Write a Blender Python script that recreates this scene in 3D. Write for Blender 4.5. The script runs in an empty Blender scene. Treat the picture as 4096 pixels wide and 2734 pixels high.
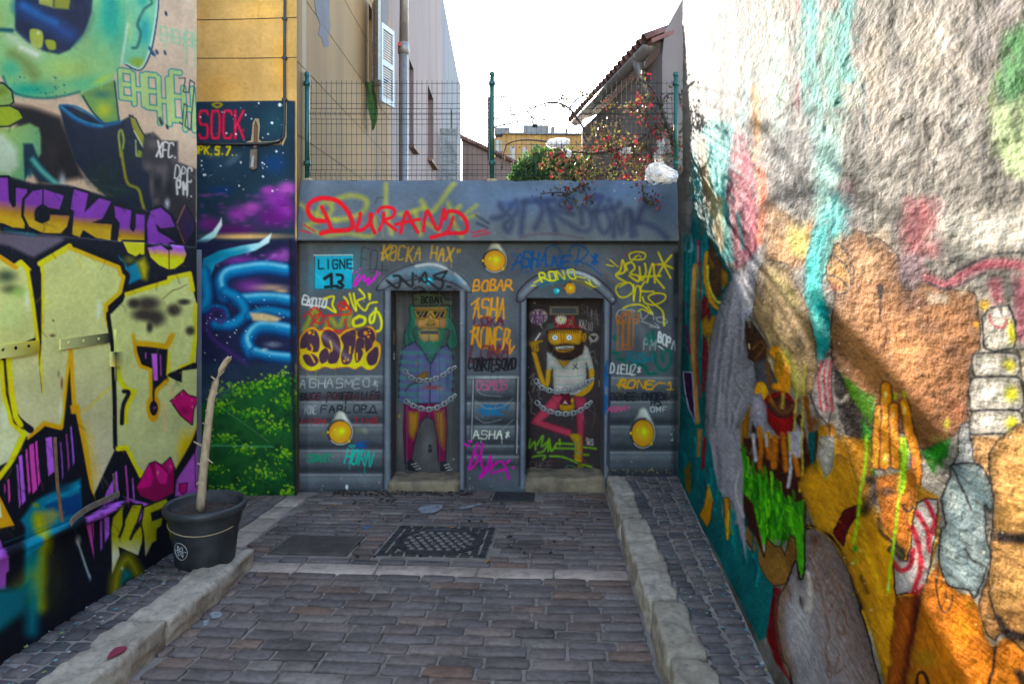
import bpy, bmesh, math, random
import numpy as np
from mathutils import Vector, Matrix
random.seed(7)
scene = bpy.context.scene
COL = scene.collection
# ------------------------------------------------------------------ camera
CAMH = 1.6                      # eye height above the road under the camera
FPX, CX, HY = 4096*24/36.0, 2048.0, 1081.0   # focal length, centre and horizon in photo pixels
cam = bpy.data.cameras.new('camera'); camo = bpy.data.objects.new('camera', cam); COL.objects.link(camo)
cam.lens = 24; cam.sensor_width = 36; cam.sensor_fit = 'HORIZONTAL'
cam.shift_y = -(1367.0-HY)/4096.0
cam.clip_start = 0.05; cam.clip_end = 2000
camo.location = (0, 0, CAMH); camo.rotation_euler = (math.radians(90), 0, 0)
cam.dof.use_dof = True; cam.dof.focus_distance = 6.9; cam.dof.aperture_fstop = 6.3
scene.camera = camo
# ------------------------------------------------------------------ sky and sun
SUN = Vector((-0.080, 1.0, 0.292)).normalized()      # towards the sun: low, beyond the end of the alley
world = bpy.data.worlds.new('World'); scene.world = world; world.use_nodes = True
wn = world.node_tree.nodes; wl = world.node_tree.links
sky = wn.new('ShaderNodeTexSky'); sky.sky_type = 'NISHITA'; sky.sun_disc = False
sky.sun_elevation = math.asin(SUN.z); sky.sun_rotation = math.atan2(SUN.x, SUN.y)
sky.air_density = 1.0; sky.dust_density = 0.2; sky.ozone_density = 1.0
wl.new(sky.outputs[0], wn['Background'].inputs[0]); wn['Background'].inputs[1].default_value = 0.15
sl = bpy.data.lights.new('sun', 'SUN'); sl.energy = 3.1; sl.angle = math.radians(0.5); sl.color = (1.0, 0.95, 0.87)
so = bpy.data.objects.new('sun', sl); COL.objects.link(so); so.rotation_euler = SUN.to_track_quat('Z', 'Y').to_euler()
so.location = (0, 0, 20)
scene.view_settings.view_transform = 'Standard'; scene.view_settings.look = 'None'
scene.view_settings.gamma = 1.0; scene.view_settings.use_curve_mapping = False
scene.view_settings.exposure = 3.27
# ------------------------------------------------------------------ paint: murals drawn in plan coordinates of the walls
RS = np.random.RandomState(11)
_lat = RS.rand(256, 256).astype(np.float32)
def vnoise(x, y):
    x = np.asarray(x, np.float32); y = np.asarray(y, np.float32)
    xi = np.floor(x).astype(int); yi = np.floor(y).astype(int)
    fx = x-xi; fy = y-yi; fx = fx*fx*(3-2*fx); fy = fy*fy*(3-2*fy)
    a = _lat[yi & 255, xi & 255]; b = _lat[yi & 255, (xi+1) & 255]
    c = _lat[(yi+1) & 255, xi & 255]; d = _lat[(yi+1) & 255, (xi+1) & 255]
    return (a+(b-a)*fx)*(1-fy)+(c+(d-c)*fx)*fy
def fbm(x, y, o=4):
    s = 0; a = .5; t = 0
    for i in range(o):
        s = s+a*vnoise(x*2**i+17*i, y*2**i+31*i); t += a; a *= .5
    return s/t
def hexc(c):
    if isinstance(c, str):
        return np.array([int(c[i:i+2], 16)/255. for i in (0, 2, 4)], np.float32)
    return np.asarray(c, np.float32)
def smoothpts(p, closed, n=6):
    p = np.asarray(p, float)
    if len(p) < 3: return p
    out = []; N = len(p)
    for i in range(N if closed else N-1):
        if closed: a, b, c, d = p[i-1], p[i], p[(i+1) % N], p[(i+2) % N]
        else: a, b, c, d = p[max(i-1, 0)], p[i], p[i+1], p[min(i+2, N-1)]
        for k in range(n):
            t = k/n
            out.append(.5*((2*b)+(c-a)*t+(2*a-5*b+4*c-d)*t*t+(3*b-a-3*c+d)*t**3))
    if not closed: out.append(p[-1])
    return np.array(out)
class Canvas:
    SC = .5; shade = None
    def __init__(s, x0, y0, x1, y1, col):
        s.x0, s.y0 = x0, y0
        s.W, s.H = int((x1-x0)*s.SC), int((y1-y0)*s.SC)
        s.a = np.empty((s.H, s.W, 3), np.float32); s.a[:] = hexc(col); s.fr(0, 0, 1)
    def fr(s, ox, oy, sc): s.ox, s.oy, s.s = ox, oy, sc
    def P(s, pts):
        p = np.asarray(pts, float).reshape(-1, 2)
        return np.stack([(s.ox+p[:, 0]/s.s-s.x0)*s.SC, (s.oy+p[:, 1]/s.s-s.y0)*s.SC], 1)
    def k(s): return s.SC/s.s
    def win(s, p, m):
        a = np.floor(p.min(0)-m).astype(int); b = np.ceil(p.max(0)+m).astype(int)+1
        xa, ya = max(a[0], 0), max(a[1], 0); xb, yb = min(b[0], s.W), min(b[1], s.H)
        if xa >= xb or ya >= yb: return None
        Y, X = np.mgrid[ya:yb, xa:xb].astype(np.float32)
        return xa, ya, xb, yb, X, Y
    def mix(s, w, al, col, grad=None):
        xa, ya, xb, yb, X, Y = w
        d = s.a[ya:yb, xa:xb]
        if grad is not None:              # grad = (col2, (x,y) of col, (x,y) of col2)
            c2, g0, g1 = grad; g = s.P([g0, g1]); v = g[1]-g[0]
            t = np.clip(((X-g[0, 0])*v[0]+(Y-g[0, 1])*v[1])/(v@v), 0, 1)[..., None]
            c = hexc(col)*(1-t)+hexc(c2)*t
        else: c = hexc(col)
        d += (c-d)*al[..., None]
    def dist(s, X, Y, p, closed):
        D = np.full(X.shape, 1e9, np.float32); q = p if not closed else np.vstack([p, p[:1]])
        for i in range(len(q)-1):
            ax, ay = q[i]; vx, vy = q[i+1]-q[i]; l = vx*vx+vy*vy+1e-9
            t = np.clip(((X-ax)*vx+(Y-ay)*vy)/l, 0, 1)
            D = np.minimum(D, (X-ax-t*vx)**2+(Y-ay-t*vy)**2)
        return np.sqrt(D)
    def poly(s, pts, col, soft=1.2, al=1., sm=False, grad=None, edge=None, ew=0, eo=None, eow=0):
        p = s.P(pts)
        if sm: p = smoothpts(p, True)
        if eo is not None: s._line(p, eow*s.k(), eo, 1., 1., True)
        m = max(soft, ew*s.k())+2; w = s.win(p, m)
        if w is None: return
        X, Y = w[4], w[5]; ins = np.zeros(X.shape, bool)
        for i in range(len(p)):
            (x1, y1), (x2, y2) = p[i-1], p[i]
            if y1 == y2: continue
            ins ^= ((y1 > Y) != (y2 > Y)) & (X < (x2-x1)*(Y-y1)/(y2-y1)+x1)
        D = s.dist(X, Y, p, True); D = np.where(ins, D, -D)
        s.mix(w, al*np.clip(.5+D/soft, 0, 1), col, grad)
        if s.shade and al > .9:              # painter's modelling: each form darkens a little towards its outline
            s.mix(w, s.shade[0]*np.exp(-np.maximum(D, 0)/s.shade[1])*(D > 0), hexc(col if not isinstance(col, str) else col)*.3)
        if edge is not None: s._line(p, ew*s.k(), edge, 1., 1., True)
    def _line(s, p, w, col, soft, al, closed, grad=None):
        # long lines are drawn in short runs to keep the windows small
        W = s.win(p, w+soft+2)
        if W is None: return
        if W[4].size > 60000 and len(p) > 14:
            pass
        D = s.dist(W[4], W[5], p, closed)
        s.mix(W, al*np.clip((w/2-D)/soft+.5, 0, 1), col, grad)
    def line(s, pts, w, col, soft=1.2, al=1., sm=True, closed=False, grad=None):
        p = s.P(pts)
        if sm: p = smoothpts(p, closed, 5)
        s._line(p, w*s.k(), col, soft, al, closed, grad)
    def blob(s, x, y, rx, ry, col, al=1., hard=0., rot=0):
        c = s.P([(x, y)])[0]; rx *= s.k(); ry *= s.k(); r = max(rx, ry)
        w = s.win(np.array([c-r, c+r]), 1)
        if w is None: return
        ca, sa = math.cos(math.radians(rot)), math.sin(math.radians(rot))
        dx, dy = w[4]-c[0], w[5]-c[1]
        q = np.sqrt(((dx*ca+dy*sa)/rx)**2+((dy*ca-dx*sa)/ry)**2)
        t = np.clip((1-q)/(1-hard+1e-3), 0, 1); s.mix(w, al*t*t*(3-2*t), col)
    def spat(s, x0, y0, x1, y1, n, r0, r1, col, seed=1, al=1.):
        R = np.random.RandomState(seed)
        for i in range(n):
            r = r0+(r1-r0)*R.rand()**3
            s.blob(x0+(x1-x0)*R.rand(), y0+(y1-y0)*R.rand(), r, r*(.7+.5*R.rand()), col, al, .5)
    def text(s, t, x, y, w, h, lw, col, slant=0., rise=0., sm=True, al=1., soft=1.7, jit=.0, seed=3, drip=.10, gap=.30, wob=.038):
        R = np.random.RandomState(seed+int(abs(x)*7+abs(y)*3+len(t)) % 9973); jit = max(jit, wob); n = len(t); cw = w/(n-gap*.0)
        for i, ch in enumerate(t):
            g = FONT.get(ch.upper())
            if not g: continue
            jx, jy, js = (R.rand(3)-.5)*jit*1.4; lw_ = lw*(.85+.5*R.rand()) if wob > .03 else lw
            for st in g.split('|'):
                q = []
                for ab in st.split():
                    gx = int(ab[0])/6.*(1-gap)+.05; gy = 1-int(ab[1])/8.
                    px = x+cw*(i+gx+jx)+slant*h*(.5-gy); py = y+h*(gy*(1+js)+jy)+rise*(i+gx)/n
                    q.append((px+cw*wob*R.randn(), py+h*wob*.8*R.randn()))
                if len(q) == 1: q.append((q[0][0]+.01, q[0][1]))
                s.line(q, lw_, col, soft, al, sm)
                if wob > .03 and drip and R.rand() < drip:
                    a = q[-1]; s.line([a, (a[0], a[1]+h*(.2+.6*R.rand()))], lw*.5, col, soft, al*.8, False)
    def brush(s, x0, y0, x1, y1, n, l, w, amt, al=.35, ang=90, seed=1):
        # loose strokes that pick up the colour they start from: hand-painted variation
        R = np.random.RandomState(seed)
        for i in range(n):
            x = x0+(x1-x0)*R.rand(); y = y0+(y1-y0)*R.rand(); c = s.P([(x, y)])[0].astype(int)
            if not (0 <= c[0] < s.W and 0 <= c[1] < s.H): continue
            col = np.clip(s.a[c[1], c[0]]*(1+amt*R.randn()), 0, 1); a = math.radians(ang+30*R.randn()); L = l*(.4+R.rand())
            s.line([(x, y), (x+L*math.cos(a)*.5+.1*L*R.randn(), y+L*math.sin(a)*.5), (x+L*math.cos(a), y+L*math.sin(a))], w*(.4+R.rand()), col, w*.3*s.k()+1, al)
    def noise(s, sx, sy, amt, seed=0, o=3):
        Y, X = np.mgrid[0:s.H, 0:s.W]
        s.a *= (1+amt*(fbm(X/sx+seed*7, Y/sy+seed*3, o)-.5)*2)[..., None]
    def sample(s, u, v):
        x = np.clip((u-s.x0)*s.SC-.5, 0, s.W-1.001); y = np.clip((v-s.y0)*s.SC-.5, 0, s.H-1.001)
        xi = x.astype(int); yi = y.astype(int); fx = (x-xi)[:, None]; fy = (y-yi)[:, None]
        A = s.a
        return (A[yi, xi]*(1-fx)+A[yi, xi+1]*fx)*(1-fy)+(A[yi+1, xi]*(1-fx)+A[yi+1, xi+1]*fx)*fy
FONT = {'A': '00 38 60|14 54', 'B': '00 08 48 57 55 44 04|44 63 61 50 00', 'C': '67 58 18 06 02 10 50 61',
 'D': '00 08 38 66 62 30 00', 'E': '68 08 00 60|04 54', 'F': '68 08 00|04 54', 'G': '67 58 18 06 02 10 50 62 64 34',
 'H': '08 00|68 60|04 64', 'I': '38 30', 'J': '58 52 40 10 02', 'K': '08 00|68 03|24 60', 'L': '08 00 60',
 'M': '00 08 33 68 60', 'N': '00 08 60 68', 'O': '18 06 02 10 50 62 66 58 18', 'P': '00 08 48 57 56 44 04',
 'Q': '18 06 02 10 50 62 66 58 18|42 60', 'R': '00 08 48 57 56 44 04|24 80', 'S': '67 58 18 07 05 14 54 63 61 50 10 01',
 'T': '08 68|38 30', 'U': '08 02 10 50 62 68', 'V': '08 30 68', 'W': '08 10 35 50 68', 'X': '08 60|00 68',
 'Y': '08 34 68|34 30', 'Z': '08 68 00 60', '0': '18 06 02 10 50 62 66 58 18', '1': '16 38 30', '2': '06 18 58 66 00 60',
 '3': '08 58 66 44 62 50 10 01', '5': '68 08 05 45 63 61 50 00', '7': '08 68 20', '4': '50 58 03 63',
 '*': '31 37|12 56|16 52', '.': '30', '-': '14 54', '"': '27 25|47 45', ':': '32|36', '!': '38 33|30', '^': '00 38 60 00'}
L1, L2, L4 = (0, 0, 1.568), (0, 900, 1.568), (0, 1568, 2.0)
def art_left():
    c = Canvas(-260, -260, 830, 2760, 'd8c3b3')
    c.fr(*L1)
    # upper plaster: green laughing face
    c.poly([(-500,-500),(805,-500),(805,120),(770,300),(745,430),(700,500),(560,570),(400,600),(250,612),(110,590),(40,520),(0,470),(-500,470)], 'a3c79a', 3, sm=False)
    c.blob(700,150,190,330,'4fb5a5',.8); c.blob(560,520,260,90,'6fbe9c',.7); c.blob(690,30,80,240,'2aa39f',.8); c.blob(180,560,260,75,'3fae9f',.85); c.blob(70,430,110,110,'58b39d',.7)
    c.blob(430,430,260,110,'b5cb8a',.9); c.blob(650,330,90,170,'a9cf9e',.7); c.blob(640,500,110,35,'c3cf6a',.7,rot=-25); c.blob(-60,160,120,220,'b9c27a',.9)
    c.poly([(800,-500),(1000,-500),(992,60),(955,290),(905,415),(850,440),(790,405),(752,400),(780,260)], '93c9ac', 3, sm=False)
    c.blob(905,190,60,150,'3aa6ae',.9); c.blob(890,-20,60,110,'49aaa6',.9); c.blob(860,390,75,50,'a3b23c',.9); c.blob(815,180,28,140,'b8d3a0',.8)
    c.line([(935,-20),(950,20),(900,60),(860,150),(880,210),(860,290),(830,300)], 13, '2d6a6a', 5); c.line([(992,-60),(990,60),(953,290),(905,415),(860,440),(790,405)], 9, '253c66'); c.line([(985,-60),(980,60),(940,290),(895,408),(858,428),(792,395)], 9, 'e0ebf0',3,.8)
    c.line([(762,395),(780,280),(800,150)], 12, 'dfe9e4',5,.8)
    c.poly([(88,-500),(610,-500),(570,80),(520,210),(440,310),(370,338),(270,318),(170,262),(95,190)], '172c55', 6)
    c.blob(480,120,120,180,'12244a',.8)
    c.line([(130,40),(240,110),(340,160),(440,215)], 85, '1b5f9c', 26, sm=True); c.line([(140,30),(260,100),(350,140)], 30, '2f83bd', 14)
    c.poly([(230,-60),(335,-60),(330,50),(240,25)], 'b0b370', 5); c.poly([(340,-60),(450,-60),(430,60),(335,52)], '9fa23f', 5)
    c.poly([(188,185),(262,195),(272,265),(255,302),(200,285)], 'b7bf6d', 4, sm=True); c.poly([(285,250),(345,258),(347,310),(300,305)], 'aab24e', 4, sm=True); c.blob(240,205,22,22,'eef2e0',.8)
    c.line([(60,220),(150,290),(230,335)], 60, 'cfd8c9', 24, .8); c.line([(130,300),(230,340)],22,'eef0ee',10,.8)
    c.line([(80,335),(150,380),(215,470)], 50, '77793f', 26, .6); c.line([(-20,185),(75,190)],22,'1c5b6c',6)
    c.line([(20,480),(60,560),(150,600),(280,615),(400,600),(500,575)], 12, '1f6a70', 5, .8); c.spat(60,480,420,610,45,3,9,'1d7f86',5)
    # neck, collar, dark shirt
    c.poly([(500,590),(720,500),(748,765),(640,775),(570,700)], '86a66b', 5); c.blob(650,690,80,80,'c3c65c',.9); c.blob(640,590,110,45,'4d7d70',.8)
    c.line([(520,600),(580,700),(650,772)], 10,'22415a'); c.line([(718,510),(745,765)], 10,'22415a')
    c.poly([(85,655),(200,675),(372,735),(430,860),(480,1000),(520,1110),(240,1150),(120,900)], '2c211f', 14); c.blob(330,950,90,140,'4a3d36',.6)
    c.poly([(368,660),(420,655),(560,720),(640,772),(748,762),(830,720),(880,850),(930,1020),(965,1330),(700,1262),(560,1130),(470,1010),(400,800)], '15243f', 4)
    c.blob(650,1100,170,130,'26382f',.9); c.blob(740,1200,110,90,'1f3f3a',.8); c.line([(600,1160),(830,1200)],14,'3c5a3b',8,.6); c.line([(620,1190),(700,1225)],16,'49543a',6)
    c.line([(380,672),(470,745),(600,790),(745,765)], 24, '1f6f9c', 6); c.line([(385,668),(500,750),(640,790)], 9, '4fa7c6', 4); c.line([(380,660),(470,668),(560,715),(640,768)], 12, '1f6f9c', 4)
    c.line([(560,1140),(640,1030),(700,990)],6,'2b4350',5,.7); c.line([(690,1010),(700,1130),(740,1020)],4,'1b5a62',3,.8)
    # hand on the left
    c.poly([(-500,500),(20,520),(75,570),(85,640),(20,690),(-500,720)], '9db577', 5, edge='1d2a33', ew=12); c.blob(10,570,60,50,'7f9140',.8)
    c.poly([(-500,700),(60,660),(120,690),(150,740),(60,790),(-500,830)], 'a7b54d', 5, edge='1d2a33', ew=12)
    c.poly([(-500,820),(80,800),(185,770),(245,800),(255,860),(255,960),(140,1140),(-500,1140)], 'a6bb80', 6, grad=('7fae92',(0,850),(250,1000)))
    c.poly([(-500,830),(20,840),(100,930),(110,1040),(60,1090),(-500,1030)], 'c7d3c6', 14); c.poly([(140,900),(200,900),(240,1000),(370,1160),(240,1130),(180,1060),(150,1130)], '173f52', 5)
    c.line([(200,1000),(260,1070),(350,1150)], 34, '78b3ad', 8); c.blob(180,1080,30,50,'2a5669',.9)
    # cords and tab
    c.poly([(808,720),(850,745),(870,790),(935,905),(915,955),(860,870),(825,800)], 'a3a02a', 3, edge='1a2440', ew=9); c.line([(840,820),(910,950)],10,'c9cfae')
    c.poly([(860,930),(940,975),(1000,985),(1040,1060),(1000,1030),(920,1000),(850,985)], '9aa12a', 3, edge='1a2440', ew=8); c.line([(848,880),(852,975)],12,'b9c28a',3)
    c.line([(755,980),(742,850),(757,815),(772,870),(765,930)], 14, 'b9bd6a', 4); c.line([(758,950),(775,1060),(800,1150),(865,1185),(890,1270),(915,1340),(950,1368)], 20, 'a39f2f', 4)
    # grey patch
    c.poly([(905,840),(960,828),(1010,880),(1110,885),(1112,1015),(1228,1060),(1228,1560),(965,1560),(960,1300),(930,1100),(880,1010)], '453f42', 5)
    for i,(x,y,w,h) in enumerate([(960,900,70,70),(920,1040,60,60),(1000,1060,90,60),(950,1170,35,120),(1030,1090,40,130),(1090,1000,40,60),(980,1260,40,40)]): c.blob(x,y,w,h,'7d7375',.75)
    c.blob(985,1150,40,70,'191619',.8); c.blob(1060,1180,35,90,'221d20',.8)
    c.text('XFC.', 985,885,135,90,11,'e6e0e0',.1,20); c.text('DPC', 1095,1035,115,75,10,'e9e4e6',.1,30); c.text('PM.',1105,1130,115,80,11,'e9e4e6',.0,20,drip=.7); c.blob(1050,1275,30,60,'e8e9f2',.9); c.blob(390,1130,30,70,'dfe6ec',.9); c.blob(385,1110,50,90,'8b959f',.5)
    # EHEHEH lettering
    c.text('EHEHEH',1000,165,245,85,10,'a9c6ad',0,55,soft=3,sm=False); c.line([(1170,185),(1172,400)],9,'a3c4a9',4,.7); c.line([(1222,180),(1222,420)],9,'a3c4a9',4,.7)
    for lw,col in ((50,'2f8f99'),(33,'bccc98')):
        for i,ch in enumerate('EHEHEH'):
            x = 740+i*80; y = 440+i*12+(0 if i%2==0 else 10)+(40 if i==5 else 0)-(40 if i==4 else 0); h = 170+i*18+(60 if i in(3,4) else 0)
            c.text(ch, x+12, y, 84, h, lw*.82, col, -.05, 10,sm=False,wob=.0)
    c.line([(1120,490),(1165,490),(1150,575),(1185,580),(1195,500),(1222,520),(1195,815),(1160,790),(1175,660),(1155,650),(1145,780),(1125,765)],7,'232b4a',sm=False)
    for x,y in ((1040,85),(1030,330),(950,330),(980,325),(1005,760),(1045,795)): c.blob(x,y,11,22,'1d2f52',.95,.5,-20)
    c.line([(935,300),(965,345)],16,'1f5f83',3); c.line([(1000,740),(1010,775)],16,'20202f',3)
    # UCKUS
    c.poly([(-500,1060),(60,1110),(200,1150),(420,1160),(700,1240),(950,1330),(1228,1400),(1228,1560),(0,1460),(-500,1420)], '1c2030', 6)
    PU, YE = 'a06ac2', 'd9bd1a'
    def ck(pts): c.poly(pts, PU, 1.5, grad=(YE,(300,1290),(285,1400)), eo='16182a', eow=34)
    def ckb(pts,y): c.poly(pts, PU, 1.5, grad=(YE,(900,y),(895,y+75)), eo='16182a', eow=30)
    ck([(-300,1100),(45,1115),(50,1250),(75,1300),(95,1290),(95,1175),(165,1185),(150,1300),(150,1430),(75,1425),(20,1400),(-300,1350)])
    ck([(150,1250),(200,1195),(270,1185),(400,1225),(372,1312),(300,1300),(260,1275),(215,1320),(215,1380),(262,1400),(310,1380),(315,1345),(438,1350),(420,1420),(380,1462),(270,1460),(180,1420),(145,1350)])
    c.blob(262,1340,56,62,'15172b',1,.8); c.line([(265,1190),(265,1280)],9,'15172b')
    ckb([(465,1185),(552,1212),(530,1330),(620,1240),(695,1262),(640,1370),(575,1395),(700,1405),(690,1505),(600,1490),(520,1440),(500,1485),(452,1470),(465,1320),(443,1310)],1380)
    ckb([(715,1288),(822,1318),(812,1430),(835,1455),(848,1425),(850,1340),(905,1345),(905,1520),(735,1515),(750,1400),(720,1360)],1430)
    ckb([(945,1320),(1010,1300),(1070,1350),(1100,1420),(1010,1430),(975,1400),(990,1450),(1060,1490),(1150,1560),(1100,1600),(925,1520),(920,1400)],1700)
    c.poly([(1165,1280),(1215,1370),(1222,1430),(1165,1545),(1108,1405)], '4a2f57', 3, edge='191a2c', ew=8); c.blob(1185,1430,25,80,'3b3b74',.8); c.line([(1160,1285),(1110,1400)],6,'c9a08a'); c.line([(1110,1410),(1160,1540)],6,'a5813a')
    c.a = np.clip(c.a, 0, 1)**1.35*.84                              # upper plaster paint darkened to offset the stronger sky light up there
    # lower steel doors
    c.fr(*L2)
    c.poly([(-500,5),(0,35),(620,92),(1238,135),(1260,150),(1290,160),(1290,3000),(-500,3000)], '14151f', 1.5)
    c.poly([(-500,5),(170,60),(400,75),(400,95),(210,200),(170,185),(60,130),(-500,40)], '5b5464', 8); c.line([(30,25),(210,60)],16,'1f5f6d',8,.7)
    ckb2 = lambda pts,y: c.poly(pts, PU, 1.5, grad=(YE,(900,y),(895,y+60)), eo='14151f', eow=30)
    ckb2([(770,105),(905,108),(905,180),(885,185),(880,175),(850,195),(800,170)],60)
    ckb2([(925,140),(1010,125),(1060,160),(1085,150),(1070,120),(1150,130),(1168,180),(1150,230),(1100,270),(1060,277),(1000,250),(945,200)],135); c.line([(1062,165),(1062,275)],7,'14151f')
    c.poly([(740,190),(800,260),(860,230),(895,330),(790,378),(780,300)], '176f8f', 6); c.poly([(860,230),(905,200),(930,260),(920,340),(895,335)], 'a39a2a', 12); c.blob(810,215,70,45,'77792c',.7)
    YG, YB, OC = 'b9bd86', 'd3bb14', 'c48f16'
    # big letter shapes
    c.poly([(-500,150),(0,200),(90,260),(130,230),(180,280),(200,420),(235,640),(240,760),(262,1040),(230,900),(200,800),(40,760),(20,860),(-500,900)], YG, 2, edge=YB, ew=30)
    c.blob(40,320,110,70,'2b3a2e',.85); c.blob(70,400,100,50,'1c231c',.7); c.line([(-20,185),(100,265)],26,'c48f16',3); c.blob(120,420,90,60,'8fae63',.8); c.blob(60,560,120,150,'aebf86',.8)
    M = [(250,240),(435,130),(740,260),(750,300),(775,320),(755,420),(660,500),(660,560),(690,690),(700,800),(725,800),(725,1390),(560,1740),(440,1180),(432,780),(385,1280),(270,1250),(180,1340),(140,1270),(80,1180),(60,1060),(40,800),(165,770),(235,740),(262,1050),(262,650),(265,500)]
    c.poly(M, YG, 2, eo='101018', eow=80, grad=('aaa590',(300,500),(330,1500)))
    c.line(M[:1]+M[1:2], 34, YB, 2, sm=False); c.line([(435,140),(740,262),(755,310),(772,322),(752,420),(662,500),(665,565),(700,700)], 26, 'c9a018', 2, sm=False)
    c.line([(262,250),(268,500),(262,690),(235,760)],18,YB,2,sm=False); c.poly([(232,740),(262,740),(268,1060)],YB,2)
    c.poly([(180,290),(205,420),(245,720),(250,880),(262,700),(258,300),(230,260)],'14151f',3); c.line([(172,280),(215,540),(238,720)],22,YB,3,sm=False)
    c.poly([(432,800),(400,1270),(440,1300),(450,1180)],'14151f',2); c.line([(440,760),(415,960),(383,1270)],20,'c79a1a',3,sm=False); c.line([(440,770),(452,1000),(465,1160)],24,'c79312',3,sm=False); c.poly([(435,1130),(490,1120),(500,1170),(445,1190)],OC,3)
    c.line([(470,1180),(520,1400),(570,1740)],46,OC,8,sm=False); c.line([(500,1300),(560,1560)],60,OC,40,.6); c.line([(520,1170),(725,985)],7,'c9ae1c',2)
    c.line([(385,1270),(275,1240),(185,1335)],30,OC,2,sm=False); c.line([(30,830),(45,1000),(95,1190),(190,1280)],44,'14151f',2); c.line([(50,780),(75,1060),(100,1200),(130,1250)],34,YB,3,sm=False)
    c.line([(5,860),(20,1060),(70,1250),(150,1310),(60,1500),(-20,1600)],40,YB,3,sm=False)
    c.poly([(-500,900),(0,880),(15,1060),(60,1240),(130,1310),(50,1480),(-500,1750)],YG,3,grad=('b8bca0',(0,900),(60,1400)))
    c.blob(620,530,26,100,'ccd6c8',.9); c.blob(380,1160,26,110,'c3ccc0',.8); c.blob(170,470,30,120,'c5d0c0',.7); c.blob(30,1200,40,130,'c5d0c8',.7)
    # right letter E
    E = [(790,430),(1060,345),(1190,300),(1210,400),(1225,520),(1220,700),(1228,880),(1140,910),(1130,945),(1050,965),(975,1040),(995,1110),(960,1225),(915,1160),(935,1050),(945,910),(850,860),(835,700),(1075,700),(1050,760),(1050,900),(1265,905),(1280,1000),(1265,1200),(1110,1540),(890,1568),(800,1420),(745,1380),(730,990),(690,570),(770,480)]
    c.poly([(690,560),(770,480),(790,430),(1060,345),(1190,300),(1210,420),(1235,520),(1225,880),(1265,905),(1290,1000),(1270,1200),(1110,1540),(890,1570),(800,1420),(735,1390),(725,800)], YG, 2, eo='101018', eow=54, grad=('a9ac84',(950,700),(1000,1500)))
    c.line([(795,432),(1060,350),(1062,330),(1188,302),(1206,405)],28,'cdb71d',2,sm=False); c.line([(1225,500),(1218,560),(1225,690),(1195,870),(1130,890),(1128,940),(1050,940),(1050,800)],26,'cdb71d',2,sm=False)
    c.poly([(845,720),(1050,765),(1040,940),(1110,975),(1140,985),(1140,910),(1260,895),(1265,870),(1210,860),(1050,930),(1048,990),(975,1050),(962,1090),(945,1040),(940,905),(870,860),(845,800)],'14151f',2)
    c.line([(838,690),(850,800),(880,880),(945,905),(945,1060)],22,'c9960f',2,sm=False); c.line([(845,738),(950,745),(1040,760),(1075,690)],34,'c9960f',2,sm=False); c.line([(1050,970),(985,1030),(970,1065)],26,'c9960f',2,sm=False)
    c.poly([(950,805),(985,805),(988,970),(965,975)],'b06ac6',1); c.line([(1005,815),(1008,940)],9,'8d4f93'); c.line([(915,800),(915,830)],9,'a05aa8')
    c.poly([(955,1060),(995,1090),(1000,1150),(985,1210),(955,1232),(920,1200),(912,1130),(925,1085)],OC,2,sm=True); c.blob(960,1145,30,52,'14151f',1,.8); c.blob(962,1145,12,18,'7d54a0',.9); c.line([(960,1040),(960,1100)],13,'14151f')
    for x,y,rx,ry in ((930,490,120,70),(900,560,110,60),(980,580,90,80),(1090,530,70,60),(840,490,60,50),(1150,480,60,30),(940,640,30,50),(1190,660,45,45)): c.blob(x,y,rx,ry,'2a2324',.9,.2)
    c.line([(1020,460),(1080,410),(1110,400),(1170,370)],5,'5d4a20')
    c.line([(735,880),(750,960),(790,1025),(840,1040)],30,YB,3); c.line([(840,1040),(790,1140),(780,1230)],34,YB,2); c.line([(775,1040),(805,1050),(770,1130),(762,1240)],26,'14151f',2)
    c.poly([(1150,1030),(1180,1062),(1245,1080),(1215,1155),(1205,1252),(1130,1190),(1065,1100)],'b0326b',2,edge='241522',ew=8); c.blob(1160,1160,60,40,'701f45',.7)
    c.blob(1170,1420,100,200,'c99a1a',.85); c.line([(1268,1200),(1180,1430),(1100,1545)],40,'c9a014',4); c.line([(800,1430),(850,1530),(900,1570)],44,YB,3); c.line([(740,1400),(790,1395)],34,YB,3)
    c.line([(1272,440),(1276,560),(1268,840)],18,'1e7fa0',3); c.line([(1275,1100),(1270,1230)],20,'d0b515',3)
    c.blob(330,690,30,16,'4d2b1c',.9); c.blob(335,597,8,9,'4b2b20',1,.5); c.blob(385,990,14,60,'5a3a2a',.9); c.blob(365,930,12,40,'6a5a48',.8); c.spat(300,500,700,1500,40,3,9,'9aa080',8,.6); c.spat(950,900,1250,1300,24,4,10,'d2a384',4,.8)
    c.line([(1075,1010),(1080,1080)],12,'d2a384',3,.8); c.line([(1025,1120),(1035,1290)],12,'d2a384',4,.7)
    # lower part
    c.fr(*L4)
    c.poly([(-500,640),(0,700),(90,580),(220,380),(350,280),(490,300),(560,170),(600,170),(720,760),(760,870),(900,560),(940,470),(1000,460),(1110,670),(1090,760),(1250,900),(1420,640),(1640,150),(1700,150),(1700,2600),(-500,2600)],'12131c',2)
    def barz(x0,x1,y0,y1,col,k=.13):
        c.poly([(x0,y0),(x1,y0-14),(x1+k*(y1-y0)*.6,y1-40),(x0+k*(y1-y0)*.6,y1)],col,1.2)
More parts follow.
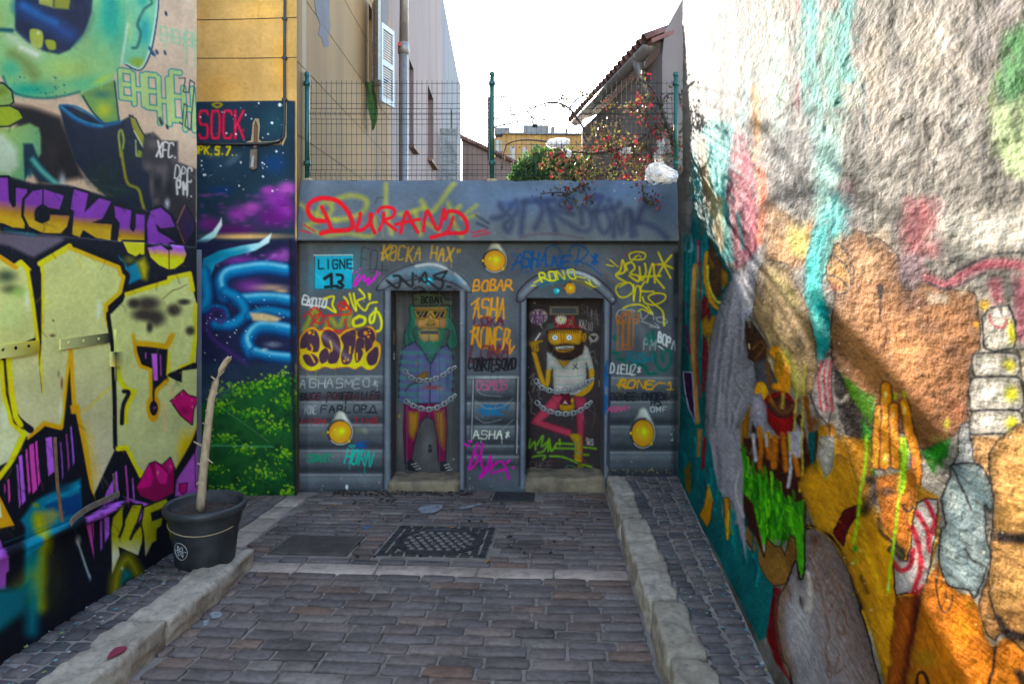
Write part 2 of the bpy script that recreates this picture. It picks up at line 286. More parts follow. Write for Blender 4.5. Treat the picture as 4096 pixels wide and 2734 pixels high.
    for a in ((30,40,740,820,'9c4a86'),(58,72,700,890,'b2569a'),(130,145,580,930,'8f58b0'),(150,178,510,900,'a468c8'),(205,222,460,820,'b254a4'),(235,272,420,810,'bf57a8'),(283,300,395,750,'b254a4'),(365,412,365,670,'a468cc'),(432,440,380,660,'8a55a8'),(475,484,400,700,'7b53a8'),(520,530,340,630,'8a4a90'),(555,566,280,590,'8f66c8')): barz(*a)
    c.poly([(170,1020),(260,890),(330,840),(640,690),(650,1000),(560,1060),(350,1180),(345,1600),(205,1600),(205,1080)],'176a88',8); c.poly([(340,900),(400,860),(640,730),(640,760),(420,860),(345,930)],'1a84aa',3); c.poly([(350,900),(640,800),(648,950),(500,1000),(400,980)],'163a6c',8)
    c.blob(500,760,130,70,'14334a',.8); c.poly([(280,950),(420,930),(500,960),(420,1060),(330,1150),(290,1120)],'6f7a52',16); c.blob(290,900,50,40,'8a8a26',.8)
    c.line([(300,1010),(330,1110),(370,1200),(330,1300),(310,1700)],60,'a9a51c',26); c.line([(320,1240),(310,1700)],70,'8b8f1e',40,.9); c.blob(430,1500,160,420,'20221a',.9); c.line([(260,1200),(250,1900)],90,'15687d',26); c.poly([(205,1210),(340,1150),(350,1210),(215,1310)],'2282ad',3)
    c.poly([(-500,1180),(10,1180),(40,1290),(75,1330),(75,1420),(50,1450),(45,1570),(-500,1620)],'8f58ae',4); c.poly([(-500,820),(0,830),(120,1060),(0,1085),(-500,1100)],OC,2); c.poly([(-500,850),(0,870),(20,1000),(-500,1040)],'c9cab0',2)
    c.poly([(780,870),(850,790),(905,690),(940,560),(1005,470),(1010,900),(950,900)],'12131c',2); c.poly([(850,790),(905,690),(908,860),(810,900)],'9d62bd',2); barz(995,1008,590,920,'9a4f9a'); barz(1052,1064,690,880,'9363b4'); barz(915,932,640,860,'a06ac4')
    c.poly([(690,1000),(830,900),(960,865),(975,900),(900,960),(850,990),(700,1050)],'9a62c0',3); c.line([(818,920),(828,1010)],12,'161622'); c.line([(850,900),(860,990)],8,'161622')
    c.poly([(690,1060),(745,1040),(752,1330)],'a8529e',2); c.line([(730,1040),(755,1300)],7,'161622'); c.poly([(795,1030),(812,1020),(815,1240),(800,1270)],'8d57b4',2); c.poly([(830,1000),(870,990),(870,1130),(835,1200)],'9a66c8',2)
    c.poly([(980,830),(1190,890),(1130,1000),(1085,1060),(1110,900)],'9a62b8',3); c.poly([(1410,700),(1560,470),(1650,100),(1700,100),(1700,830),(1400,830)],'9a5aa6',3); c.line([(1555,450),(1560,760)],7,'1c1624'); c.line([(1590,360),(1590,800)],7,'1c1624')
    c.line([(1640,150),(1560,380),(1410,640)],40,'12131c',3,sm=False)
    c.poly([(1195,565),(1240,550),(1290,580),(1360,515),(1395,600),(1395,800),(1250,880),(1120,830),(1085,760),(1150,650)],'7a1f4c',2,edge='1a1018',ew=10); c.poly([(1195,570),(1230,680),(1200,750),(1090,770),(1150,650)],'b23a78',2); c.poly([(1240,555),(1340,650),(1330,730),(1280,730),(1245,670)],'b8407f',2); c.poly([(1300,580),(1360,525),(1390,590),(1360,650)],'a83470',2); c.blob(1260,640,8,28,'e0b08a',.9); c.blob(1360,590,7,22,'e0b08a',.8)
    c.poly([(1435,730),(1500,720),(1490,790),(1460,815),(1430,780)],'a3306a',2,edge='1a1018',ew=7)
    # small yellow letters
    KY = '95922a'
    c.poly([(900,1000),(1000,880),(985,1050),(1060,900),(1130,900),(1080,1060),(1040,1170),(1140,1040),(1130,1200),(1100,1300),(940,1230),(950,1300),(890,1450),(885,1100)],KY,2,eo='101018',eow=26,grad=('bdbdb2',(950,1150),(960,1300)))
    c.poly([(1150,920),(1330,850),(1360,900),(1200,960),(1210,1030),(1300,1000),(1290,1060),(1250,1090),(1250,1180),(1215,1200),(1160,1310),(1150,1150),(1130,1050)],KY,2,eo='101018',eow=26,grad=('b2b2a4',(1190,1150),(1180,1300)))
    c.poly([(1330,900),(1440,850),(1440,1200),(1380,1200),(1350,1100)],'7f7d24',4); c.line([(990,890),(985,1060),(950,1150)],22,'12131c',2,sm=False); c.line([(1040,1170),(1085,1060)],22,'12131c',2)
    c.line([(915,1600),(935,1450),(1010,1330),(1060,1380),(1090,1440)],60,'8f8d1f',26); c.poly([(960,1530),(980,1410),(1030,1430),(1050,1470)],'17606a',12); c.blob(970,1405,18,26,'c9d8d8',.8)
    c.line([(620,1190),(660,1300),(715,1470)],13,'a9b6c6',4); c.blob(625,1180,40,70,'9a9c9e',.7); c.blob(720,1480,16,46,'7d93b5',.8); c.line([(40,1200),(170,1150),(410,1045)],5,'2d6473',3,.8)
    c.line([(0,1750),(120,1640),(280,1460)],70,'7c821d',50,.8); c.poly([(-500,1640),(160,1560),(240,1500),(190,1750),(0,1900),(-500,2000)],'125a6c',20)
    c.fr(0,0,1); c.brush(-200,0,790,2600,700,40,8,.07,.2,70,4)
    # real dirt at the foot and specks
    c.noise(60,60,.06,3); c.noise(5,5,.05,4,2)
    return c
M1, M2 = (740, 0, 1.568), (740, 850, 1.2544)
def art_mural():
    c = Canvas(700, -200, 1220, 2120, 'a88a62')
    c.fr(*M1)
    c.blob(500,60,260,120,'c79c62',.6); c.blob(200,560,260,160,'ad8550',.6); c.blob(600,400,80,300,'c49352',.6); c.blob(120,80,60,160,'9c7a4e',.5); c.spat(80,0,680,620,60,4,14,'8d6d46',2,.35)
    for x in (110,470,660): c.line([(x,20),(x-12,110),(x+6,200),(x-4,300)],5,'8c6a3e',4,.35)
    c.poly([(-100,636),(300,632),(600,628),(690,632),(690,3400),(-100,3400)],'1d2c3c',2)
    c.line([(-100,634),(300,630),(600,626)],5,'c8a468',2,.8)
    c.blob(200,1000,260,200,'24364a',.8); c.blob(560,1020,120,120,'1c3566',.7); c.blob(230,1190,140,45,'1a2f66',.6); c.blob(300,1000,90,40,'4e5c6c',.7,rot=-35); c.blob(560,760,160,140,'203a48',.8)
    # purple clouds
    for x,y,rx,ry,col in ((150,1400,120,70,'5e2d6a'),(330,1340,110,80,'80408f'),(420,1300,90,60,'94509c'),(560,1240,150,110,'713a86'),(640,1180,90,70,'9a55a4'),(560,1360,220,110,'552566'),(300,1440,250,60,'4a2155'),(620,1300,100,120,'6a3280'),(520,1190,70,40,'84458f')): c.blob(x,y,rx,ry,col,.9,.15)
    R = np.random.RandomState(4)
    for i in range(60):
        x=100+R.rand()*560; y=1200+R.rand()*230; c.blob(x,y,20+30*R.rand(),12+14*R.rand(),('8a4a97','3f1f50')[i%2],.35)
    c.blob(400,1480,420,34,'b58f6a',.9); c.blob(330,1485,220,22,'c9a878',.8)
    c.text('SOCK',85,695,300,170,17,'9a1c33',0,0,soft=4,sm=False,wob=0); c.text('SOCK',85,693,300,172,5,'d86a86',0,0,soft=3,al=.7,sm=False,wob=0); c.blob(365,815,12,12,'b0304a',1); c.blob(70,805,10,10,'b0304a',1)
    c.line([(170,655),(200,645),(230,655),(200,672),(170,655)],11,'8f7f22',3); c.text('OPK.5.7.',55,915,265,48,10,'c7b52a',.1,5); c.blob(190,960,190,45,'57552a',.35)
    R = np.random.RandomState(9)
    for i in range(70):
        r = 2+6*R.rand()**3; c.blob(80+580*R.rand(),645+560*R.rand(),r,r,'e6ecf2',.95,.5)
    for x,y,r in ((593,657,13),(545,770,10),(318,840,8),(572,948,8),(487,1106,8),(118,1096,9),(461,646,6),(350,1015,6),(338,1163,6)): c.blob(x,y,r,r,'f0f4fa',1,.5)
    # horns and tentacles
    c.poly([(-20,1530),(90,1500),(170,1450),(215,1390),(228,1362),(230,1410),(190,1480),(110,1540),(-20,1575)],'6fb3bf',3,grad=('dfeaf0',(60,1500),(225,1370)))
    c.fr(*M2)
    c.poly([(40,140),(600,135),(600,760),(40,760)],'1d1f3a',10); c.blob(280,240,150,40,'6d3a86',.9); c.blob(460,225,90,55,'7d4492',.9); c.blob(330,370,130,60,'6a3a80',.9); c.blob(500,205,60,50,'8a549c',.8); c.blob(430,375,140,30,'a58a7a',.8); c.blob(410,520,110,30,'c0a88a',.9); c.blob(480,395,60,20,'c9a87a',.8)
    for i in range(40): c.blob(160+R.rand()*350,190+R.rand()*80,12+16*R.rand(),8+10*R.rand(),('9a68ac','4a2a60')[i%2],.45)
    c.poly([(85,280),(90,230),(170,190),(280,165),(370,150),(432,103),(420,150),(350,190),(220,220),(150,260),(120,340),(85,360)],'2a7f9c',3,grad=('cfe2ee',(180,230),(430,110))); c.line([(95,260),(160,225),(300,190)],26,'1b5f86',14,.7)
    def tent(pts,w,hi=True):
        c.line(pts,w*1.15,'10305c',8); c.line([(x,y-w*.1) for x,y in pts],w*.75,'1d6698',12); c.line([(x,y-w*.2) for x,y in pts],w*.36,'3580aa',12,.7)
        if hi: c.line([(x,y-w*.34) for x,y in pts],w*.2,'9cc6dc',9,.8)
    tent([(195,420),(180,350),(210,305),(300,285),(400,275),(505,290)],62); tent([(260,440),(360,430),(440,430),(520,440)],56); tent([(150,560),(240,560),(300,500),(260,430),(200,400)],50,False); tent([(320,520),(400,490),(520,510)],36,False); tent([(330,700),(310,640),(360,580),(430,575),(520,590)],66); tent([(350,700),(430,720),(520,730)],50); tent([(95,300),(110,420),(95,480)],56,False)
    c.line([(110,520),(160,480),(200,510),(180,550),(140,530),(110,560),(130,620),(200,680),(310,760)],20,'3d2a63',8,.9); c.line([(100,480),(150,465),(200,480),(215,520)],16,'1b4f80',6)
    c.poly([(325,500),(400,505),(480,530),(460,545),(340,540)],'b7a183',6); c.blob(440,660,70,26,'6f7486',.8); c.blob(400,685,26,14,'9fa4ae',.8)
    c.poly([(40,760),(600,760),(600,900),(40,900)],'222a3e',40,.8)
    for i in range(60):
        r=1.5+3*R.rand()**2; c.blob(95+420*R.rand(),400+360*R.rand(),r,r,'dce6f2',.9,.5)
    # hedge
    c.poly([(40,960),(150,950),(200,900),(250,865),(330,855),(400,830),(470,815),(540,820),(600,840),(600,1560),(40,1560)],'1c4322',10); c.blob(170,900,180,60,'3a4a5c',.5)
    R = np.random.RandomState(21)
    for k in range(120):                        # dark masses
        x=50+R.rand()*520; y=960+R.rand()*520; c.blob(x,y,30+40*R.rand(),20+30*R.rand(),('0d2718','12301c','1a4020')[k%3],.6,.1,R.rand()*180)
    CL=[(480,850,85,50),(250,900,95,60),(360,880,80,45),(170,980,70,50),(520,950,60,60),(330,1010,90,35),(430,1080,80,50),(180,1140,100,40),(490,1225,80,40),(300,1190,90,40),(120,1290,70,40),(400,1320,90,50),(250,1400,90,40),(400,1450,120,40),(520,1420,60,50),(120,1430,60,50)]
    for (cx,cy,rx,ry) in CL:
        for k in range(95):
            u_,v_=R.randn()*.5,R.randn()*.5; lit=.5-v_*.55+.25*R.randn()
            col=('10331b','1d4f20','2f6a22','406f22','5f8a2a','86a53a')[int(np.clip(lit*6,0,5))]
            c.blob(cx+u_*rx,cy+v_*ry,6+9*R.rand(),4+6*R.rand(),col,.8,.25,R.rand()*180)
    c.line([(100,1165),(440,1172)],7,'4f8a6a',3,.7); c.line([(190,985),(300,1060),(420,1150)],2,'9ab09a',2,.5)
    c.blob(90,1350,40,260,'0d1f2a',.5); c.line([(530,140),(540,800),(556,1420)],16,'171522',6,.9)
    c.noise(40,60,.08,5); c.noise(4,4,.05,6,2)
    return c
K1, K2, K3, K4, K5, K6, K7 = (1150,700,2.24), (1900,700,2.24), (1150,1300,2.24), (1500,1050,1.6505), (2050,1050,1.6505), (1830,1000,1.568), (2380,1000,1.568)
def chain(c, pts, n, w):
    p = smoothpts(np.array(pts, float), False, 12); d = np.r_[0, np.cumsum(np.hypot(*np.diff(p, axis=0).T))]
    for i in range(n):
        t = d[-1]*(i+.5)/n; x = np.interp(t, d, p[:, 0]); y = np.interp(t, d, p[:, 1]); l = d[-1]/n*.72
        a = math.degrees(math.atan2(np.interp(t+3, d, p[:, 1])-y, np.interp(t+3, d, p[:, 0])-x))
        ca, sa = math.cos(math.radians(a)), math.sin(math.radians(a)); h = w*(.5 if i % 2 == 0 else .28)
        q = [(x+ca*u*l-sa*v*h, y+sa*u*l+ca*v*h) for u, v in ((-.9,-.6),(-.5,-1),(.5,-1),(.9,-.6),(.9,.6),(.5,1),(-.5,1),(-.9,.6))]
        c.line(q, w*.42, '1c1d24', 1.2, 1, True, True); c.line(q, w*.24, '9a9da6', 1.2, 1, True, True); c.line(q[1:4], w*.14, 'eef0f6', 1.2)
def lamp(c, x, y, rx, ry, cap=True):
    c.blob(x, y+ry*.1, rx*1.9, ry*1.7, '24262c', .6)
    if cap: c.poly([(x-rx*.8,y-ry*.5),(x-rx*.45,y-ry*1.3),(x-rx*.2,y-ry*1.72),(x+rx*.25,y-ry*1.72),(x+rx*.6,y-ry*1.2),(x+rx*.95,y-ry*.4),(x,y)],'77766f',6,grad=('c9c9c4',(x-rx,y-ry),(x+rx*.3,y-ry*1.5)),sm=True)
    c.blob(x,y,rx*1.24,ry*1.2,'2a2a2e',1,.82); c.line([(x+rx*1.05*math.cos(t),y+ry*1.05*math.sin(t)) for t in np.linspace(-1.2,2.4,14)],rx*.09,'c8c6bd',2,.8)
    c.blob(x,y,rx*1.02,ry*1.02,'c9860f',1,.85); c.blob(x+rx*.05,y-ry*.05,rx*.85,ry*.85,'e5a818',.9,.2); c.blob(x+rx*.15,y-ry*.1,rx*.4,ry*.4,'f7d43a',.9); c.blob(x-rx*.45,y-ry*.2,rx*.2,ry*.18,'f3c63c',.9)
    c.blob(x-rx*1.05,y,rx*.12,ry*.16,'f0b428',1,.4); c.blob(x+rx*.75,y+ry*.75,rx*.16,ry*.2,'e9a41c',1,.3)
def art_kiosk():
    c = Canvas(1100, 660, 2790, 2040, '4b4f58')
    Y, X = np.mgrid[0:c.H, 0:c.W]; n = fbm(X/90., Y/90., 4)-.5; c.a *= (1+.35*n)[..., None]
    c.fr(0,0,1)
    # fascia
    c.poly([(1100,660),(2790,660),(2790,968),(1100,958)],'515b6d',3,grad=('565a60',(2000,740),(2000,960))); c.blob(2100,800,420,110,'5b6e90',.55); c.blob(2450,770,300,80,'51648a',.5); c.blob(1300,740,200,60,'5f6772',.5); c.blob(2650,860,120,140,'2f3a50',.5)
    # ribs painted below
    def ribs(x0,x1,ys,amp=1.):
        for i in range(len(ys)-1):
            a,b = ys[i],ys[i+1]
            c.line([(x0,a),(x1,a)],7,'a3a7ad',5,.75*amp,False); c.line([(x0,a+16),(x1,a+16)],24,'6c7077',12,.7*amp,False); c.line([(x0,b-20),(x1,b-20)],30,'25272d',14,.75*amp,False); c.line([(x0,a+45),(x1,a+45)],20,'4c5058',10,.5*amp,False)
    ribs(1180,1530,[1505,1607,1698,1801,1897,1990]); ribs(1862,2085,[1507,1611,1705,1783,1826,1873]); ribs(2428,2706,[1510,1606,1705,1808,1910])
    R = np.random.RandomState(2)
    c.fr(*K1)
    # ghost yellow under DURAND
    def ghost(p,w): c.line(p,w,'a3a03a',9,.62)
    ghost([(120,260),(230,340),(430,400)],30); ghost([(250,380),(320,240),(400,300),(300,400),(180,440)],40); ghost([(400,230),(560,180),(700,220),(680,320),(560,380),(420,400)],44); ghost([(880,80),(880,300),(930,520)],38); ghost([(1200,230),(1290,330),(1450,120),(1490,80)],40); ghost([(1140,330),(1190,530)],36); ghost([(1230,420),(1350,490)],34); ghost([(1440,250),(1500,450),(1555,545)],36); ghost([(1540,280),(1480,330)],40); ghost([(1690,270),(1560,380),(1690,360)],30); ghost([(170,460),(350,540),(520,520),(760,540),(780,380)],32); ghost([(1000,350),(1100,330),(1220,290)],34)
    RD='c41e38'
    def du(p,w=44,col=RD): c.line(p,w,col,3)
    du([(325,410),(240,400),(185,340),(190,260),(260,215),(350,205),(460,240),(540,330),(580,430),(560,480),(480,495),(380,498),(300,520)],40); du([(305,285),(350,380),(395,500)],34)
    du([(650,345),(640,410),(615,490),(680,480),(735,420),(755,350)],32); du([(738,350),(745,440),(780,515)],32)
    du([(860,340),(850,420),(820,490)],28); du([(800,335),(830,295),(900,285),(955,310),(940,370),(870,405),(930,460),(970,490)],28)
    du([(1010,515),(1060,330),(1110,420),(1165,510)],30); du([(965,440),(1080,415),(1180,395)],28)
    du([(1215,495),(1250,320),(1345,490),(1400,305)],30); du([(1480,380),(1450,470),(1400,530)],26); du([(1410,390),(1430,330),(1510,325),(1580,380),(1610,470),(1570,515),(1430,520),(1285,558)],34)
    for p in ([(140,440),(240,500)],[(110,490),(210,520)],[(1650,515),(1780,490)],[(1660,548),(1810,515)]): du(p,12,'a82a3a')
    c.line([(790,330),(840,430),(852,555)],5,'8c8f86',2,.6); c.line([(1690,360),(1800,430)],22,'2d2f3c',5,.8); c.line([(1700,430),(1790,470)],22,'2d2f3c',5,.8); c.line([(785,255),(800,205),(850,200)],8,'39402f',4)
    # dark tag on the fascia
    c.fr(*K2); DK='2c2f47'
    for p,w in (([(150,385),(240,370),(330,270),(370,230),(370,330),(300,400),(260,450),(300,500),(330,400),(250,310),(220,260)],38),([(440,240),(420,400),(410,520)],44),([(430,240),(560,230),(600,330),(540,470)],44),([(640,240),(680,380),(720,500)],42),([(560,230),(700,220)],40),([(660,300),(880,350)],34),([(870,220),(850,290),(740,270),(780,230)],38),([(700,340),(830,430),(960,500),(1040,460),(1020,320),(950,290),(960,430)],30),([(1060,210),(1130,200),(1080,330),(1100,440),(1150,520),(1210,440),(1160,290)],34),([(1050,330),(1250,290),(1290,250)],34),([(1240,540),(1260,370),(1310,520),(1340,340),(1390,330),(1440,530)],36),([(1390,330),(1400,540)],36),([(1560,230),(1490,310),(1460,400)],60),([(1460,420),(1600,460),(1720,560)],40),([(1200,220),(1240,330)],30)): c.line(p,w,DK,12,.8)
    c.line([(410,560),(520,530),(700,525),(960,560)],18,'4d4048',6,.8); c.blob(300,260,120,60,'2f3d66',.5); c.blob(600,230,200,50,'2f3d66',.5); c.blob(1100,200,120,60,'3a3f6a',.5)
    c.fr(*K1)
    # sign LIGNE 13
    c.poly([(242,718),(582,718),(580,1018),(238,1018)],'168fb0',1.5,edge='1c2730',ew=5); c.poly([(242,850),(582,718),(582,900),(242,960)],'2aa3c2',60,.5); c.line([(235,716),(580,714)],8,'cfd8dc',1.5,.9,False); c.line([(580,714),(582,860)],6,'b8d8e0',1.5,.8,False)
    c.text('LIGNE',272,758,320,80,13,'12202b',0,-4,wob=.015,sm=False); c.line([(335,1000),(445,990)],24,'10151c',2); c.line([(330,925),(390,885),(392,1000)],28,'10151c',2,sm=False); c.line([(440,890),(490,900),(485,945),(455,955),(495,985),(475,1005),(430,995)],24,'10151c',2); c.line([(245,880),(330,970)],5,'8fc7d6',2,.7)
    # tags
    c.text('FOT',660,650,240,190,12,'34363f',.1,40,al=.8); c.line([(700,850),(780,840),(900,855)],8,'34363f'); c.text('KOCKA HAX"',850,635,720,120,15,'a9853c',.15,10,al=.9,jit=.1); c.line([(840,695),(935,640)],14,'a9853c'); c.line([(840,755),(960,680)],14,'a9853c')
    MG='c235b5'
    c.line([(640,890),(600,960),(600,990),(680,900),(690,950),(730,920),(715,980),(790,905),(800,890)],17,MG,2); c.line([(715,975),(780,930)],15,MG); [c.blob(x,y,11,11,MG,1,.6) for x,y in ((587,875),(622,862),(650,838),(796,865),(826,878))]
    # hood over left door
    def hood(pts,dark,lite):
        c.poly(pts,'5a6070',3,sm=True,edge=dark,ew=14)
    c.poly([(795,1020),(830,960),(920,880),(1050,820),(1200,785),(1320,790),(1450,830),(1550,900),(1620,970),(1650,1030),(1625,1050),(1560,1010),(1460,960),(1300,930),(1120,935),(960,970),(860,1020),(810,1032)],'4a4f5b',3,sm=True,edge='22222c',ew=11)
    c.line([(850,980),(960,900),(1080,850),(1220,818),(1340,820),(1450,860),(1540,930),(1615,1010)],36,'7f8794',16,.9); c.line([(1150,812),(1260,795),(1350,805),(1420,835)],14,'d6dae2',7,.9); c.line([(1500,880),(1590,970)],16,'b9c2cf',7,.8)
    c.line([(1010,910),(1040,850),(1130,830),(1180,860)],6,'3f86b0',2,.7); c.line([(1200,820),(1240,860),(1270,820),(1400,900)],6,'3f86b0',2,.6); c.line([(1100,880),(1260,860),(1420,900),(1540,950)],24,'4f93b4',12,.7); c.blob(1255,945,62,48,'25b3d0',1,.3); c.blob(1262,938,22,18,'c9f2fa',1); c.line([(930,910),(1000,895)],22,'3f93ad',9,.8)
    BK='1b1b20'
    c.line([(890,945),(985,1010),(1010,910),(950,900)],22,BK,3); c.line([(1010,915),(1110,995),(1120,880)],22,BK,3); c.line([(1180,950),(1230,870),(1240,960),(1150,900)],20,BK,3); c.line([(1130,1015),(1180,1000),(1220,1020)],16,BK,3); c.line([(1420,860),(1310,900),(1390,950),(1360,1020),(1260,945)],20,BK,3); c.line([(1380,930),(1425,860)],18,BK,3); c.line([(1430,995),(1460,1000)],20,BK)
    # tag cluster left
    c.text('EKOTO',130,1085,220,80,13,'c3c3c8',.2,20,jit=.2); c.line([(155,1160),(330,1175)],14,'c3c3c8')
    YL='d6c322'
    for p in ([(325,1105),(410,1085),(400,1160),(430,1225),(350,1180)],[(505,1090),(540,1140),(520,1200),(470,1190)],[(555,1060),(580,1150),(615,1210),(590,1060)],[(640,1020),(690,1090),(620,1130),(690,1210),(730,1150),(800,1135)],[(725,1060),(735,1110)],[(740,1065),(735,1090)]): c.line(p,17,YL,3)
    for p in ([(150,1380),(230,1220),(270,1250),(250,1340)],[(340,1370),(380,1280),(430,1350)],[(470,1350),(510,1250)],[(560,1230),(550,1340)]): c.line(p,34,'8f9030',9,.9)
    c.line([(640,1260),(590,1300),(600,1350),(680,1330),(690,1280),(640,1260)],28,YL,3); c.line([(790,1190),(770,1300),(740,1320),(740,1260),(800,1220),(840,1300),(830,1380),(780,1400)],22,YL,3)
    RR='c0302c'
    for p in ([(140,1270),(240,1185),(290,1240),(210,1340)],[(200,1240),(260,1320),(320,1310),(300,1240),(240,1260)],[(330,1260),(440,1250),(560,1240),(540,1180),(480,1140),(450,1180),(520,1200)],[(500,1130),(470,1220)],[(360,1280),(370,1350),(430,1390),(520,1380),(510,1290)],[(510,1120),(560,1210)]): c.line(p,14,RR,3)
    c.blob(602,1298,10,10,'c8361e',1,.5)
    # bubble piece
    c.fr(*K3)
    out=[(95,180),(110,110),(165,40),(230,15),(290,50),(340,15),(400,30),(455,85),(520,40),(590,25),(625,60),(680,20),(750,10),(790,70),(785,130),(825,170),(830,240),(815,320),(770,385),(710,395),(660,365),(600,390),(540,370),(470,375),(400,385),(330,370),(270,395),(200,405),(130,370),(100,300),(110,250)]
    c.poly(out,'e09a16',2,sm=True,grad=('d8b622',(400,120),(400,390)),edge='c8742a',ew=7)
    BR='3f2a3c'
    for b in ([(110,200),(120,110),(180,45),(250,45),(285,120),(280,220),(240,240),(150,210)],[(135,270),(200,250),(260,280),(275,330),(220,370),(160,340)],[(300,90),(350,35),(420,60),(465,130),(470,240),(440,330),(370,340),(360,290),(380,220),(320,180)],[(290,240),(340,200),(370,250),(350,320),(300,340),(280,290)],[(475,100),(560,45),(610,55),(600,200),(560,300),(500,330),(480,260),(500,180)],[(620,120),(680,120),(680,230),(650,310),(610,330),(600,250)],[(625,60),(700,15),(770,50),(780,130),(720,200),(700,120),(640,110)],[(705,290),(740,220),(800,190),(815,250),(790,340),(730,355)],[(480,250),(540,210),(580,280),(550,345),(490,340)],[(690,110),(760,150),(740,230),(700,240)]): c.poly(b,BR,2,sm=True)
    for x,y,r in ((195,62,20),(230,80,12),(232,55,8),(697,68,22),(735,68,11),(722,100,13),(730,42,7),(508,318,14),(540,308,10),(516,292,7)): c.blob(x,y,r,r,'e88a36',1,.7)
    for p in ([(205,170),(220,200),(215,230)],[(380,140),(395,200),(390,230)],[(150,250),(200,260),(240,330)],[(560,190),(555,250)],[(620,250),(620,310)],[(670,210),(700,250),(770,190)],[(170,205),(130,230)]): c.line(p,14,'d8a020',2)
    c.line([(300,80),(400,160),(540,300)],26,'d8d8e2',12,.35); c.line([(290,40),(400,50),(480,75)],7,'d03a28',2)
    c.text('AGHASMEO*',110,485,720,75,6,'a9abb0',.05,-5,jit=.1); c.line([(75,510),(110,520)],6,'a9abb0'); c.line([(75,535),(115,535)],6,'a9abb0')
    c.text('SUCE POS',115,610,380,55,10,'18181d',.1,-10,sm=True); c.text('FOUILLES',490,600,340,65,10,'18181d',.1,-10,sm=True); c.line([(350,640),(348,690)],8,'18181d'); c.line([(518,640),(520,700)],9,'18181d'); c.text('SUCE POS FOUILLES',160,615,650,50,7,'702830',.1,0,al=.5)
    c.text('RONE',150,720,110,70,6,'9a9da3',0,0); c.text('FARLOP^',300,720,500,60,9,'17171c',.1,-5); c.line([(700,780),(800,780)],9,'17171c')
    c.text('HIGH',125,835,220,45,9,'8d2830',0,0); c.text('TIME',590,830,230,45,9,'8d2830',0,0)
    lamp(c,470,955,105,105)
    c.blob(330,970,60,50,'8a7d1e',.25); c.blob(660,940,90,40,'7c7420',.3); c.blob(690,940,40,60,'a8abb0',.4,rot=-40)
    c.text('CUNIET..',175,1160,290,60,11,'1d7f62',.1,-10,jit=.1); c.text('HORN',520,1110,250,120,13,'1f9f92',.3,30,drip=.6); c.text('MF',610,1045,120,60,13,'234f92'); c.line([(545,1080),(580,1070),(600,1080),(560,1090)],8,'1f9f92')
    c.blob(530,1445,16,30,'e6e6e8',1,.5); c.line([(520,1485),(570,1487)],8,'d9d9d4')
    # left door frame
    c.fr(*K4)
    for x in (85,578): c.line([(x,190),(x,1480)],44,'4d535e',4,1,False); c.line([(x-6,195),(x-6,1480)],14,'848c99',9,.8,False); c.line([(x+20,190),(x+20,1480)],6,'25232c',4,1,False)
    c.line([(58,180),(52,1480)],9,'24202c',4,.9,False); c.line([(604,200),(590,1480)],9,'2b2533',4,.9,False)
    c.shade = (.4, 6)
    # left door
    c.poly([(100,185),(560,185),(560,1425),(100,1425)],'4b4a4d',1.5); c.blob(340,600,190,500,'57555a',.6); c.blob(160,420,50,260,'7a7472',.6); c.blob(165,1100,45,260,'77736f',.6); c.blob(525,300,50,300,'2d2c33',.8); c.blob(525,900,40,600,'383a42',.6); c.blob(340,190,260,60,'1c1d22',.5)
    HG='3f7463'; HD='2a4f4b'
    c.poly([(245,270),(475,270),(490,350),(530,430),(545,540),(500,570),(470,520),(480,440),(260,430),(265,520),(200,545),(190,470),(230,380)],HG,3,sm=True,edge='1f2f33',ew=5)
    for i in range(9): c.line([(250-i*6,380+i*10),(225-i*2,470),(205+i*7,540)],3,HD,2,.8); c.line([(480+i*6,380+i*10),(505+i*3,470),(500+i*5,560)],3,HD,2,.8)
    c.poly([(265,290),(465,290),(468,420),(450,440),(430,430),(280,430),(268,400)],'a98454',3); c.blob(300,400,40,30,'b58a72',.7); c.blob(440,395,35,30,'a0705e',.8)
    c.poly([(248,205),(310,195),(440,205),(470,240),(515,245),(512,285),(480,280),(250,285)],'5c6352',2,sm=False,edge='20242a',ew=7); c.text('BOBAR',305,225,140,38,8,'15171b',0,0); c.line([(262,240),(268,240)],7,'15171b'); c.line([(278,240),(284,240)],7,'15171b')
    c.poly([(255,310),(475,310),(460,360),(420,370),(380,360),(365,335),(345,360),(300,375),(268,355)],'c29a4e',2,edge='3a2f22',ew=4); 
    for x0 in (268,380): c.poly([(x0,320),(x0+82,320),(x0+66,358),(x0+20,362)],'2e2c30',1.5); [c.line([(x0+14+k*24,358),(x0+36+k*22,324)],7,'a8895a',1.5,.9,False) for k in range(2)]
    c.poly([(355,370),(385,372),(400,405),(340,405)],'b08a50',2); c.line([(335,405),(365,412),(400,402)],6,'4a3524')
    c.poly([(255,430),(300,440),(430,435),(465,425),(455,520),(420,600),(365,660),(310,590),(275,520)],HG,3); 
    for i in range(10): c.line([(285+i*17,520),(300+i*14,570),(340+i*5,640)],3,HD,2,.8)
    c.poly([(290,450),(320,432),(400,435),(425,450),(420,510),(385,520),(355,510),(320,522),(292,490)],'b99a68',3); c.poly([(305,452),(415,452),(415,468),(305,468)],'16140f',1); c.blob(350,490,40,18,'8a7a68',.7)
    # jacket
    c.poly([(180,560),(260,520),(300,560),(365,660),(430,560),(470,540),(510,590),(520,700),(505,900),(470,930),(365,935),(230,925),(155,915),(160,700)],'62618c',3,edge='23262e',ew=6)
    for i,y in enumerate((590,650,700,755,805,860,905)): c.line([(175-i*2,y),(230,y+6),(300,y+2)],24,'4b7f78',6,.75); c.line([(420,y-10),(470,y),(510,y+4)],22,'4b7470',6,.6); c.line([(310,y+4),(420,y)],16,'566f86',6,.4)
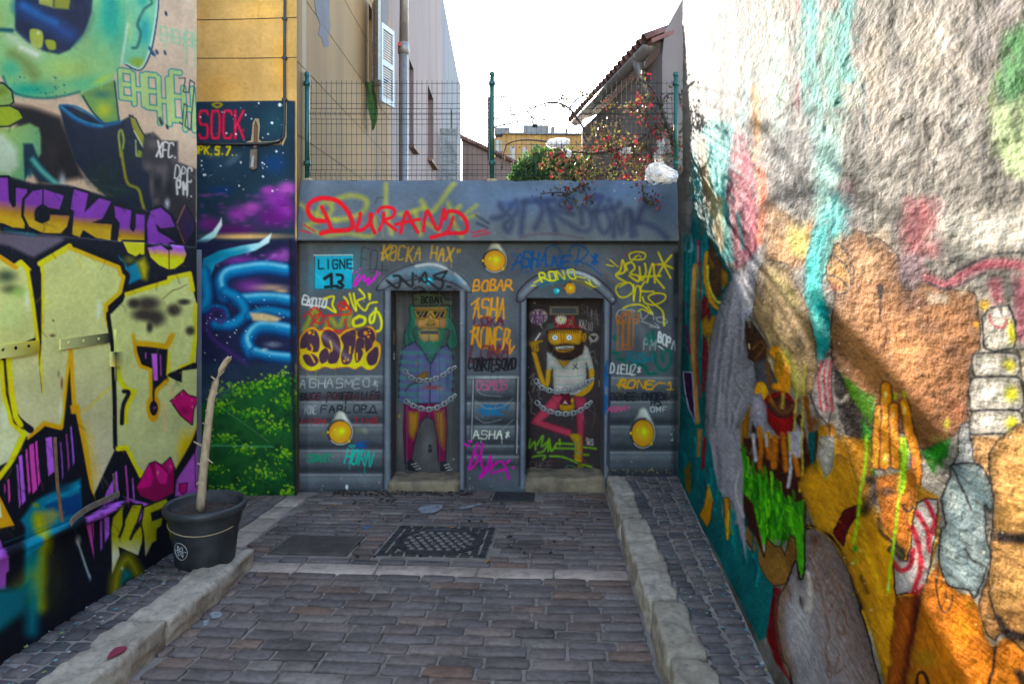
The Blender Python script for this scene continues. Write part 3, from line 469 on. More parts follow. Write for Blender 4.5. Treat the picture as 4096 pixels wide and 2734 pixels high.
    c.line([(365,660),(360,930)],6,'2a2a3a'); c.line([(330,600),(365,665),(400,600)],12,'3d3c55'); c.poly([(250,760),(330,715),(350,720),(345,770),(260,795)],'8e6a3c',4); c.blob(370,820,90,26,'7a3a3a',.9); c.blob(430,830,40,18,'8a6a3a',.7); c.line([(200,840),(240,800),(330,780)],10,'262a34',5,.8); c.blob(180,900,40,30,'4d4a78',.8); c.blob(475,760,26,130,'34425a',.6)
    # legs
    c.poly([(190,930),(470,925),(475,1100),(465,1310),(415,1315),(405,1150),(385,1040),(340,1015),(300,1050),(262,1180),(240,1310),(195,1320),(185,1100)],'782a4e',3,edge='26202a',ew=5); c.poly([(220,980),(290,985),(280,1080),(250,1170),(222,1120)],'a97c3e',6); c.poly([(395,980),(450,980),(462,1080),(455,1230),(425,1180),(405,1080)],'9a7040',8)
    c.poly([(200,1320),(235,1290),(290,1345),(285,1385),(235,1370),(200,1360)],'2a2a2e',3); c.poly([(420,1315),(465,1310),(500,1360),(470,1385),(425,1365)],'2f2f33',3)
    for x,y in ((240,1330),(255,1345),(268,1362),(455,1335),(465,1352),(475,1368)): c.line([(x,y),(x+30,y-8)],7,'b5b8bd',2)
    c.blob(345,1200,60,150,'7a7a80',.5); c.blob(362,1210,9,9,'15151a',1,.5); c.blob(362,1237,13,11,'15151a',1,.5)
    chain(c,[(190,705),(230,750),(300,775),(370,770),(440,745),(480,715),(530,685)],14,26); chain(c,[(195,905),(250,940),(330,965),(400,955),(460,925),(530,870)],14,26)
    c.line([(135,1412),(550,1420)],6,'2f5f9c',2); c.blob(158,1010,9,15,'a07a2a',1,.5); c.blob(272,665,7,20,'a8763a',.9)
    c.shade = None
    # between the doors
    c.fr(0,0,1); c.a[int((1150-660)*.5):int((1915-660)*.5), int((1560-1100)*.5):int((1840-1100)*.5)] *= .95
    c.fr(*K6)
    OR='e08c2c'
    lamp(c,232,65,70,68)
    c.line([(50,700),(52,260)],8,'2b2632',5,.6,False)
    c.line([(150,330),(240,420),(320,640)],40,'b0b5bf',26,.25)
    c.text('BOBAR',100,190,250,65,10,OR,.15,-5,jit=.06); c.line([(190,250),(245,254)],6,OR)
    c.text('ASHA',95,310,215,120,12,OR,.1,-10,jit=.08,sm=False); c.line([(85,340),(135,300)],10,OR); c.text('RONER',95,480,240,125,12,OR,.12,20,jit=.08); c.line([(80,510),(140,470)],10,OR); c.line([(330,560),(320,650),(355,600)],10,OR); c.line([(200,625),(285,618)],7,OR)
    c.text('LOKA',105,420,190,50,12,'5a2434',0,0,al=.75); c.text('LOMA',80,600,260,90,15,'5a2434',.2,-10,al=.7)
    c.text('CONRTES',70,680,200,65,10,'191419',.1,0,jit=.1,sm=True); c.text('OVO',275,680,95,60,11,'191419',.1,0,sm=True); c.line([(105,755),(160,750)],8,'191419'); c.line([(290,752),(340,745)],8,'191419')
    c.text('OSMOS',120,815,200,55,9,'b25a7e',.1,0,al=.85,sm=True); c.text('-RONE"',120,975,205,55,11,'2a6696',.1,-5,al=.9,sm=True); c.text('ASHA*',100,1130,240,50,7,'d8d6cc',.1,0)
    for p in ([(120,875),(160,905),(270,915)],[(110,940),(180,990),(280,980),(350,925)],[(110,1040),(170,1080),(270,1060)],[(350,1060),(270,1130)]): c.line(p,5,'8f9298',2,.7)
    c.line([(100,800),(88,1100),(85,1220)],16,'2c2f36',5); c.line([(98,800),(86,1200)],5,'b5b8bc',2); c.line([(372,800),(368,1050),(362,1275)],16,'2c2f36',5); c.line([(378,800),(370,1270)],5,'c5c8cc',2); c.line([(90,795),(375,795)],9,'a9adb2',4,.8)
    CP='b52d9a'
    c.line([(125,1210),(70,1370),(130,1310),(100,1260)],15,CP,3); c.line([(155,1210),(145,1320),(175,1380),(205,1290),(210,1370)],15,CP,3); c.line([(180,1360),(140,1425),(270,1320),(320,1430)],15,CP,3); c.line([(210,1395),(305,1370)],13,CP,3); [c.line([a,b],14,CP) for a,b in (((45,1215),(70,1225)),((70,1195),(85,1200)),((310,1330),(325,1315)),((345,1362),(352,1358)))]
    # right door frame and hood
    c.fr(*K5)
    for x in (75,625): c.line([(x,240),(x-8,1480)],44,'4d535e',4,1,False); c.line([(x-6,240),(x-14,1480)],14,'8690a0',9,.8,False); c.line([(x+21,240),(x+10,1390)],6,'25232c',4,1,False)
    c.line([(50,250),(45,1470)],9,'2b2036',4,.9,False); c.line([(652,270),(622,1330)],9,'2b2036',4,.9,False)
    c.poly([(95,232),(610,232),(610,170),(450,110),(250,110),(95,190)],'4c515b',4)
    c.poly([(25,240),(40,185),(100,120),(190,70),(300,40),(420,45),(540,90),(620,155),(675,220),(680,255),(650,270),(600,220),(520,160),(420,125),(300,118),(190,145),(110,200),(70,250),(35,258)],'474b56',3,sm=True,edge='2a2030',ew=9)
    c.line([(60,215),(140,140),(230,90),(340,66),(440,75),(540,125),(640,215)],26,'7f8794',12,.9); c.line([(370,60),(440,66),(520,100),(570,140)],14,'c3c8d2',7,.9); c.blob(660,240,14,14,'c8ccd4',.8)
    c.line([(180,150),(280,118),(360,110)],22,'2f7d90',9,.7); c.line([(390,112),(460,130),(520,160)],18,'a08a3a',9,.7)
    c.text('RONO',180,70,240,55,9,'cfc52c',-.3,-25,jit=.15); c.line([(140,130),(200,100)],8,'cfc52c'); c.line([(125,152),(150,148)],7,'cfc52c'); c.line([(420,90),(480,100)],7,'cfc52c'); c.line([(480,125),(540,160)],8,'cfc52c'); c.line([(500,110),(520,145)],8,'cfc52c'); [c.blob(x,y,6,6,'cfc52c',1,.5) for x,y in ((540,115),(550,135),(552,157))]
    c.blob(288,187,34,34,'1c5f74',1,.3); c.blob(290,185,26,26,'2fb0cc',1,.3); c.blob(300,183,12,12,'e0fafd',1); lamp(c,378,167,36,36,False)
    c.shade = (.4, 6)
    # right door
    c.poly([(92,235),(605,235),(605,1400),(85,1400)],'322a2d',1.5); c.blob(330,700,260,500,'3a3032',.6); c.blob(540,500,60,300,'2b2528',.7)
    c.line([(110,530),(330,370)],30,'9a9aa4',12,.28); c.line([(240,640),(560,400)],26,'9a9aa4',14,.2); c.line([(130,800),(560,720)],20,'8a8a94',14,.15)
    c.poly([(245,290),(435,290),(435,345),(245,345)],'4a3c2a',1.5,edge='2a221a',ew=5); c.poly([(262,300),(418,300),(418,335),(262,335)],'352c22',1); c.line([(315,340),(360,338)],9,'b9b3a6',1,1,False); c.line([(322,310),(330,311)],7,'d0a83a')
    c.poly([(270,350),(412,350),(418,412),(460,418),(455,435),(300,436),(228,425),(235,405),(272,405)],'8c2f38',3); c.poly([(230,405),(270,400),(275,430),(228,428)],'3f6a58',4); c.spat(275,350,412,425,40,4,7,'4f8a6c',3,.9)
    for a in range(12): c.line([(318,374),(318+34*math.cos(a*.5236),374+28*math.sin(a*.5236))],9,'dcdccf',2,1,False)
    c.blob(316,374,11,10,'d8ae2a',1,.4)
    c.poly([(240,440),(455,438),(465,520),(455,590),(400,635),(340,640),(280,610),(238,560),(228,490)],'2c1b16',3,sm=True)
    c.poly([(238,455),(255,445),(440,442),(455,470),(450,520),(430,535),(340,530),(270,540),(235,510)],'bd8a1e',3,sm=True); c.blob(330,460,100,30,'c79a2e',.6)
    for i in range(14): c.line([(250+i*14,438),(246+i*14,462)],6,'3a1f16',2,.9)
    c.poly([(272,552),(310,545),(400,535),(412,545),(395,575),(340,590),(290,580)],'b3821c',3,sm=True); c.poly([(280,548),(405,540),(400,562),(345,576),(292,570)],'2a1a18',2,sm=True)
    for i in range(11): c.blob(288+i*11,556-abs(i-5)*-.4-i*.6,6,6,'e9e6da',1,.5); c.blob(292+i*10.4,567-i*.7+(3 if 3<i<8 else 0),5,5,'dedacb',1,.5)
    for x in (278,372): c.blob(x,493,24,22,'2b2018',1,.8); c.blob(x,493,21,20,'efece2',1,.8); c.blob(x+1,493,7,7,'3a1c30',1,.5)
    c.line([(318,460),(322,530)],6,'7a5614',2); c.line([(338,460),(334,530)],6,'7a5614',2); c.poly([(460,470),(480,465),(488,490),(475,520),(460,515)],'b3831c',2,sm=True); c.line([(468,480),(476,492),(470,508)],5,'5a3f12')
    # shirt
    SH='b5aeac'
    c.poly([(225,580),(290,630),(335,690),(380,645),(460,600),(475,535),(500,560),(525,640),(540,710),(500,715),(485,660),(490,850),(470,875),(270,870),(262,700),(255,715),(222,712)],SH,3,edge='33292a',ew=4); c.blob(380,800,110,60,'9c9094',.6)
    for y in (640,690,745,800): c.line([(265,y),(380,y+6),(488,y-8)],5,'5f8f8c',2,.8)
    for y in (600,640,690): c.line([(470,y),(530,y-16)],5,'5f8f8c',2,.8); c.line([(224,y),(256,y)],5,'5f8f8c',2,.8)
    c.poly([(292,635),(335,692),(382,642),(340,648)],'bd8a1e',2); c.line([(400,670),(430,700)],5,'2b2a30'); c.line([(425,668),(398,702)],5,'2b2a30'); c.blob(345,830,30,16,'6a3a3a',.5)
    YS='ad8318'
    c.line([(235,715),(230,780),(212,815),(180,730),(155,640),(140,590)],30,YS,3); c.poly([(112,520),(195,508),(198,520),(170,535),(175,580),(140,588),(118,555)],YS,2,sm=True,edge='4a3608',ew=4); c.line([(150,510),(180,465)],9,'d8d8d4',2); c.line([(135,545),(140,570)],4,'4a3608'); c.line([(155,540),(158,570)],4,'4a3608')
    c.line([(520,715),(520,780),(500,830),(430,880),(380,925)],34,YS,3); c.poly([(300,930),(330,920),(400,925),(410,955),(380,980),(320,975)],YS,2,sm=True,edge='4a3608',ew=3)
    c.poly([(315,860),(375,860),(385,935),(340,940),(312,930)],'5c1c28',2); c.poly([(330,930),(345,905),(365,930)],'d9c9c9',2)
    PK='b24a5c'
    c.poly([(270,870),(330,880),(300,960),(200,1040),(390,1100),(385,1150),(260,1110),(120,1060),(130,1030),(200,950)],PK,3,edge='4a1c26',ew=4); c.poly([(400,880),(485,885),(470,1050),(465,1320),(440,1320),(425,1100),(415,960)],'a8445a',3,edge='4a1c26',ew=4)
    c.poly([(380,1130),(420,1125),(450,1140),(458,1200),(455,1290),(430,1310),(405,1280),(410,1200),(380,1150)],'a88428',2,sm=True); c.line([(415,1180),(412,1240),(440,1250),(438,1180)],5,'4f8f8c',2); c.poly([(440,1320),(470,1330),(465,1375),(320,1380),(340,1360),(420,1350)],'8a7420',2); [c.blob(412+i*9,1295+i*3,6,10,'b8943a',1,.4) for i in range(5)]
    c.line([(345,1350),(370,1335),(410,1345)],5,'3f7f6c')
    GN='6c9c2e'
    for p in ([(115,1165),(110,1220),(145,1180),(150,1230)],[(160,1200),(200,1140),(190,1210),(230,1180),(205,1240),(165,1250)],[(235,1240),(240,1160),(255,1240),(290,1190)],[(310,1165),(310,1200)],[(300,1190),(400,1195)],[(285,1222),(410,1225)],[(470,1215),(550,1225)],[(130,1280),(180,1270),(215,1275),(200,1295)],[(245,1275),(330,1280),(430,1320)],[(470,1265),(500,1265)],[(465,1330),(520,1345)]): c.line(p,13,GN,3,.9)
    c.text('CHEE',110,1310,160,50,5,'6a5a5e',.1,0,al=.8); c.text('SAIS',485,1155,48,40,4,'b5b0b0',0,10); c.text('KAZIO',440,370,90,50,4,'9c9698',0,30); c.text('ST*A',455,275,110,60,3,'77717a',0,40,al=.8); c.text('HERE',500,320,80,60,3,'77717a',0,30,al=.7)
    for i,p in enumerate(([(110,760),(140,730),(120,800),(150,790),(130,850)],[(160,840),(180,830),(170,880),(190,900)],[(110,930),(130,900),(120,980),(150,1000)],[(105,850),(120,900)])): c.line(p,5,'8f8680',2,.7)
    c.line([(540,570),(545,660)],3,'8f8680',2,.6); c.line([(550,640),(560,670)],4,'a09a94',2,.6); c.line([(530,930),(545,1000),(520,1100)],4,'6a4030',2,.7)
    c.poly([(115,330),(150,308),(200,310),(228,340),(222,380),(190,405),(198,435),(172,408),(130,400),(112,370)],'b0a6a2',2,sm=True); c.text('QUE',128,318,80,26,6,'4a2a55'); c.text('PASSE',118,345,105,26,6,'4a2a55'); c.text('ODN!',135,374,80,26,6,'4a2a55')
    c.poly([(500,490),(525,465),(555,468),(568,495),(550,520),(520,525),(512,545),(510,518)],'a39b98',2,sm=True); c.poly([(512,482),(528,480),(534,488),(542,478),(552,486),(533,512)],'2f2528',2)
    chain(c,[(150,770),(190,820),(260,845),(350,845),(430,825),(490,790),(530,765)],16,26); chain(c,[(155,915),(210,965),(290,990),(370,995),(450,970),(520,915)],16,26)
    c.text('LIFE',600,660,36,150,5,'24538c',0,0); c.line([(612,680),(600,860),(615,900),(600,1000)],8,'24538c',3,.9); c.text('8R',592,880,36,110,6,'24538c')
    c.shade = None
    # right part
    c.fr(*K2)
    BL='27497f'
    c.text('A',340,700,110,150,17,BL,.2,0); c.line([(330,800),(440,775)],13,BL); c.text('SHA',420,690,250,130,20,BL,.2,0,sm=True); c.line([(520,680),(505,840)],20,BL); c.line([(620,730),(640,650),(720,630),(760,690),(720,760),(660,810),(620,790)],13,BL); c.text('NE',690,720,180,100,17,BL,.2,0,sm=True); c.line([(840,690),(860,640),(940,630),(1010,680),(960,750),(880,780)],14,BL); c.line([(930,660),(900,820)],14,BL); c.line([(900,770),(1010,800),(1130,895)],13,BL); c.text('*',1030,680,110,130,15,BL); c.line([(340,690),(370,730)],10,BL); c.line([(320,700),(345,735)],10,BL); c.line([(430,870),(520,860)],9,BL); c.blob(800,780,160,70,'2e5a9c',.15)
    AY='b7a92c'
    c.line([(1450,720),(1400,760),(1380,710),(1440,685),(1520,700),(1510,750),(1420,755)],14,AY,2); c.line([(1430,730),(1470,715),(1480,740)],9,AY)
    c.line([(1210,760),(1280,820)],11,AY); c.line([(1175,800),(1240,815)],11,AY)
    for p in ([(1260,890),(1340,860),(1320,760),(1300,850),(1260,900),(1360,960)],[(1360,850),(1350,800),(1400,780),(1430,830),(1390,880),(1460,900),(1460,950),(1380,900)],[(1470,820),(1490,940),(1530,870),(1520,790)],[(1540,960),(1590,790),(1610,960)],[(1480,910),(1660,900)],[(1600,900),(1690,1010)],[(1640,690),(1690,800),(1750,920)],[(1760,715),(1690,800),(1640,890)],[(1610,800),(1690,800),(1785,838)]): c.line(p,18,AY,2)
    for p in ([(1350,960),(1280,980),(1260,1030),(1300,1090),(1370,1080),(1420,1020),(1380,960),(1290,1000)],[(1420,980),(1420,1125),(1440,1000),(1480,1010),(1475,1130)],[(1520,950),(1480,1030),(1600,1040)],[(1500,1090),(1520,1140),(1600,1160),(1690,1120),(1700,1070),(1620,1055),(1550,1090),(1600,1150),(1680,1220),(1690,1345)],[(1325,1190),(1400,1160),(1500,1165),(1580,1240)]): c.line(p,15,AY,2)
    c.blob(1695,1340,12,12,AY,1,.5); c.line([(1460,1220),(1500,1200),(1590,1245),(1545,1170)],12,AY)
    c.line([(1260,1270),(1290,1210),(1400,1205),(1430,1220)],6,'b5b5b8',2); c.line([(1480,1220),(1500,1290),(1580,1220),(1600,1290)],6,'b5b5b8',2); c.line([(1620,1280),(1680,1270),(1720,1320),(1640,1310),(1620,1270)],6,'b5b5b8',2); c.line([(1490,1305),(1650,1365)],7,'a9a9ae',2); c.line([(1610,1320),(1650,1367),(1560,1350)],6,'a9a9ae',2)
    PR='a35e28'
    c.text('ROYE',1265,1260,200,70,9,PR,0,-10); [c.line([(x,1300),(x-6,1540)],12,PR,3,.9,False) for x in (1280,1320,1330,1372,1382,1418)]; c.line([(1320,1535),(1372,1500),(1382,1530)],9,PR); c.line([(1265,1562),(1400,1555)],9,PR); c.line([(1310,1235),(1380,1215),(1410,1230),(1330,1245)],10,PR); c.line([(1465,1240),(1465,1310)],10,PR); c.line([(1440,1320),(1475,1310)],9,PR)
    for i,(x,y) in enumerate(((1245,690),(1290,780),(1170,880),(1120,850),(1240,940),(1620,790),(1400,660),(1330,690),(1620,1075))): c.line([(x,y),(x+4,y+14+(i%3)*14)],11,'8a2a48',4,.6,False)
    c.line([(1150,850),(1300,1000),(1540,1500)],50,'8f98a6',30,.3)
    c.poly([(1785,700),(1830,690),(1850,720),(1835,1060),(1775,1065)],'16181f',4); c.line([(1812,1060),(1800,1270)],26,'33373f',4,1,False); c.line([(1805,1070),(1795,1260)],8,'787d86',4,.8,False); c.poly([(1780,1275),(1825,1268),(1830,1330),(1790,1350)],'16181f',4); c.line([(1810,1350),(1800,1500)],20,'3a3e46',4,1,False)
    c.text('BOPA',1640,1400,160,85,12,'dcdce0',.1,90,jit=.05); c.line([(1645,1530),(1700,1570)],9,'dcdce0')
    c.fr(*K7)
    c.text('PM',305,555,80,65,6,'8fa39e',.1,10,sm=True); TG='12584c'
    for p in ([(360,510),(370,560)],[(330,530),(340,580)],[(110,640),(150,650)],[(130,680),(190,690)],[(200,715),(300,720),(330,770),(380,770)],[(370,640),(390,730),(440,750),(475,690),(465,630),(420,640),(425,690)],[(120,540),(125,560)]): c.line(p,20,TG,5,.85)
    c.text('ROSH',200,640,170,55,9,'1f6a7c',.1,10); c.line([(225,690),(340,690)],7,'1f6a7c')
    c.text('DIFUZ*',95,712,200,55,7,'cfcfd2',.1,10); c.line([(130,770),(240,778)],5,'cfcfd2'); c.line([(135,845),(180,810),(150,830),(190,865)],9,'c58f26'); c.text('RONE',150,812,230,48,10,'c58f26',.2,5,sm=True); c.line([(360,860),(400,830),(440,835)],8,'c58f26'); c.line([(455,840),(470,825),(475,870)],9,'c58f26'); c.line([(450,872),(495,870)],8,'c58f26')
    c.text('OZUE',95,895,130,42,8,'191a20',.05,0,sm=True); c.text('E.CNOFX',230,893,220,45,8,'191a20',.05,0); c.text('H5',350,935,70,36,8,'191a20'); c.text('ASHA"',80,980,150,32,7,'b5567e',.3,-5); c.text('OMF/',345,980,150,30,5,'b9b9bc'); 
    lamp(c,298,1145,72,88)
    c.spat(470,1110,495,1190,14,3,9,'d0d0d0',4); c.spat(60,1370,480,1400,60,3,8,'9a7d50',6,.8); c.line([(510,20),(500,1400)],30,'1a1d24',12,.8,False)
    # weather: drips, specks, foot dirt, a dark stroke down the left edge
    c.fr(0,0,1); c.spat(1180,730,2720,1950,120,1.5,5,'a9abb0',12,.6); c.spat(1180,1900,2720,1985,120,2,7,'8c8474',13,.6); c.line([(1165,960),(1172,2000)],16,'16161c',6,.9,False)
    c.line([(1190,963),(2740,973)],9,'1a1b20',5,.8,False)  # painted shadow along the underside of the fascia lip
    c.brush(1180,740,2720,1960,700,50,5,.08,.18,80,6); c.noise(30,30,.10,8); c.noise(3.5,3.5,.05,9,2)
    return c
R1, R2, R3, R4, R5, R6, RA, RB = (2660,0,1.568), (3300,0,1.568), (2660,900,1.568), (3300,900,1.568), (2660,1750,1.5935), (3300,1750,1.5935), (2660,784,2.0), (3300,1900,1.88)
def art_right():
    c = Canvas(2640, -360, 4360, 2900, '646160')
    Y, X = np.mgrid[0:c.H, 0:c.W]; n = fbm(X/30., Y/160., 4)-.5; c.a *= np.clip(1+1.0*n, .4, 1.7)[..., None]
    n2 = fbm(X/120.+9, Y/200., 3)-.5; c.a *= (1+.4*n2)[..., None]
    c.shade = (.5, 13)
    BKL='1a1718'; TE='2f7f82'; TD='0f5a62'; TM='14727a'
    c.fr(*R1)
    for p,w,col,al in (([(640,-200),(640,120)],90,'7f9a94',.6),([(900,-100),(900,300),(940,800)],120,TE,.7),([(800,-50),(850,250),(870,420)],50,'74706c',.6),([(700,180),(700,420),(720,800)],110,'8fb0ac',.6),([(540,400),(500,600),(480,800)],50,'5c8f92',.7),([(620,60),(560,400)],70,'7a756f',.7),([(300,0),(280,400)],70,'605d5a',.6),([(520,-100),(540,300)],60,'8d8a88',.5),([(420,100),(400,700)],60,'8d8a88',.5),([(640,250),(620,420)],80,'6f7b76',.7),([(1060,-50),(1120,150)],90,'544c48',.7),([(1000,280),(1000,480)],80,'5b7d72',.7),([(960,330),(1000,520)],26,'28413c',.8),([(1130,-20),(1150,60)],60,'3a2c33',.8),([(830,0),(830,80)],30,'8a4a55',.6),([(840,480),(820,740)],24,'8a3a4a',.6),([(150,300),(150,1200)],40,'6f6c68',.6)): c.line(p,w,col,w*.45*c.k(),al)
    c.line([(610,100),(640,150),(690,130)],24,'8f8c8a',5,.8)
    c.line([(555,540),(570,700),(575,860),(560,1000)],34,'8a6238',7); c.line([(575,560),(590,900)],9,'c0a078',4,.7)
    c.blob(850,950,250,390,'6d6c70',.95,.3); c.blob(760,890,90,70,'46454a',.6); c.blob(880,860,90,60,'5b5a5f',.8); c.blob(830,1200,190,150,'595a60',.7); c.blob(960,1050,80,170,'7d8a8e',.7); c.line([(940,1240),(960,1000),(900,800)],26,'5a5e63',10,.8)
    # flaked and scraped patches of the old plaster, pale ones adding painted glints
    c.fr(0,0,1); Rf = np.random.RandomState(41)
    for i in range(90):
        x = 2760+Rf.rand()*1330; y = Rf.rand()*880; k = .35+.65*(x-2700)/1400
        c.blob(x, y, (10+26*Rf.rand())*k, (30+80*Rf.rand())*k, ('a9a6a2','8f8c88','3f3c3b','b5b2ae','4a4645')[i%5], .5, .35, 10*Rf.randn())
    for i in range(16):
        x = 2900+Rf.rand()*1150; y = Rf.rand()*800; q = [(x, y)]
        for _ in range(5): q.append((q[-1][0]+14*Rf.randn(), q[-1][1]+25+25*Rf.rand()))
        c.line(q, 5+4*Rf.rand(), '2b2827', 2, .8)
    c.fr(*R1)
    # far end: teal ground and drips
    c.poly([(185,880),(260,770),(420,750),(520,1000),(560,1600),(140,1700),(170,1100)],TM,14,.85); c.line([(215,880),(250,780),(330,740),(470,780)],9,'4f5658',4,.9); c.line([(300,760),(320,900),(350,1100),(330,1300)],70,'5fa0a2',20,.8); c.blob(340,850,60,80,'9fc0c2',.7)
    c.poly([(440,775),(480,790),(520,900),(550,1050),(570,1300),(600,1568),(440,1700),(400,1400),(380,1200),(400,1000)],'9a5a68',8,grad=('8a4a60',(480,800),(500,1500))); c.line([(450,900),(450,1300),(470,1560)],26,'c07a80',10,.8); c.line([(500,1000),(540,1250),(560,1550)],40,'a8485c',16,.8); c.line([(470,1080),(540,1180),(570,1250)],26,'5c2a3a',10,.8); c.line([(455,1330),(480,1560)],16,TM,6)
    c.line([(230,880),(250,1100),(330,1500)],60,'8d6a45',16,.8); c.line([(200,900),(240,1160),(270,1500)],26,'5f4a3c',8,.8); c.line([(330,1250),(350,1560)],40,'b0926a',12,.8); c.line([(600,1060),(620,1250),(600,1500)],60,'a85a35',14,.9); c.line([(620,1100),(640,1450)],30,'b0412c',10,.7)
    c.poly([(640,1240),(760,1330),(860,1400),(930,1380),(930,1600),(640,1800),(630,1500)],'a07a52',16,.95); c.blob(820,1480,120,140,'9c9a4e',.9); c.blob(830,1560,90,80,'b5b56a',.8)
    # bright teal ribbon
    c.line([(990,850),(1000,1000),(1000,1200),(990,1300)],110,'7fb5b8',40,.7); c.poly([(960,1330),(1090,1200),(1180,1230),(1160,1420),(1060,1568),(1030,1700),(900,1800),(900,1568)],'5fabb0',14)
    c.line([(1150,1150),(1160,1260)],70,'6a4a55',24,.6)
    c.fr(*RA)
    c.poly([(1190,250),(1370,180),(1330,330),(1300,450),(1260,640),(1270,800),(1320,1000),(1330,1180),(1300,1240),(1240,1340),(1215,1280),(1190,1100),(1150,920),(1110,760),(1110,550),(1150,350)],'2b8d93',6,sm=True,edge='23403f',ew=6); c.line([(1180,480),(1190,700),(1240,950)],60,'4fb0b4',24,.7); c.line([(1290,900),(1260,1200)],36,'1b7076',14,.7); c.line([(1200,980),(1220,1120)],36,'7fbcbc',14,.6)
    # far strip: teal with slats, bat, ornaments
    c.poly([(150,380),(160,250),(210,0),(330,100),(380,300),(470,520),(540,640),(450,800),(330,1560),(320,3000),(90,3000)],TD,5); 
    for i in range(26):
        x=150+i*8; c.line([(x,300+(i*53)%300),(x-10,600+(i*97)%700),(x+5,900+(i*97)%700)],7,('1b8088','0b434b','1d6f78','2a939a')[i%4],3,.8)
    c.poly([(155,60),(205,0),(215,60),(200,250),(160,430),(165,250)],'a7a2ac',6); c.line([(200,300),(215,420),(190,440)],16,'9fb2ba',6,.8); c.line([(265,360),(270,540)],30,'6a3550',6); c.line([(260,400),(262,520)],12,'a98aa0',5)
    c.line([(240,560),(222,900),(225,1300),(240,1560),(255,1800)],44,'a5804f',4); c.line([(232,580),(214,900),(218,1300)],14,'c09a68',5); c.line([(255,620),(245,1000),(250,1500)],9,'6b5031',4); c.line([(270,500),(285,700),(265,1000),(255,1300),(280,1600)],14,'7a3232',4); c.line([(290,100),(300,300)],26,'6f4a3a',8,.7)
    c.poly([(350,330),(420,480),(480,580),(450,700),(440,800),(400,810),(360,740),(350,560)],'4f3a2c',6); c.line([(335,450),(320,620),(340,760),(380,860),(430,900)],30,'b27d20',3); c.line([(345,560),(345,700),(400,830),(450,850)],22,'c9b454',4); c.poly([(455,580),(500,620),(500,690),(460,740),(450,650)],'b27d20',4)
    c.poly([(310,780),(340,820),(360,930),(350,1000),(320,960),(300,1050),(285,980),(290,850)],'7c2a30',3); c.poly([(290,1000),(330,950),(345,1000),(380,950),(410,960),(370,1080),(340,1250),(335,1100),(300,1150)],'b9902c',3); c.poly([(300,1100),(330,1150),(350,1300),(310,1560),(290,1560)],'7c2a30',4); c.line([(170,1040),(180,1150),(190,1250)],22,'6a2458',4); c.line([(165,850),(172,900)],14,'5a3a80',4)
    c.poly([(145,1400),(215,1410),(240,1800),(190,1700),(160,1560)],'3d2350',2,edge='a9a0b8',ew=10)
    # grey drapery (bright where the sun strikes)
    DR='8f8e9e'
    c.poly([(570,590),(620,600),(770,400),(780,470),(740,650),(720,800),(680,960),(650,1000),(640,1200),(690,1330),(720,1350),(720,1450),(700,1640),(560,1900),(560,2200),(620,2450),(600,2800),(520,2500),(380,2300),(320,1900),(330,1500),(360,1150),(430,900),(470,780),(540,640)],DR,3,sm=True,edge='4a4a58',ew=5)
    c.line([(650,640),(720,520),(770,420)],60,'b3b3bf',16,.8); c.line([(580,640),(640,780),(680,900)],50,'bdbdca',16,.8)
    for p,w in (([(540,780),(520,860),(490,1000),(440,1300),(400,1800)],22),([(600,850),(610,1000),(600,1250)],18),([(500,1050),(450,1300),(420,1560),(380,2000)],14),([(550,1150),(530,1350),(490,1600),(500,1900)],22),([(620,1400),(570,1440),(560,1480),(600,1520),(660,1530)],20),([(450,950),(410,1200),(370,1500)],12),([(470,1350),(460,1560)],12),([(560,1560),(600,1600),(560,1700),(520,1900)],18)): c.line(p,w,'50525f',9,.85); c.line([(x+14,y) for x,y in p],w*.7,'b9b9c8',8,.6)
    # figure in brown
    c.poly([(640,1000),(690,1000),(760,1100),(850,1250),(820,1300),(720,1330),(670,1300),(650,1180)],'3a261a',4); c.line([(700,1220),(760,1160),(790,1200),(720,1300)],10,'6a4628',4); c.line([(672,1180),(676,1220)],10,'c9b9a0',2)
    c.poly([(720,800),(740,650),(800,520),(890,520),(990,560),(1030,680),(1110,820),(1150,950),(1190,1100),(1215,1300),(1220,1420),(1190,1560),(1060,1568),(980,1450),(900,1250),(820,1150),(740,1030),(700,920)],'8f7a5e',6,sm=True,edge='33261f',ew=6)
    for i in range(60):
        t=i/59.; x=760+330*t*(.6+.4*math.sin(i*2.1)); y=580+800*t; c.line([(x,y),(x+40+30*math.sin(i),y+120)],14+10*abs(math.sin(i*3.3)),('a08862','5a4634','8f7a55','b0a078','4a3a30')[i%5],6,.55)
    c.line([(860,620),(980,760),(1040,850)],60,'a29a62',22,.7); c.blob(1080,1180,70,160,'352b26',.6); c.blob(760,700,40,160,'4a423c',.7)
    c.line([(880,1240),(950,1330),(960,1450),(950,1560)],90,'b27a1c',5); c.poly([(880,1240),(930,1240),(960,1400),(980,1500),(870,1560),(870,1400)],'b9851c',4); c.line([(960,1260),(1040,1420),(1060,1568)],60,'9a9650',16,.8)
    # striped candle
    c.fr(*R3)
    c.poly([(1030,800),(1055,830),(1045,1000),(1050,1150),(1020,1250),(960,1180),(910,1080),(950,930)],'b3a6ac',3,edge='2a2226',ew=8)
    for x in (970,1005,1035): c.line([(x+10,850),(x-8,980),(x+15,1160)],14,'9a3a46',4,.9)
    c.poly([(885,880),(940,930),(950,960),(910,1060),(870,1060)],'8c7458',6); c.blob(910,1010,36,40,'a58a6a',.8)
    # basket and melting dessert
    c.poly([(555,860),(640,840),(700,980),(690,1090),(560,1060),(570,950)],'4a4a52',5); c.blob(600,1040,45,70,'c28a1e',1,.75); c.blob(615,1030,18,40,'e2b848',.8); c.line([(640,870),(660,1000),(690,1150),(720,1170)],22,'5a3a24',5); c.line([(690,1010),(740,1000),(760,900)],40,'b97a16',6)
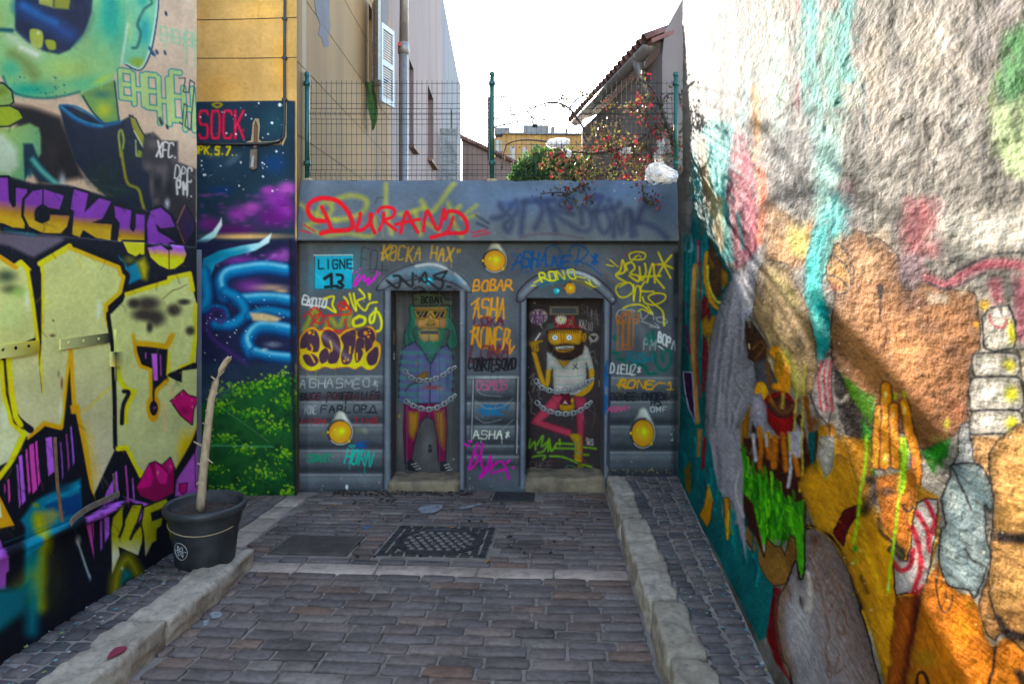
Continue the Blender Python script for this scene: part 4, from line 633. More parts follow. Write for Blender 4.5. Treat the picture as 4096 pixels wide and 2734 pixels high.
    c.poly([(620,1110),(660,1060),(740,1040),(800,1090),(820,1200),(800,1300),(760,1330),(700,1310),(640,1230)],'8a2024',4,sm=True); c.poly([(640,1130),(700,1070),(770,1090),(810,1140),(780,1200),(700,1200)],'4a2a24',5,sm=True); c.line([(660,1100),(740,1180),(840,1090)],22,'5c3d2a',6); c.line([(740,1050),(735,1140)],20,'a08a4a',6)
    c.poly([(560,1060),(620,1100),(640,1250),(700,1320),(790,1330),(800,1220),(850,1180),(880,1300),(900,1600),(880,1900),(520,1900),(480,1700),(520,1300),(530,1150)],'3a2019',4)
    c.poly([(530,1060),(600,1050),(630,1130),(640,1240),(700,1320),(800,1330),(815,1210),(860,1290),(880,1400),(870,1480),(845,1460),(830,1490),(800,1440),(770,1490),(740,1560),(735,1380),(660,1340),(630,1400),(605,1350),(580,1500),(560,1480),(570,1280),(545,1230),(530,1430),(515,1390),(530,1200)],'9d9aae',3)
    c.poly([(590,1330),(640,1390),(660,1340),(735,1380),(740,1480),(700,1430),(680,1520),(650,1440),(620,1560),(600,1500)],'b26f16',3); c.poly([(480,1250),(530,1130),(515,1390),(480,1360)],'a8701a',5); c.line([(780,1470),(770,1640),(760,1720)],26,'9d9aae',4); c.line([(860,1300),(850,1600)],30,'b4831c',8,.7); c.line([(825,1060),(800,1400),(790,1560)],12,'a39a4a',4); c.line([(880,880),(862,1200),(855,1568)],14,'a39a4a',4)
    c.line([(880,1080),(900,1200),(920,1300)],34,'6a3f22',6); c.blob(940,1230,60,50,'5c3a24',.9); c.poly([(900,1300),(950,1290),(940,1568),(900,1600)],TD,5)
    # orange arm
    c.poly([(950,1290),(970,1260),(1050,1240),(1090,1330),(1160,1420),(1200,1500),(1250,1700),(1250,2600),(940,2300),(930,1900),(950,1560)],'c0861c',5,grad=('b57a10',(1000,1300),(1050,1700))); c.line([(950,1290),(940,1568)],14,'2a1c10',4); c.line([(1030,1250),(1020,1400),(1000,1500),(1000,1560)],12,'3a2410',4); c.blob(1080,1420,50,100,'d8a05a',.5)
    c.shade = None
    # lettuce and bun
    c.fr(*R5)
    c.poly([(880,550),(960,560),(1070,620),(1120,720),(1200,900),(1300,1200),(1300,2100),(1000,2100),(950,400),(930,350),(960,250),(1010,110),(1080,60),(1130,150),(1210,110),(1300,-20),(1300,560)],'b2850f',4)
    c.poly([(500,0),(900,0),(930,150),(900,330),(870,400),(560,430),(480,330)],'2e1712',5)
    for p,w in (([(600,-60),(610,60),(600,170),(620,230)],30),([(650,-20),(660,120)],40),([(700,0),(690,180)],40),([(750,-20),(770,200)],36),([(830,100),(850,230)],36)): c.line(p,w,'b26c12',6,.9)
    c.line([(800,60),(800,220),(785,310)],22,'a9a6b8',4); c.line([(560,-20),(575,140)],24,'a9a6b8',4); c.line([(640,-20),(645,50)],18,'a9a6b8',4); c.poly([(780,-40),(880,-40),(870,120),(840,130),(800,80)],'9d9aae',5); c.line([(870,-20),(880,200),(860,340)],12,'a39a4a',4); c.line([(790,-20),(795,80)],16,'a39a4a',5)
    c.poly([(470,20),(520,60),(520,150),(560,190),(610,240),(650,300),(700,350),(730,330),(800,420),(890,390),(885,500),(890,640),(890,850),(870,880),(840,720),(810,610),(780,650),(680,640),(640,690),(600,580),(560,450),(510,360),(480,200)],'2f6a18',3)
    Rn=np.random.RandomState(5)
    for i in range(150):
        x=490+390*Rn.rand(); y=120+480*Rn.rand()
        if y < 60+.75*(x-470) or y > 420+.55*(x-470)+60: continue
        c.line([(x,y),(x+8,y+40+30*Rn.rand()),(x+(Rn.rand()-.5)*30,y+90+40*Rn.rand())],12+8*Rn.rand(),('3f8f1c','4fa325','1f5212','67b53a','2a6a16')[i%5],3,.85)
    c.line([(830,500),(850,620),(872,860)],40,'3f8a1e',6); 
    c.poly([(500,440),(560,470),(600,640),(630,760),(650,640),(700,690),(740,690),(760,750),(800,620),(830,640),(835,760),(810,870),(760,930),(690,940),(640,890),(560,720),(510,640)],'6f5130',4,sm=False,edge='2e1d14',ew=8); c.blob(700,820,110,120,'7f6038',.8); c.blob(800,760,50,160,'4f3820',.5); c.poly([(490,340),(560,420),(600,600),(630,760),(580,640),(520,560),(500,460)],'2e1712',4)
    # teal ground at the foot
    c.poly([(250,-60),(290,60),(330,320),(360,330),(360,500),(480,650),(520,690),(640,890),(690,945),(680,1060),(650,1260),(600,1290),(270,620),(60,240),(100,-60)],TD,4)
    for i in range(46):
        x=120+Rn.rand()*480; y=x*1.55-60+Rn.rand()*320-260; c.line([(x,y),(x+10,y+50),(x+5,y+110)],10+12*Rn.rand(),('12707a','0a3f48','1a828a','0d525c')[i%4],4,.85)
    c.poly([(280,-60),(470,-60),(500,200),(495,400),(515,650),(515,780),(480,600),(430,400),(370,370),(340,330),(310,200)],'8a8898',4); c.line([(330,60),(350,200),(345,310)],20,'5a5a68',10,.8); c.line([(420,0),(440,250)],30,'a9a8b8',12,.7); c.line([(470,210),(450,350),(500,500)],10,'c9c8d0',5,.8)
    c.poly([(205,-60),(235,-60),(220,120),(200,120)],'8f6b40',4); c.line([(250,0),(240,190)],22,'6f2024',4); c.poly([(120,200),(160,140),(165,250),(160,370),(130,320)],'6f5524',5)
    c.poly([(270,300),(305,400),(290,520),(265,570),(215,490),(250,420)],'b07c18',3,edge='3a2a10',ew=4); c.line([(275,300),(300,395)],10,'d0b060',3); c.poly([(375,378),(410,378),(412,610),(385,650)],'b07c18',3,edge='3a2a10',ew=4); c.line([(402,460),(398,640)],14,'c9b054',3)
    c.poly([(690,945),(735,960),(720,1300),(760,1460),(830,1600),(700,1420),(640,1260),(670,1080)],'5f151c',4); c.line([(690,960),(690,1200),(740,1430)],10,'2a0c10',4,.8)
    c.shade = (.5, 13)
    # skateboard-like white board with writing
    c.poly([(890,610),(920,575),(980,580),(1060,650),(1130,760),(1180,880),(1250,1100),(1330,1400),(1420,1800),(1420,2100),(900,2100),(800,1520),(750,1400),(715,1200),(720,1020),(770,930),(830,780),(860,900),(890,820)],'8b8690',4,sm=True,edge='1d1414',ew=12,grad=('6d5f60',(850,1100),(1150,1000)))
    c.blob(860,1200,120,320,'a9a7b0',.8); c.blob(960,650,90,60,'4a3028',.8,rot=35); c.line([(770,960),(725,1100),(740,1300),(800,1480)],40,'6f5542',22,.8); c.blob(870,1050,26,60,'3a2f30',.7); c.line([(910,860),(925,1050),(905,1090)],24,'c3bcb6',8,.8); c.blob(860,1030,14,40,'241c1e',.9)
    c.line([(900,560),(1000,580),(1100,680),(1180,830),(1260,1080)],26,'1a1210',4); c.line([(910,565),(990,590),(1090,690),(1180,860)],7,'8a6a1c',3)
    WR='6a5048'
    for p in ([(930,690),(915,760),(950,750),(945,690),(925,680)],[(980,640),(960,720),(930,780)],[(1010,700),(980,770),(990,830)],[(1030,730),(960,900),(1000,940)],[(1000,720),(1040,760),(1060,740)],[(1060,780),(1010,910),(1080,830)],[(1080,860),(1030,1000),(1120,930),(1050,1100)],[(1130,960),(1160,1060)],[(1120,1080),(1090,1150),(1100,1230),(1135,1240),(1150,1130),(1120,1080)],[(960,910),(950,950),(975,970)],[(990,930),(1010,1080),(1050,1240)],[(920,760),(980,900)],[(1050,1260),(1020,1340),(1050,1480)],[(1110,1380),(1080,1500),(1140,1450)],[(1040,1420),(1030,1500),(1060,1520),(1050,1430)]): c.line(p,11,WR,4,.9)
    # right half of wall
    c.fr(*R2)
    for p,w,col,al in (([(400,-100),(410,160),(450,280),(440,420)],26,'3d3a38',.9),([(560,0),(600,80),(560,200)],30,'4a4440',.7),([(300,220),(320,400),(330,620)],120,'7d756c',.6),([(600,150),(620,400)],200,'8a837c',.5),([(150,0),(120,300),(150,480)],90,TE,.7),([(60,100),(40,400),(60,640)],80,'3f7f7a',.7),([(640,690),(630,850),(600,1000),(560,1160)],26,'3a3332',.85),([(480,560),(470,640)],26,'3a3a3a',.8),([(520,640),(510,720)],30,'4a4a48',.7),([(240,500),(240,900)],20,'35424a',.7),([(190,1000),(185,1130)],24,'3d352f',.8),([(990,900),(1000,980),(950,1010)],24,'37383f',.8),([(1050,720),(1000,860)],24,'3f3f38',.8),([(760,780),(800,830)],40,'34302f',.8),([(800,450),(900,350)],26,'3c3a40',.7),([(720,200),(900,500)],120,'a8a2a0',.5),([(860,650),(880,850)],120,'8e8e90',.5),([(60,750),(70,1100)],90,'9fc6c8',.5),([(950,100),(1000,300)],140,'827d84',.6),([(1100,0),(1200,150)],120,'6f6a72',.6)): c.line(p,w,col,w*.4*c.k(),al)
    c.poly([(1130,200),(1260,130),(1500,60),(1500,560),(1260,560),(1160,660),(1060,560),(1090,380)],'2f5c33',26,.9); c.poly([(1040,640),(1160,660),(1260,600),(1500,560),(1500,1100),(1180,1100),(1060,950)],'9db08a',26,.8); c.line([(1040,640),(1060,560),(1090,450)],16,'5c7a30',8,.7)
    c.poly([(520,1240),(680,1230),(740,1300),(740,1500),(700,1600),(500,1600),(490,1450)],'8a5058',26,.85); c.line([(580,1280),(570,1500)],20,'4f2a30',8,.8); c.line([(680,1270),(690,1350)],30,'3c1f22',10,.8); c.blob(640,1460,80,120,'9c6a6a',.6)
    c.poly([(60,1500),(200,1440),(400,1440),(400,1700),(60,1700)],'a08a74',22,.8); c.blob(150,1420,60,140,'4a3a44',.7)
    # great brown head
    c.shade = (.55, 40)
    c.fr(*R4)
    c.poly([(45,560),(60,430),(30,330),(60,200),(150,70),(260,40),(460,180),(480,350),(540,400),(640,330),(800,400),(930,420),(960,520),(960,760),(910,840),(890,1100),(880,1230),(790,1330),(700,1370),(600,1400),(480,1300),(300,1290),(180,1100),(70,900),(40,780)],'9a7050',8,sm=True,grad=('8a5f42',(200,500),(700,1200)),edge='241a18',ew=8)
    c.blob(560,480,170,110,'54382a',.85); c.blob(640,640,150,90,'5a3d2a',.8); c.blob(800,780,90,120,'4f3524',.85); c.blob(500,760,240,160,'a87c58',.8); c.blob(560,930,180,140,'ab7f5c',.7); c.blob(280,240,160,170,'a98a70',.8); c.blob(200,620,130,150,'8f6a4c',.7); c.blob(280,920,160,100,'8a6040',.7); c.blob(820,1150,90,120,'7a4a35',.7); c.blob(760,1240,40,50,'8f9a2a',.9); c.blob(700,1340,90,40,'a0a05a',.4); c.spat(120,300,850,1100,60,4,12,'3f2c22',7,.7)
    c.poly([(330,380),(360,360),(375,400),(350,500),(345,640),(335,560),(340,460)],'4a2c1c',4); c.line([(380,650),(370,740),(320,800)],14,'4a2c1c',5)
    c.poly([(60,120),(100,110),(150,200),(180,260),(190,330),(160,390),(130,430),(80,430),(10,330),(10,260),(50,180)],'b58a55',5,edge='2a1f1c',ew=9); c.line([(60,190),(130,250),(150,300)],9,'2a1f1c'); c.line([(20,310),(90,330),(150,390)],9,'2a1f1c'); c.line([(130,140),(180,220)],8,'2a1f1c'); c.blob(60,390,50,40,'8a4a3a',.6)
    c.poly([(460,200),(640,180),(640,340),(560,380),(500,390),(470,320)],'77616c',16,.8)
    c.poly([(640,120),(760,100),(900,220),(1050,160),(1248,130),(1500,100),(1500,-100),(700,-100)],'a5a3a2',30,.8)
    c.line([(640,330),(760,370),(880,300),(980,250),(1120,240),(1300,260),(1500,300)],60,'8a4a58',14,.9); c.line([(640,360),(760,400),(900,350),(1000,300)],16,'2b2024',5); c.line([(760,340),(900,250),(1080,180),(1300,170),(1500,180)],14,'2b2a30',5)
    c.poly([(640,420),(760,420),(770,490),(650,490)],'a09892',12,.8); c.blob(870,420,40,34,'b0a49a',.7); c.line([(1060,360),(1080,470)],60,'8f4a58',18,.8); c.poly([(1180,320),(1500,300),(1500,760),(1200,720)],'8a5060',20,.8); c.blob(1000,500,50,60,'b0862e',.9); c.blob(940,620,34,40,'b98d38',.9)
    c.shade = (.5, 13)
    # bony fist
    FB='a3a09e'
    c.poly([(980,580),(1030,520),(1150,500),(1200,600),(1190,770),(1060,790),(990,770)],FB,5,edge='1c1a1c',ew=14); c.blob(1170,670,40,110,'a8a41e',.9); c.line([(1030,560),(1050,620),(1120,640),(1140,590)],12,'8a3a44',4); c.blob(1095,540,50,80,'c2c0be',.8); c.line([(1080,480),(1110,560)],12,'3a3436',5)
    for i,(x0,y0,x1,y1) in enumerate(((920,800,1220,950),(905,950,1235,1160),(905,1160,1235,1310),(930,1310,1215,1420))):
        c.poly([(x0,y0+30),(x0+60,y0),(x1-40,y0),(x1,y0+40),(x1,y1-40),(x1-50,y1),(x0+40,y1),(x0,y1-20)],FB,5,sm=True,edge='1c1a1c',ew=13); c.blob(x1-70,(y0+y1)/2,70,(y1-y0)*.4,'9a981c',.9); c.blob(x0+110,(y0+y1)/2-10,90,(y1-y0)*.35,'c9c7c6',.7); c.blob(x0+50,(y0+y1)/2+20,40,50,'77757a',.5)
    c.poly([(1215,780),(1500,740),(1500,1400),(1230,1400),(1250,1000)],'b5ab96',8,edge='1c1a1c',ew=13)
    c.poly([(930,1320),(1230,1330),(1500,1400),(1500,1900),(960,1568),(940,1450)],'a5805c',8); 
    for x in range(1040,1250,26): c.line([(x,1490+ (x%3)*8),(x+10,1540),(x+4,1600)],9,'1c1a1c',4)
    # gap with green at left
    c.poly([(60,900),(110,930),(180,1060),(300,1290),(250,1400),(160,1380),(90,1200),(60,1050)],'2e2624',6); c.poly([(110,930),(240,1040),(310,1070),(310,1280),(240,1200),(150,1050)],'5c8f1e',6); c.line([(60,1080),(100,1110),(140,1070)],26,'a8a2a6',6,.9); c.poly([(230,1220),(300,1290),(310,1568),(240,1568)],'3a8a2c',8)
    # orange hand
    HO='c0761a'
    for p,w in (([(340,1150),(325,1300),(320,1500)],54),([(375,1010),(380,1200),(372,1500)],58),([(425,1140),(430,1300),(440,1500)],54),([(492,1110),(525,1290),(575,1470),(560,1700)],56)):
        c.line(p,w+14,'1c1512',3); c.line(p,w,HO,5); c.line([(x-6,y) for x,y in p],w*.4,'dc9a34',10,.8); c.blob(p[0][0],p[0][1]+50,16,50,'e0c0a8',.7)
    c.blob(375,1455,26,60,'ecc48c',.9); c.blob(560,1480,40,60,'a8402e',.6); c.line([(430,1060),(428,1085)],18,'8fa51e',4); c.line([(485,1050),(490,1068)],22,'9aa82e',5); c.line([(475,1340),(480,1400)],36,'9aa82a',6)
    c.poly([(600,1415),(790,1330),(770,1450),(730,1470),(735,1520),(700,1490),(680,1560),(640,1490)],'2f7a2a',6)
    c.poly([(845,1250),(890,1230),(910,1300),(930,1450),(980,1600),(960,1700),(860,1700),(800,1500),(830,1440)],'878d94',6,edge='1c1a1c',ew=9)
    # hand, sleeve, glove, face below
    c.fr(*RB)
    c.poly([(-200,60),(-130,-60),(-60,-110),(20,-90),(90,-170),(200,-120),(330,-200),(300,100),(420,300),(640,180),(690,170),(680,60),(850,160),(850,500),(760,800),(720,900),(560,1600),(460,1600),(330,1100),(140,600),(60,440),(-60,400)],'b58310',6)
    c.poly([(120,-300),(330,-260),(350,60),(280,200),(240,60),(200,-60)],'c3892a',8); c.poly([(60,430),(140,260),(250,220),(260,270),(170,400),(140,530)],'5a141a',4,edge='1c0c0c',ew=10)
    c.line([(330,30),(400,60),(370,160),(290,260)],80,'2c211e',16,.95); c.poly([(380,20),(690,-60),(680,180),(620,280),(640,420),(620,580),(520,480),(430,380),(400,200)],'b8721a',6); c.blob(500,300,120,120,'a8650f',.7); c.blob(470,120,110,60,'3a2a22',.85); c.line([(410,330),(440,440),(600,570)],26,'2c221e',7); c.line([(580,220),(620,270),(660,240)],16,'2a1c14',4)
    c.poly([(690,200),(760,170),(850,180),(830,420),(800,600),(750,860),(640,880),(530,900),(520,680),(500,560),(560,640),(620,640),(650,500),(660,330)],'b3acb0',4,edge='1c1618',ew=12)
    for p,w in (([(690,280),(760,400),(780,560)],38),([(650,390),(700,500),(720,700),(680,860)],38),([(760,190),(820,330),(800,430)],36),([(515,640),(570,710),(640,680),(660,560)],36),([(640,880),(700,880),(740,830)],26)): c.line(p,w,'8f2a35',5,.95)
    c.poly([(470,560),(530,480),(620,600),(580,650)],'4a3a2e',6); c.poly([(500,560),(560,640),(600,650),(560,660),(500,600)],'b3acb0',4)
    c.poly([(530,910),(720,900),(700,1100),(620,1500),(590,1600),(460,1600),(500,1200)],'8a4a0e',10); c.line([(700,920),(680,1100),(640,1350),(600,1600)],50,'3a120c',16,.9); c.line([(740,850),(700,1050),(670,1250),(620,1600)],14,'1c1210',4)
    for p,w,col in (([(290,480),(380,700),(440,900)],40,'d0a01e'),([(330,430),(420,700),(480,1050)],30,'9a680a'),([(200,700),(330,1000),(480,1400)],40,'a8780e'),([(270,760),(320,880)],16,'2a1c0c'),([(480,1050),(500,1140)],30,'c79a28')): c.line(p,w,col,12,.8)
    c.poly([(760,800),(850,640),(900,760),(1000,880),(1100,900),(1160,1000),(1200,1200),(1260,1290),(1340,1220),(1600,1180),(1600,1700),(600,1700),(640,1350),(700,1100)],'b06c10',6); c.blob(1050,1150,200,160,'c07c1c',.8); c.blob(760,1380,150,120,'8f7010',.8); c.blob(1380,1480,160,200,'a86a14',.8); c.line([(1280,1290),(1240,1568)],20,'20140e',4); c.line([(690,1568),(700,1500),(740,1480),(780,1568)],22,'1c1410',4); c.line([(1450,1480),(1500,1560)],60,'1c1410',10)
    c.poly([(880,160),(940,0),(960,-80),(1160,-80),(1250,100),(1240,270),(1200,220),(1210,440),(1240,600),(1210,700),(1150,880),(1120,920),(1080,860),(940,830),(880,740),(855,600),(870,400),(900,380)],'7c8a92',6,sm=True,edge='1c1b1e',ew=15); c.blob(960,200,80,130,'9aa2a8',.7); c.blob(1080,350,90,130,'5f6c76',.7); c.blob(950,550,80,120,'9fabb0',.7); c.line([(960,-60),(1020,80),(1100,260)],14,'1f1e22',4); c.line([(1050,550),(1110,640),(1200,680)],14,'1f1e22',4); c.line([(1060,470),(1150,600),(1200,650)],46,'a3abb0',16,.7)
    c.line([(860,640),(840,760),(850,920),(890,1020),(940,1000),(965,900)],12,'2a1a0e',4); c.line([(900,880),(920,930),(910,860)],7,'2a1a0e')
    c.poly([(1250,-200),(1600,-300),(1600,1250),(1340,1170),(1290,1080),(1230,900),(1240,600),(1260,200)],'a07c54',8,sm=True,edge='1c1714',ew=12); c.blob(1400,820,200,180,'b08c60',.7); c.blob(1420,230,120,140,'a88458',.7); c.line([(1290,450),(1400,470),(1600,470)],70,'1c1614',10); c.line([(1300,440),(1350,480)],14,'1c1614'); c.blob(1420,1060,220,120,'6a4a30',.6); c.line([(1290,1080),(1360,1180),(1500,1220),(1600,1230)],70,'1a1210',8)
    c.poly([(1160,960),(1230,700),(1230,880),(1290,1080),(1330,1170),(1270,1240),(1220,1200),(1180,1080)],'98714e',6,edge='1c1714',ew=9)
    LG='8fc41a'
    c.line([(310,-300),(300,-40),(270,100),(240,380),(215,500)],22,LG,5,.95); c.line([(600,-280),(590,40),(560,160),(545,260),(520,500),(490,750),(475,870)],20,LG,5,.95); c.line([(590,-200),(575,100)],50,'8fc41a',10,.9); c.blob(230,550,30,46,'1f8a1e',.9); c.blob(297,593,14,16,'3a8a1e',.9); c.blob(235,640,40,60,'8aa01a',.5); c.line([(480,800),(475,850)],14,'c9cfc0',5,.8)
    c.poly([(-40,-300),(80,-300),(60,-60),(0,30),(-30,-60),(-60,-150)],'b9b2b0',7)
    c.fr(0,0,1); c.brush(2700,-100,4300,900,900,70,22,.16,.35,80,3); c.brush(2700,900,4300,2800,1600,45,8,.13,.3,80,9); c.spat(3300,900,4300,2500,160,3,9,'d8d2c8',5,.6)
    c.noise(50,90,.16,7); c.noise(6,10,.10,8,3); c.noise(2.5,4,.06,5,2)
    return c
# ------------------------------------------------------------------ helpers
SL = 0.097                                    # fall of the street towards its end
def gz(y): return -SL*min(max(y, -14), 7.3)
def lin(c):
    c = np.clip(np.asarray(c, np.float32), 0, 1)
    return np.where(c <= .04045, c/12.92, ((c+.055)/1.055)**2.4)
def W(u, v, Y): return Vector(((u-CX)/FPX*Y, Y, CAMH-(v-HY)/FPX*Y))
PAINT = 1.36
def albedo(c, k=1.):
    c = lin(c); g = c.mean(1, keepdims=True); return np.clip((g+(c-g)*1.22)*np.array([1.12, 1.0, .82], np.float32)*PAINT*k, .004, .82)
def prj(P):                                   # wall point -> drawing coordinates of its mural
    return CX+FPX*P[:, 0]/P[:, 1], HY-FPX*(P[:, 2]-CAMH)/P[:, 1]
def tag(o, label=None, cat=None, group=None, kind=None):
    if label: o['label'] = label
    if cat: o['category'] = cat
    if group: o['group'] = group
    if kind: o['kind'] = kind
    return o
def empty(name, loc, label=None, cat=None, group=None, kind=None):
    o = bpy.data.objects.new(name, None); COL.objects.link(o); o.location = loc; o.empty_display_size = .1
    return tag(o, label, cat, group, kind)
def put(o, parent=None):
    COL.objects.link(o)
    if parent is not None:
        o.parent = parent; o.matrix_parent_inverse = Matrix.Translation(-Vector(parent.location))
    return o
class MB:
    def __init__(s): s.v = []; s.f = []
    def add(s, vs, fs):
        n = len(s.v); s.v += [tuple(p) for p in vs]; s.f += [tuple(i+n for i in f) for f in fs]; return s
    def box(s, x0, x1, y0, y1, z0, z1, M=None):
        vs = [Vector((x, y, z)) for z in (z0, z1) for y in (y0, y1) for x in (x0, x1)]
        if M is not None: vs = [M @ p for p in vs]
        return s.add(vs, [(0,2,3,1),(4,5,7,6),(0,1,5,4),(2,6,7,3),(0,4,6,2),(1,3,7,5)])
    def prism(s, pts, d):                    # pts: 3-D outline, d: extrusion vector
        n = len(pts); d = Vector(d); a = [Vector(p) for p in pts]; b = [p+d for p in a]
        return s.add(a+b, [tuple(range(n-1, -1, -1)), tuple(range(n, 2*n))]+[(i, (i+1) % n, n+(i+1) % n, n+i) for i in range(n)])
    def tube(s, path, r, n=6, cap=True):
        P = [Vector(p) for p in path]; R = r if isinstance(r, (list, tuple)) else [r]*len(P); rings = []
        for i, p in enumerate(P):
            t = (P[min(i+1, len(P)-1)]-P[max(i-1, 0)]).normalized()
            u = t.orthogonal() if abs(t.z) > .9 else t.cross(Vector((0, 0, 1)))
            u.normalize(); w = t.cross(u)
            rings.append([p+(u*math.cos(2*math.pi*k/n)+w*math.sin(2*math.pi*k/n))*R[i] for k in range(n)])
        vs = [q for g in rings for q in g]
        fs = [(i*n+k, i*n+(k+1) % n, (i+1)*n+(k+1) % n, (i+1)*n+k) for i in range(len(P)-1) for k in range(n)]
        if cap: fs += [tuple(range(n-1, -1, -1)), tuple(range((len(P)-1)*n, len(P)*n))]
        return s.add(vs, fs)
    def lathe(s, prof, c, n=32):
        c = Vector(c); vs = [c+Vector((r*math.cos(2*math.pi*k/n), r*math.sin(2*math.pi*k/n), z)) for r, z in prof for k in range(n)]
        return s.add(vs, [(i*n+k, i*n+(k+1) % n, (i+1)*n+(k+1) % n, (i+1)*n+k) for i in range(len(prof)-1) for k in range(n)])
    def mesh(s, name, smooth=False):
        m = bpy.data.meshes.new(name); m.from_pydata(s.v, [], s.f); m.update()
        if smooth: m.shade_smooth()
        return m
    def build(s, name, mat, parent=None, smooth=False, **kw):
        m = s.mesh(name, smooth); m.materials.append(mat)
        return tag(put(bpy.data.objects.new(name, m), parent), **kw)
# ------------------------------------------------------------------ materials
def newmat(name):
    m = bpy.data.materials.new(name); m.use_nodes = True; nt = m.node_tree; b = nt.nodes['Principled BSDF']
    return m, nt, b
def ramp(nt, stops):
    r = nt.nodes.new('ShaderNodeValToRGB'); e = r.color_ramp.elements
    while len(e) < len(stops): e.new(.5)
    for k, (p, c) in enumerate(stops): e[k].position = p; e[k].color = (*c, 1)
    return r
def noise_tex(nt, scale, detail=4, vec=None, stretch=None, rough=.55):
    n = nt.nodes.new('ShaderNodeTexNoise'); n.inputs['Scale'].default_value = scale; n.inputs['Detail'].default_value = detail; n.inputs['Roughness'].default_value = rough
    tc = nt.nodes.new('ShaderNodeTexCoord'); src = tc.outputs['Object']
    if stretch:
        mp = nt.nodes.new('ShaderNodeMapping'); mp.inputs['Scale'].default_value = stretch; nt.links.new(src, mp.inputs[0]); src = mp.outputs[0]
    nt.links.new(src, n.inputs['Vector']); return n
def bump(nt, b, src, strength, dist, prev=None):
    bp = nt.nodes.new('ShaderNodeBump'); bp.inputs['Strength'].default_value = strength; bp.inputs['Distance'].default_value = dist
    nt.links.new(src, bp.inputs['Height'])
    if prev: nt.links.new(prev.outputs[0], bp.inputs['Normal'])
    nt.links.new(bp.outputs[0], b.inputs['Normal']); return bp
def plain(name, c1, c2=None, rough=.7, scale=8, bstr=.3, bdist=.01, metal=0., stretch=None, bscale=None, spec=.5):
    m, nt, b = newmat(name); c2 = c2 or tuple(x*.7 for x in c1)
    n = noise_tex(nt, scale, 6, stretch=stretch); r = ramp(nt, [(.3, c2), (.7, c1)]); nt.links.new(n.outputs['Fac'], r.inputs[0])
    nt.links.new(r.outputs[0], b.inputs['Base Color']); b.inputs['Roughness'].default_value = rough; b.inputs['Metallic'].default_value = metal; b.inputs['Specular IOR Level'].default_value = spec
    if bstr: n2 = noise_tex(nt, bscale or scale*6, 4, stretch=stretch); bump(nt, b, n2.outputs['Fac'], bstr, bdist)
    return m
def painted(name, rough=.55, spec=.4, bumps=((40, .25, .004, None),)):
    m, nt, b = newmat(name); a = nt.nodes.new('ShaderNodeVertexColor'); a.layer_name = 'Col'
    n = noise_tex(nt, 3, 6); mx = nt.nodes.new('ShaderNodeMix'); mx.data_type = 'RGBA'; mx.blend_type = 'MULTIPLY'; mx.inputs[0].default_value = .5
    r = ramp(nt, [(.35, (.72, .71, .69)), (.6, (1, 1, 1))]); nt.links.new(n.outputs['Fac'], r.inputs[0])
    nt.links.new(a.outputs['Color'], mx.inputs[6]); nt.links.new(r.outputs[0], mx.inputs[7]); nt.links.new(mx.outputs[2], b.inputs['Base Color'])
    n3 = noise_tex(nt, 25, 4); mr = nt.nodes.new('ShaderNodeMapRange'); mr.inputs['To Min'].default_value = rough-.13; mr.inputs['To Max'].default_value = rough+.15
    nt.links.new(n3.outputs['Fac'], mr.inputs['Value']); nt.links.new(mr.outputs[0], b.inputs['Roughness']); b.inputs['Specular IOR Level'].default_value = spec
    p = None
    for sc, st, ds, sq in bumps: q = noise_tex(nt, sc, 5, stretch=sq); p = bump(nt, b, q.outputs['Fac'], st, ds, p)
    return m
def stone(name, stops, island=False, rough=.75, scale=30, spec=.25):
    m, nt, b = newmat(name)
    if island: s = nt.nodes.new('ShaderNodeNewGeometry').outputs['Random Per Island']
    else: s = nt.nodes.new('ShaderNodeObjectInfo').outputs['Random']
    r = ramp(nt, stops); nt.links.new(s, r.inputs[0]); n = noise_tex(nt, scale, 6, rough=.65)
    if not island:
        ad = nt.nodes.new('ShaderNodeVectorMath'); ad.operation = 'ADD'; nt.links.new(n.inputs['Vector'].links[0].from_socket, ad.inputs[0]); nt.links.new(s, ad.inputs[1]); 
        ml = nt.nodes.new('ShaderNodeVectorMath'); ml.operation = 'SCALE'; ml.inputs[3].default_value = 37.; nt.links.new(s, ml.inputs[0]); nt.links.new(ml.outputs[0], ad.inputs[1]); nt.links.new(ad.outputs[0], n.inputs['Vector'])
    r2 = ramp(nt, [(.3, (.55, .55, .56)), (.5, (.95, .95, .95)), (.75, (1.25, 1.22, 1.2))]); nt.links.new(n.outputs['Fac'], r2.inputs[0])
    mx = nt.nodes.new('ShaderNodeMix'); mx.data_type = 'RGBA'; mx.blend_type = 'MULTIPLY'; mx.inputs[0].default_value = .9
    nt.links.new(r.outputs[0], mx.inputs[6]); nt.links.new(r2.outputs[0], mx.inputs[7]); nt.links.new(mx.outputs[2], b.inputs['Base Color'])
    gp_ = nt.nodes.new('ShaderNodeNewGeometry'); ns = nt.nodes.new('ShaderNodeTexNoise'); ns.inputs['Scale'].default_value = 2.2; ns.inputs['Detail'].default_value = 7; ns.inputs['Roughness'].default_value = .65
    nt.links.new(gp_.outputs['Position'], ns.inputs['Vector']); r3 = ramp(nt, [(.33, (.6, .57, .54)), (.5, (1, 1, 1)), (.72, (1.2, 1.2, 1.22))]); nt.links.new(ns.outputs['Fac'], r3.inputs[0])
    m2 = nt.nodes.new('ShaderNodeMix'); m2.data_type = 'RGBA'; m2.blend_type = 'MULTIPLY'; m2.inputs[0].default_value = .85; nt.links.new(mx.outputs[2], m2.inputs[6]); nt.links.new(r3.outputs[0], m2.inputs[7]); nt.links.new(m2.outputs[2], b.inputs['Base Color'])
    b.inputs['Roughness'].default_value = rough; b.inputs['Specular IOR Level'].default_value = spec
    bump(nt, b, n.outputs['Fac'], .6, .008); return m
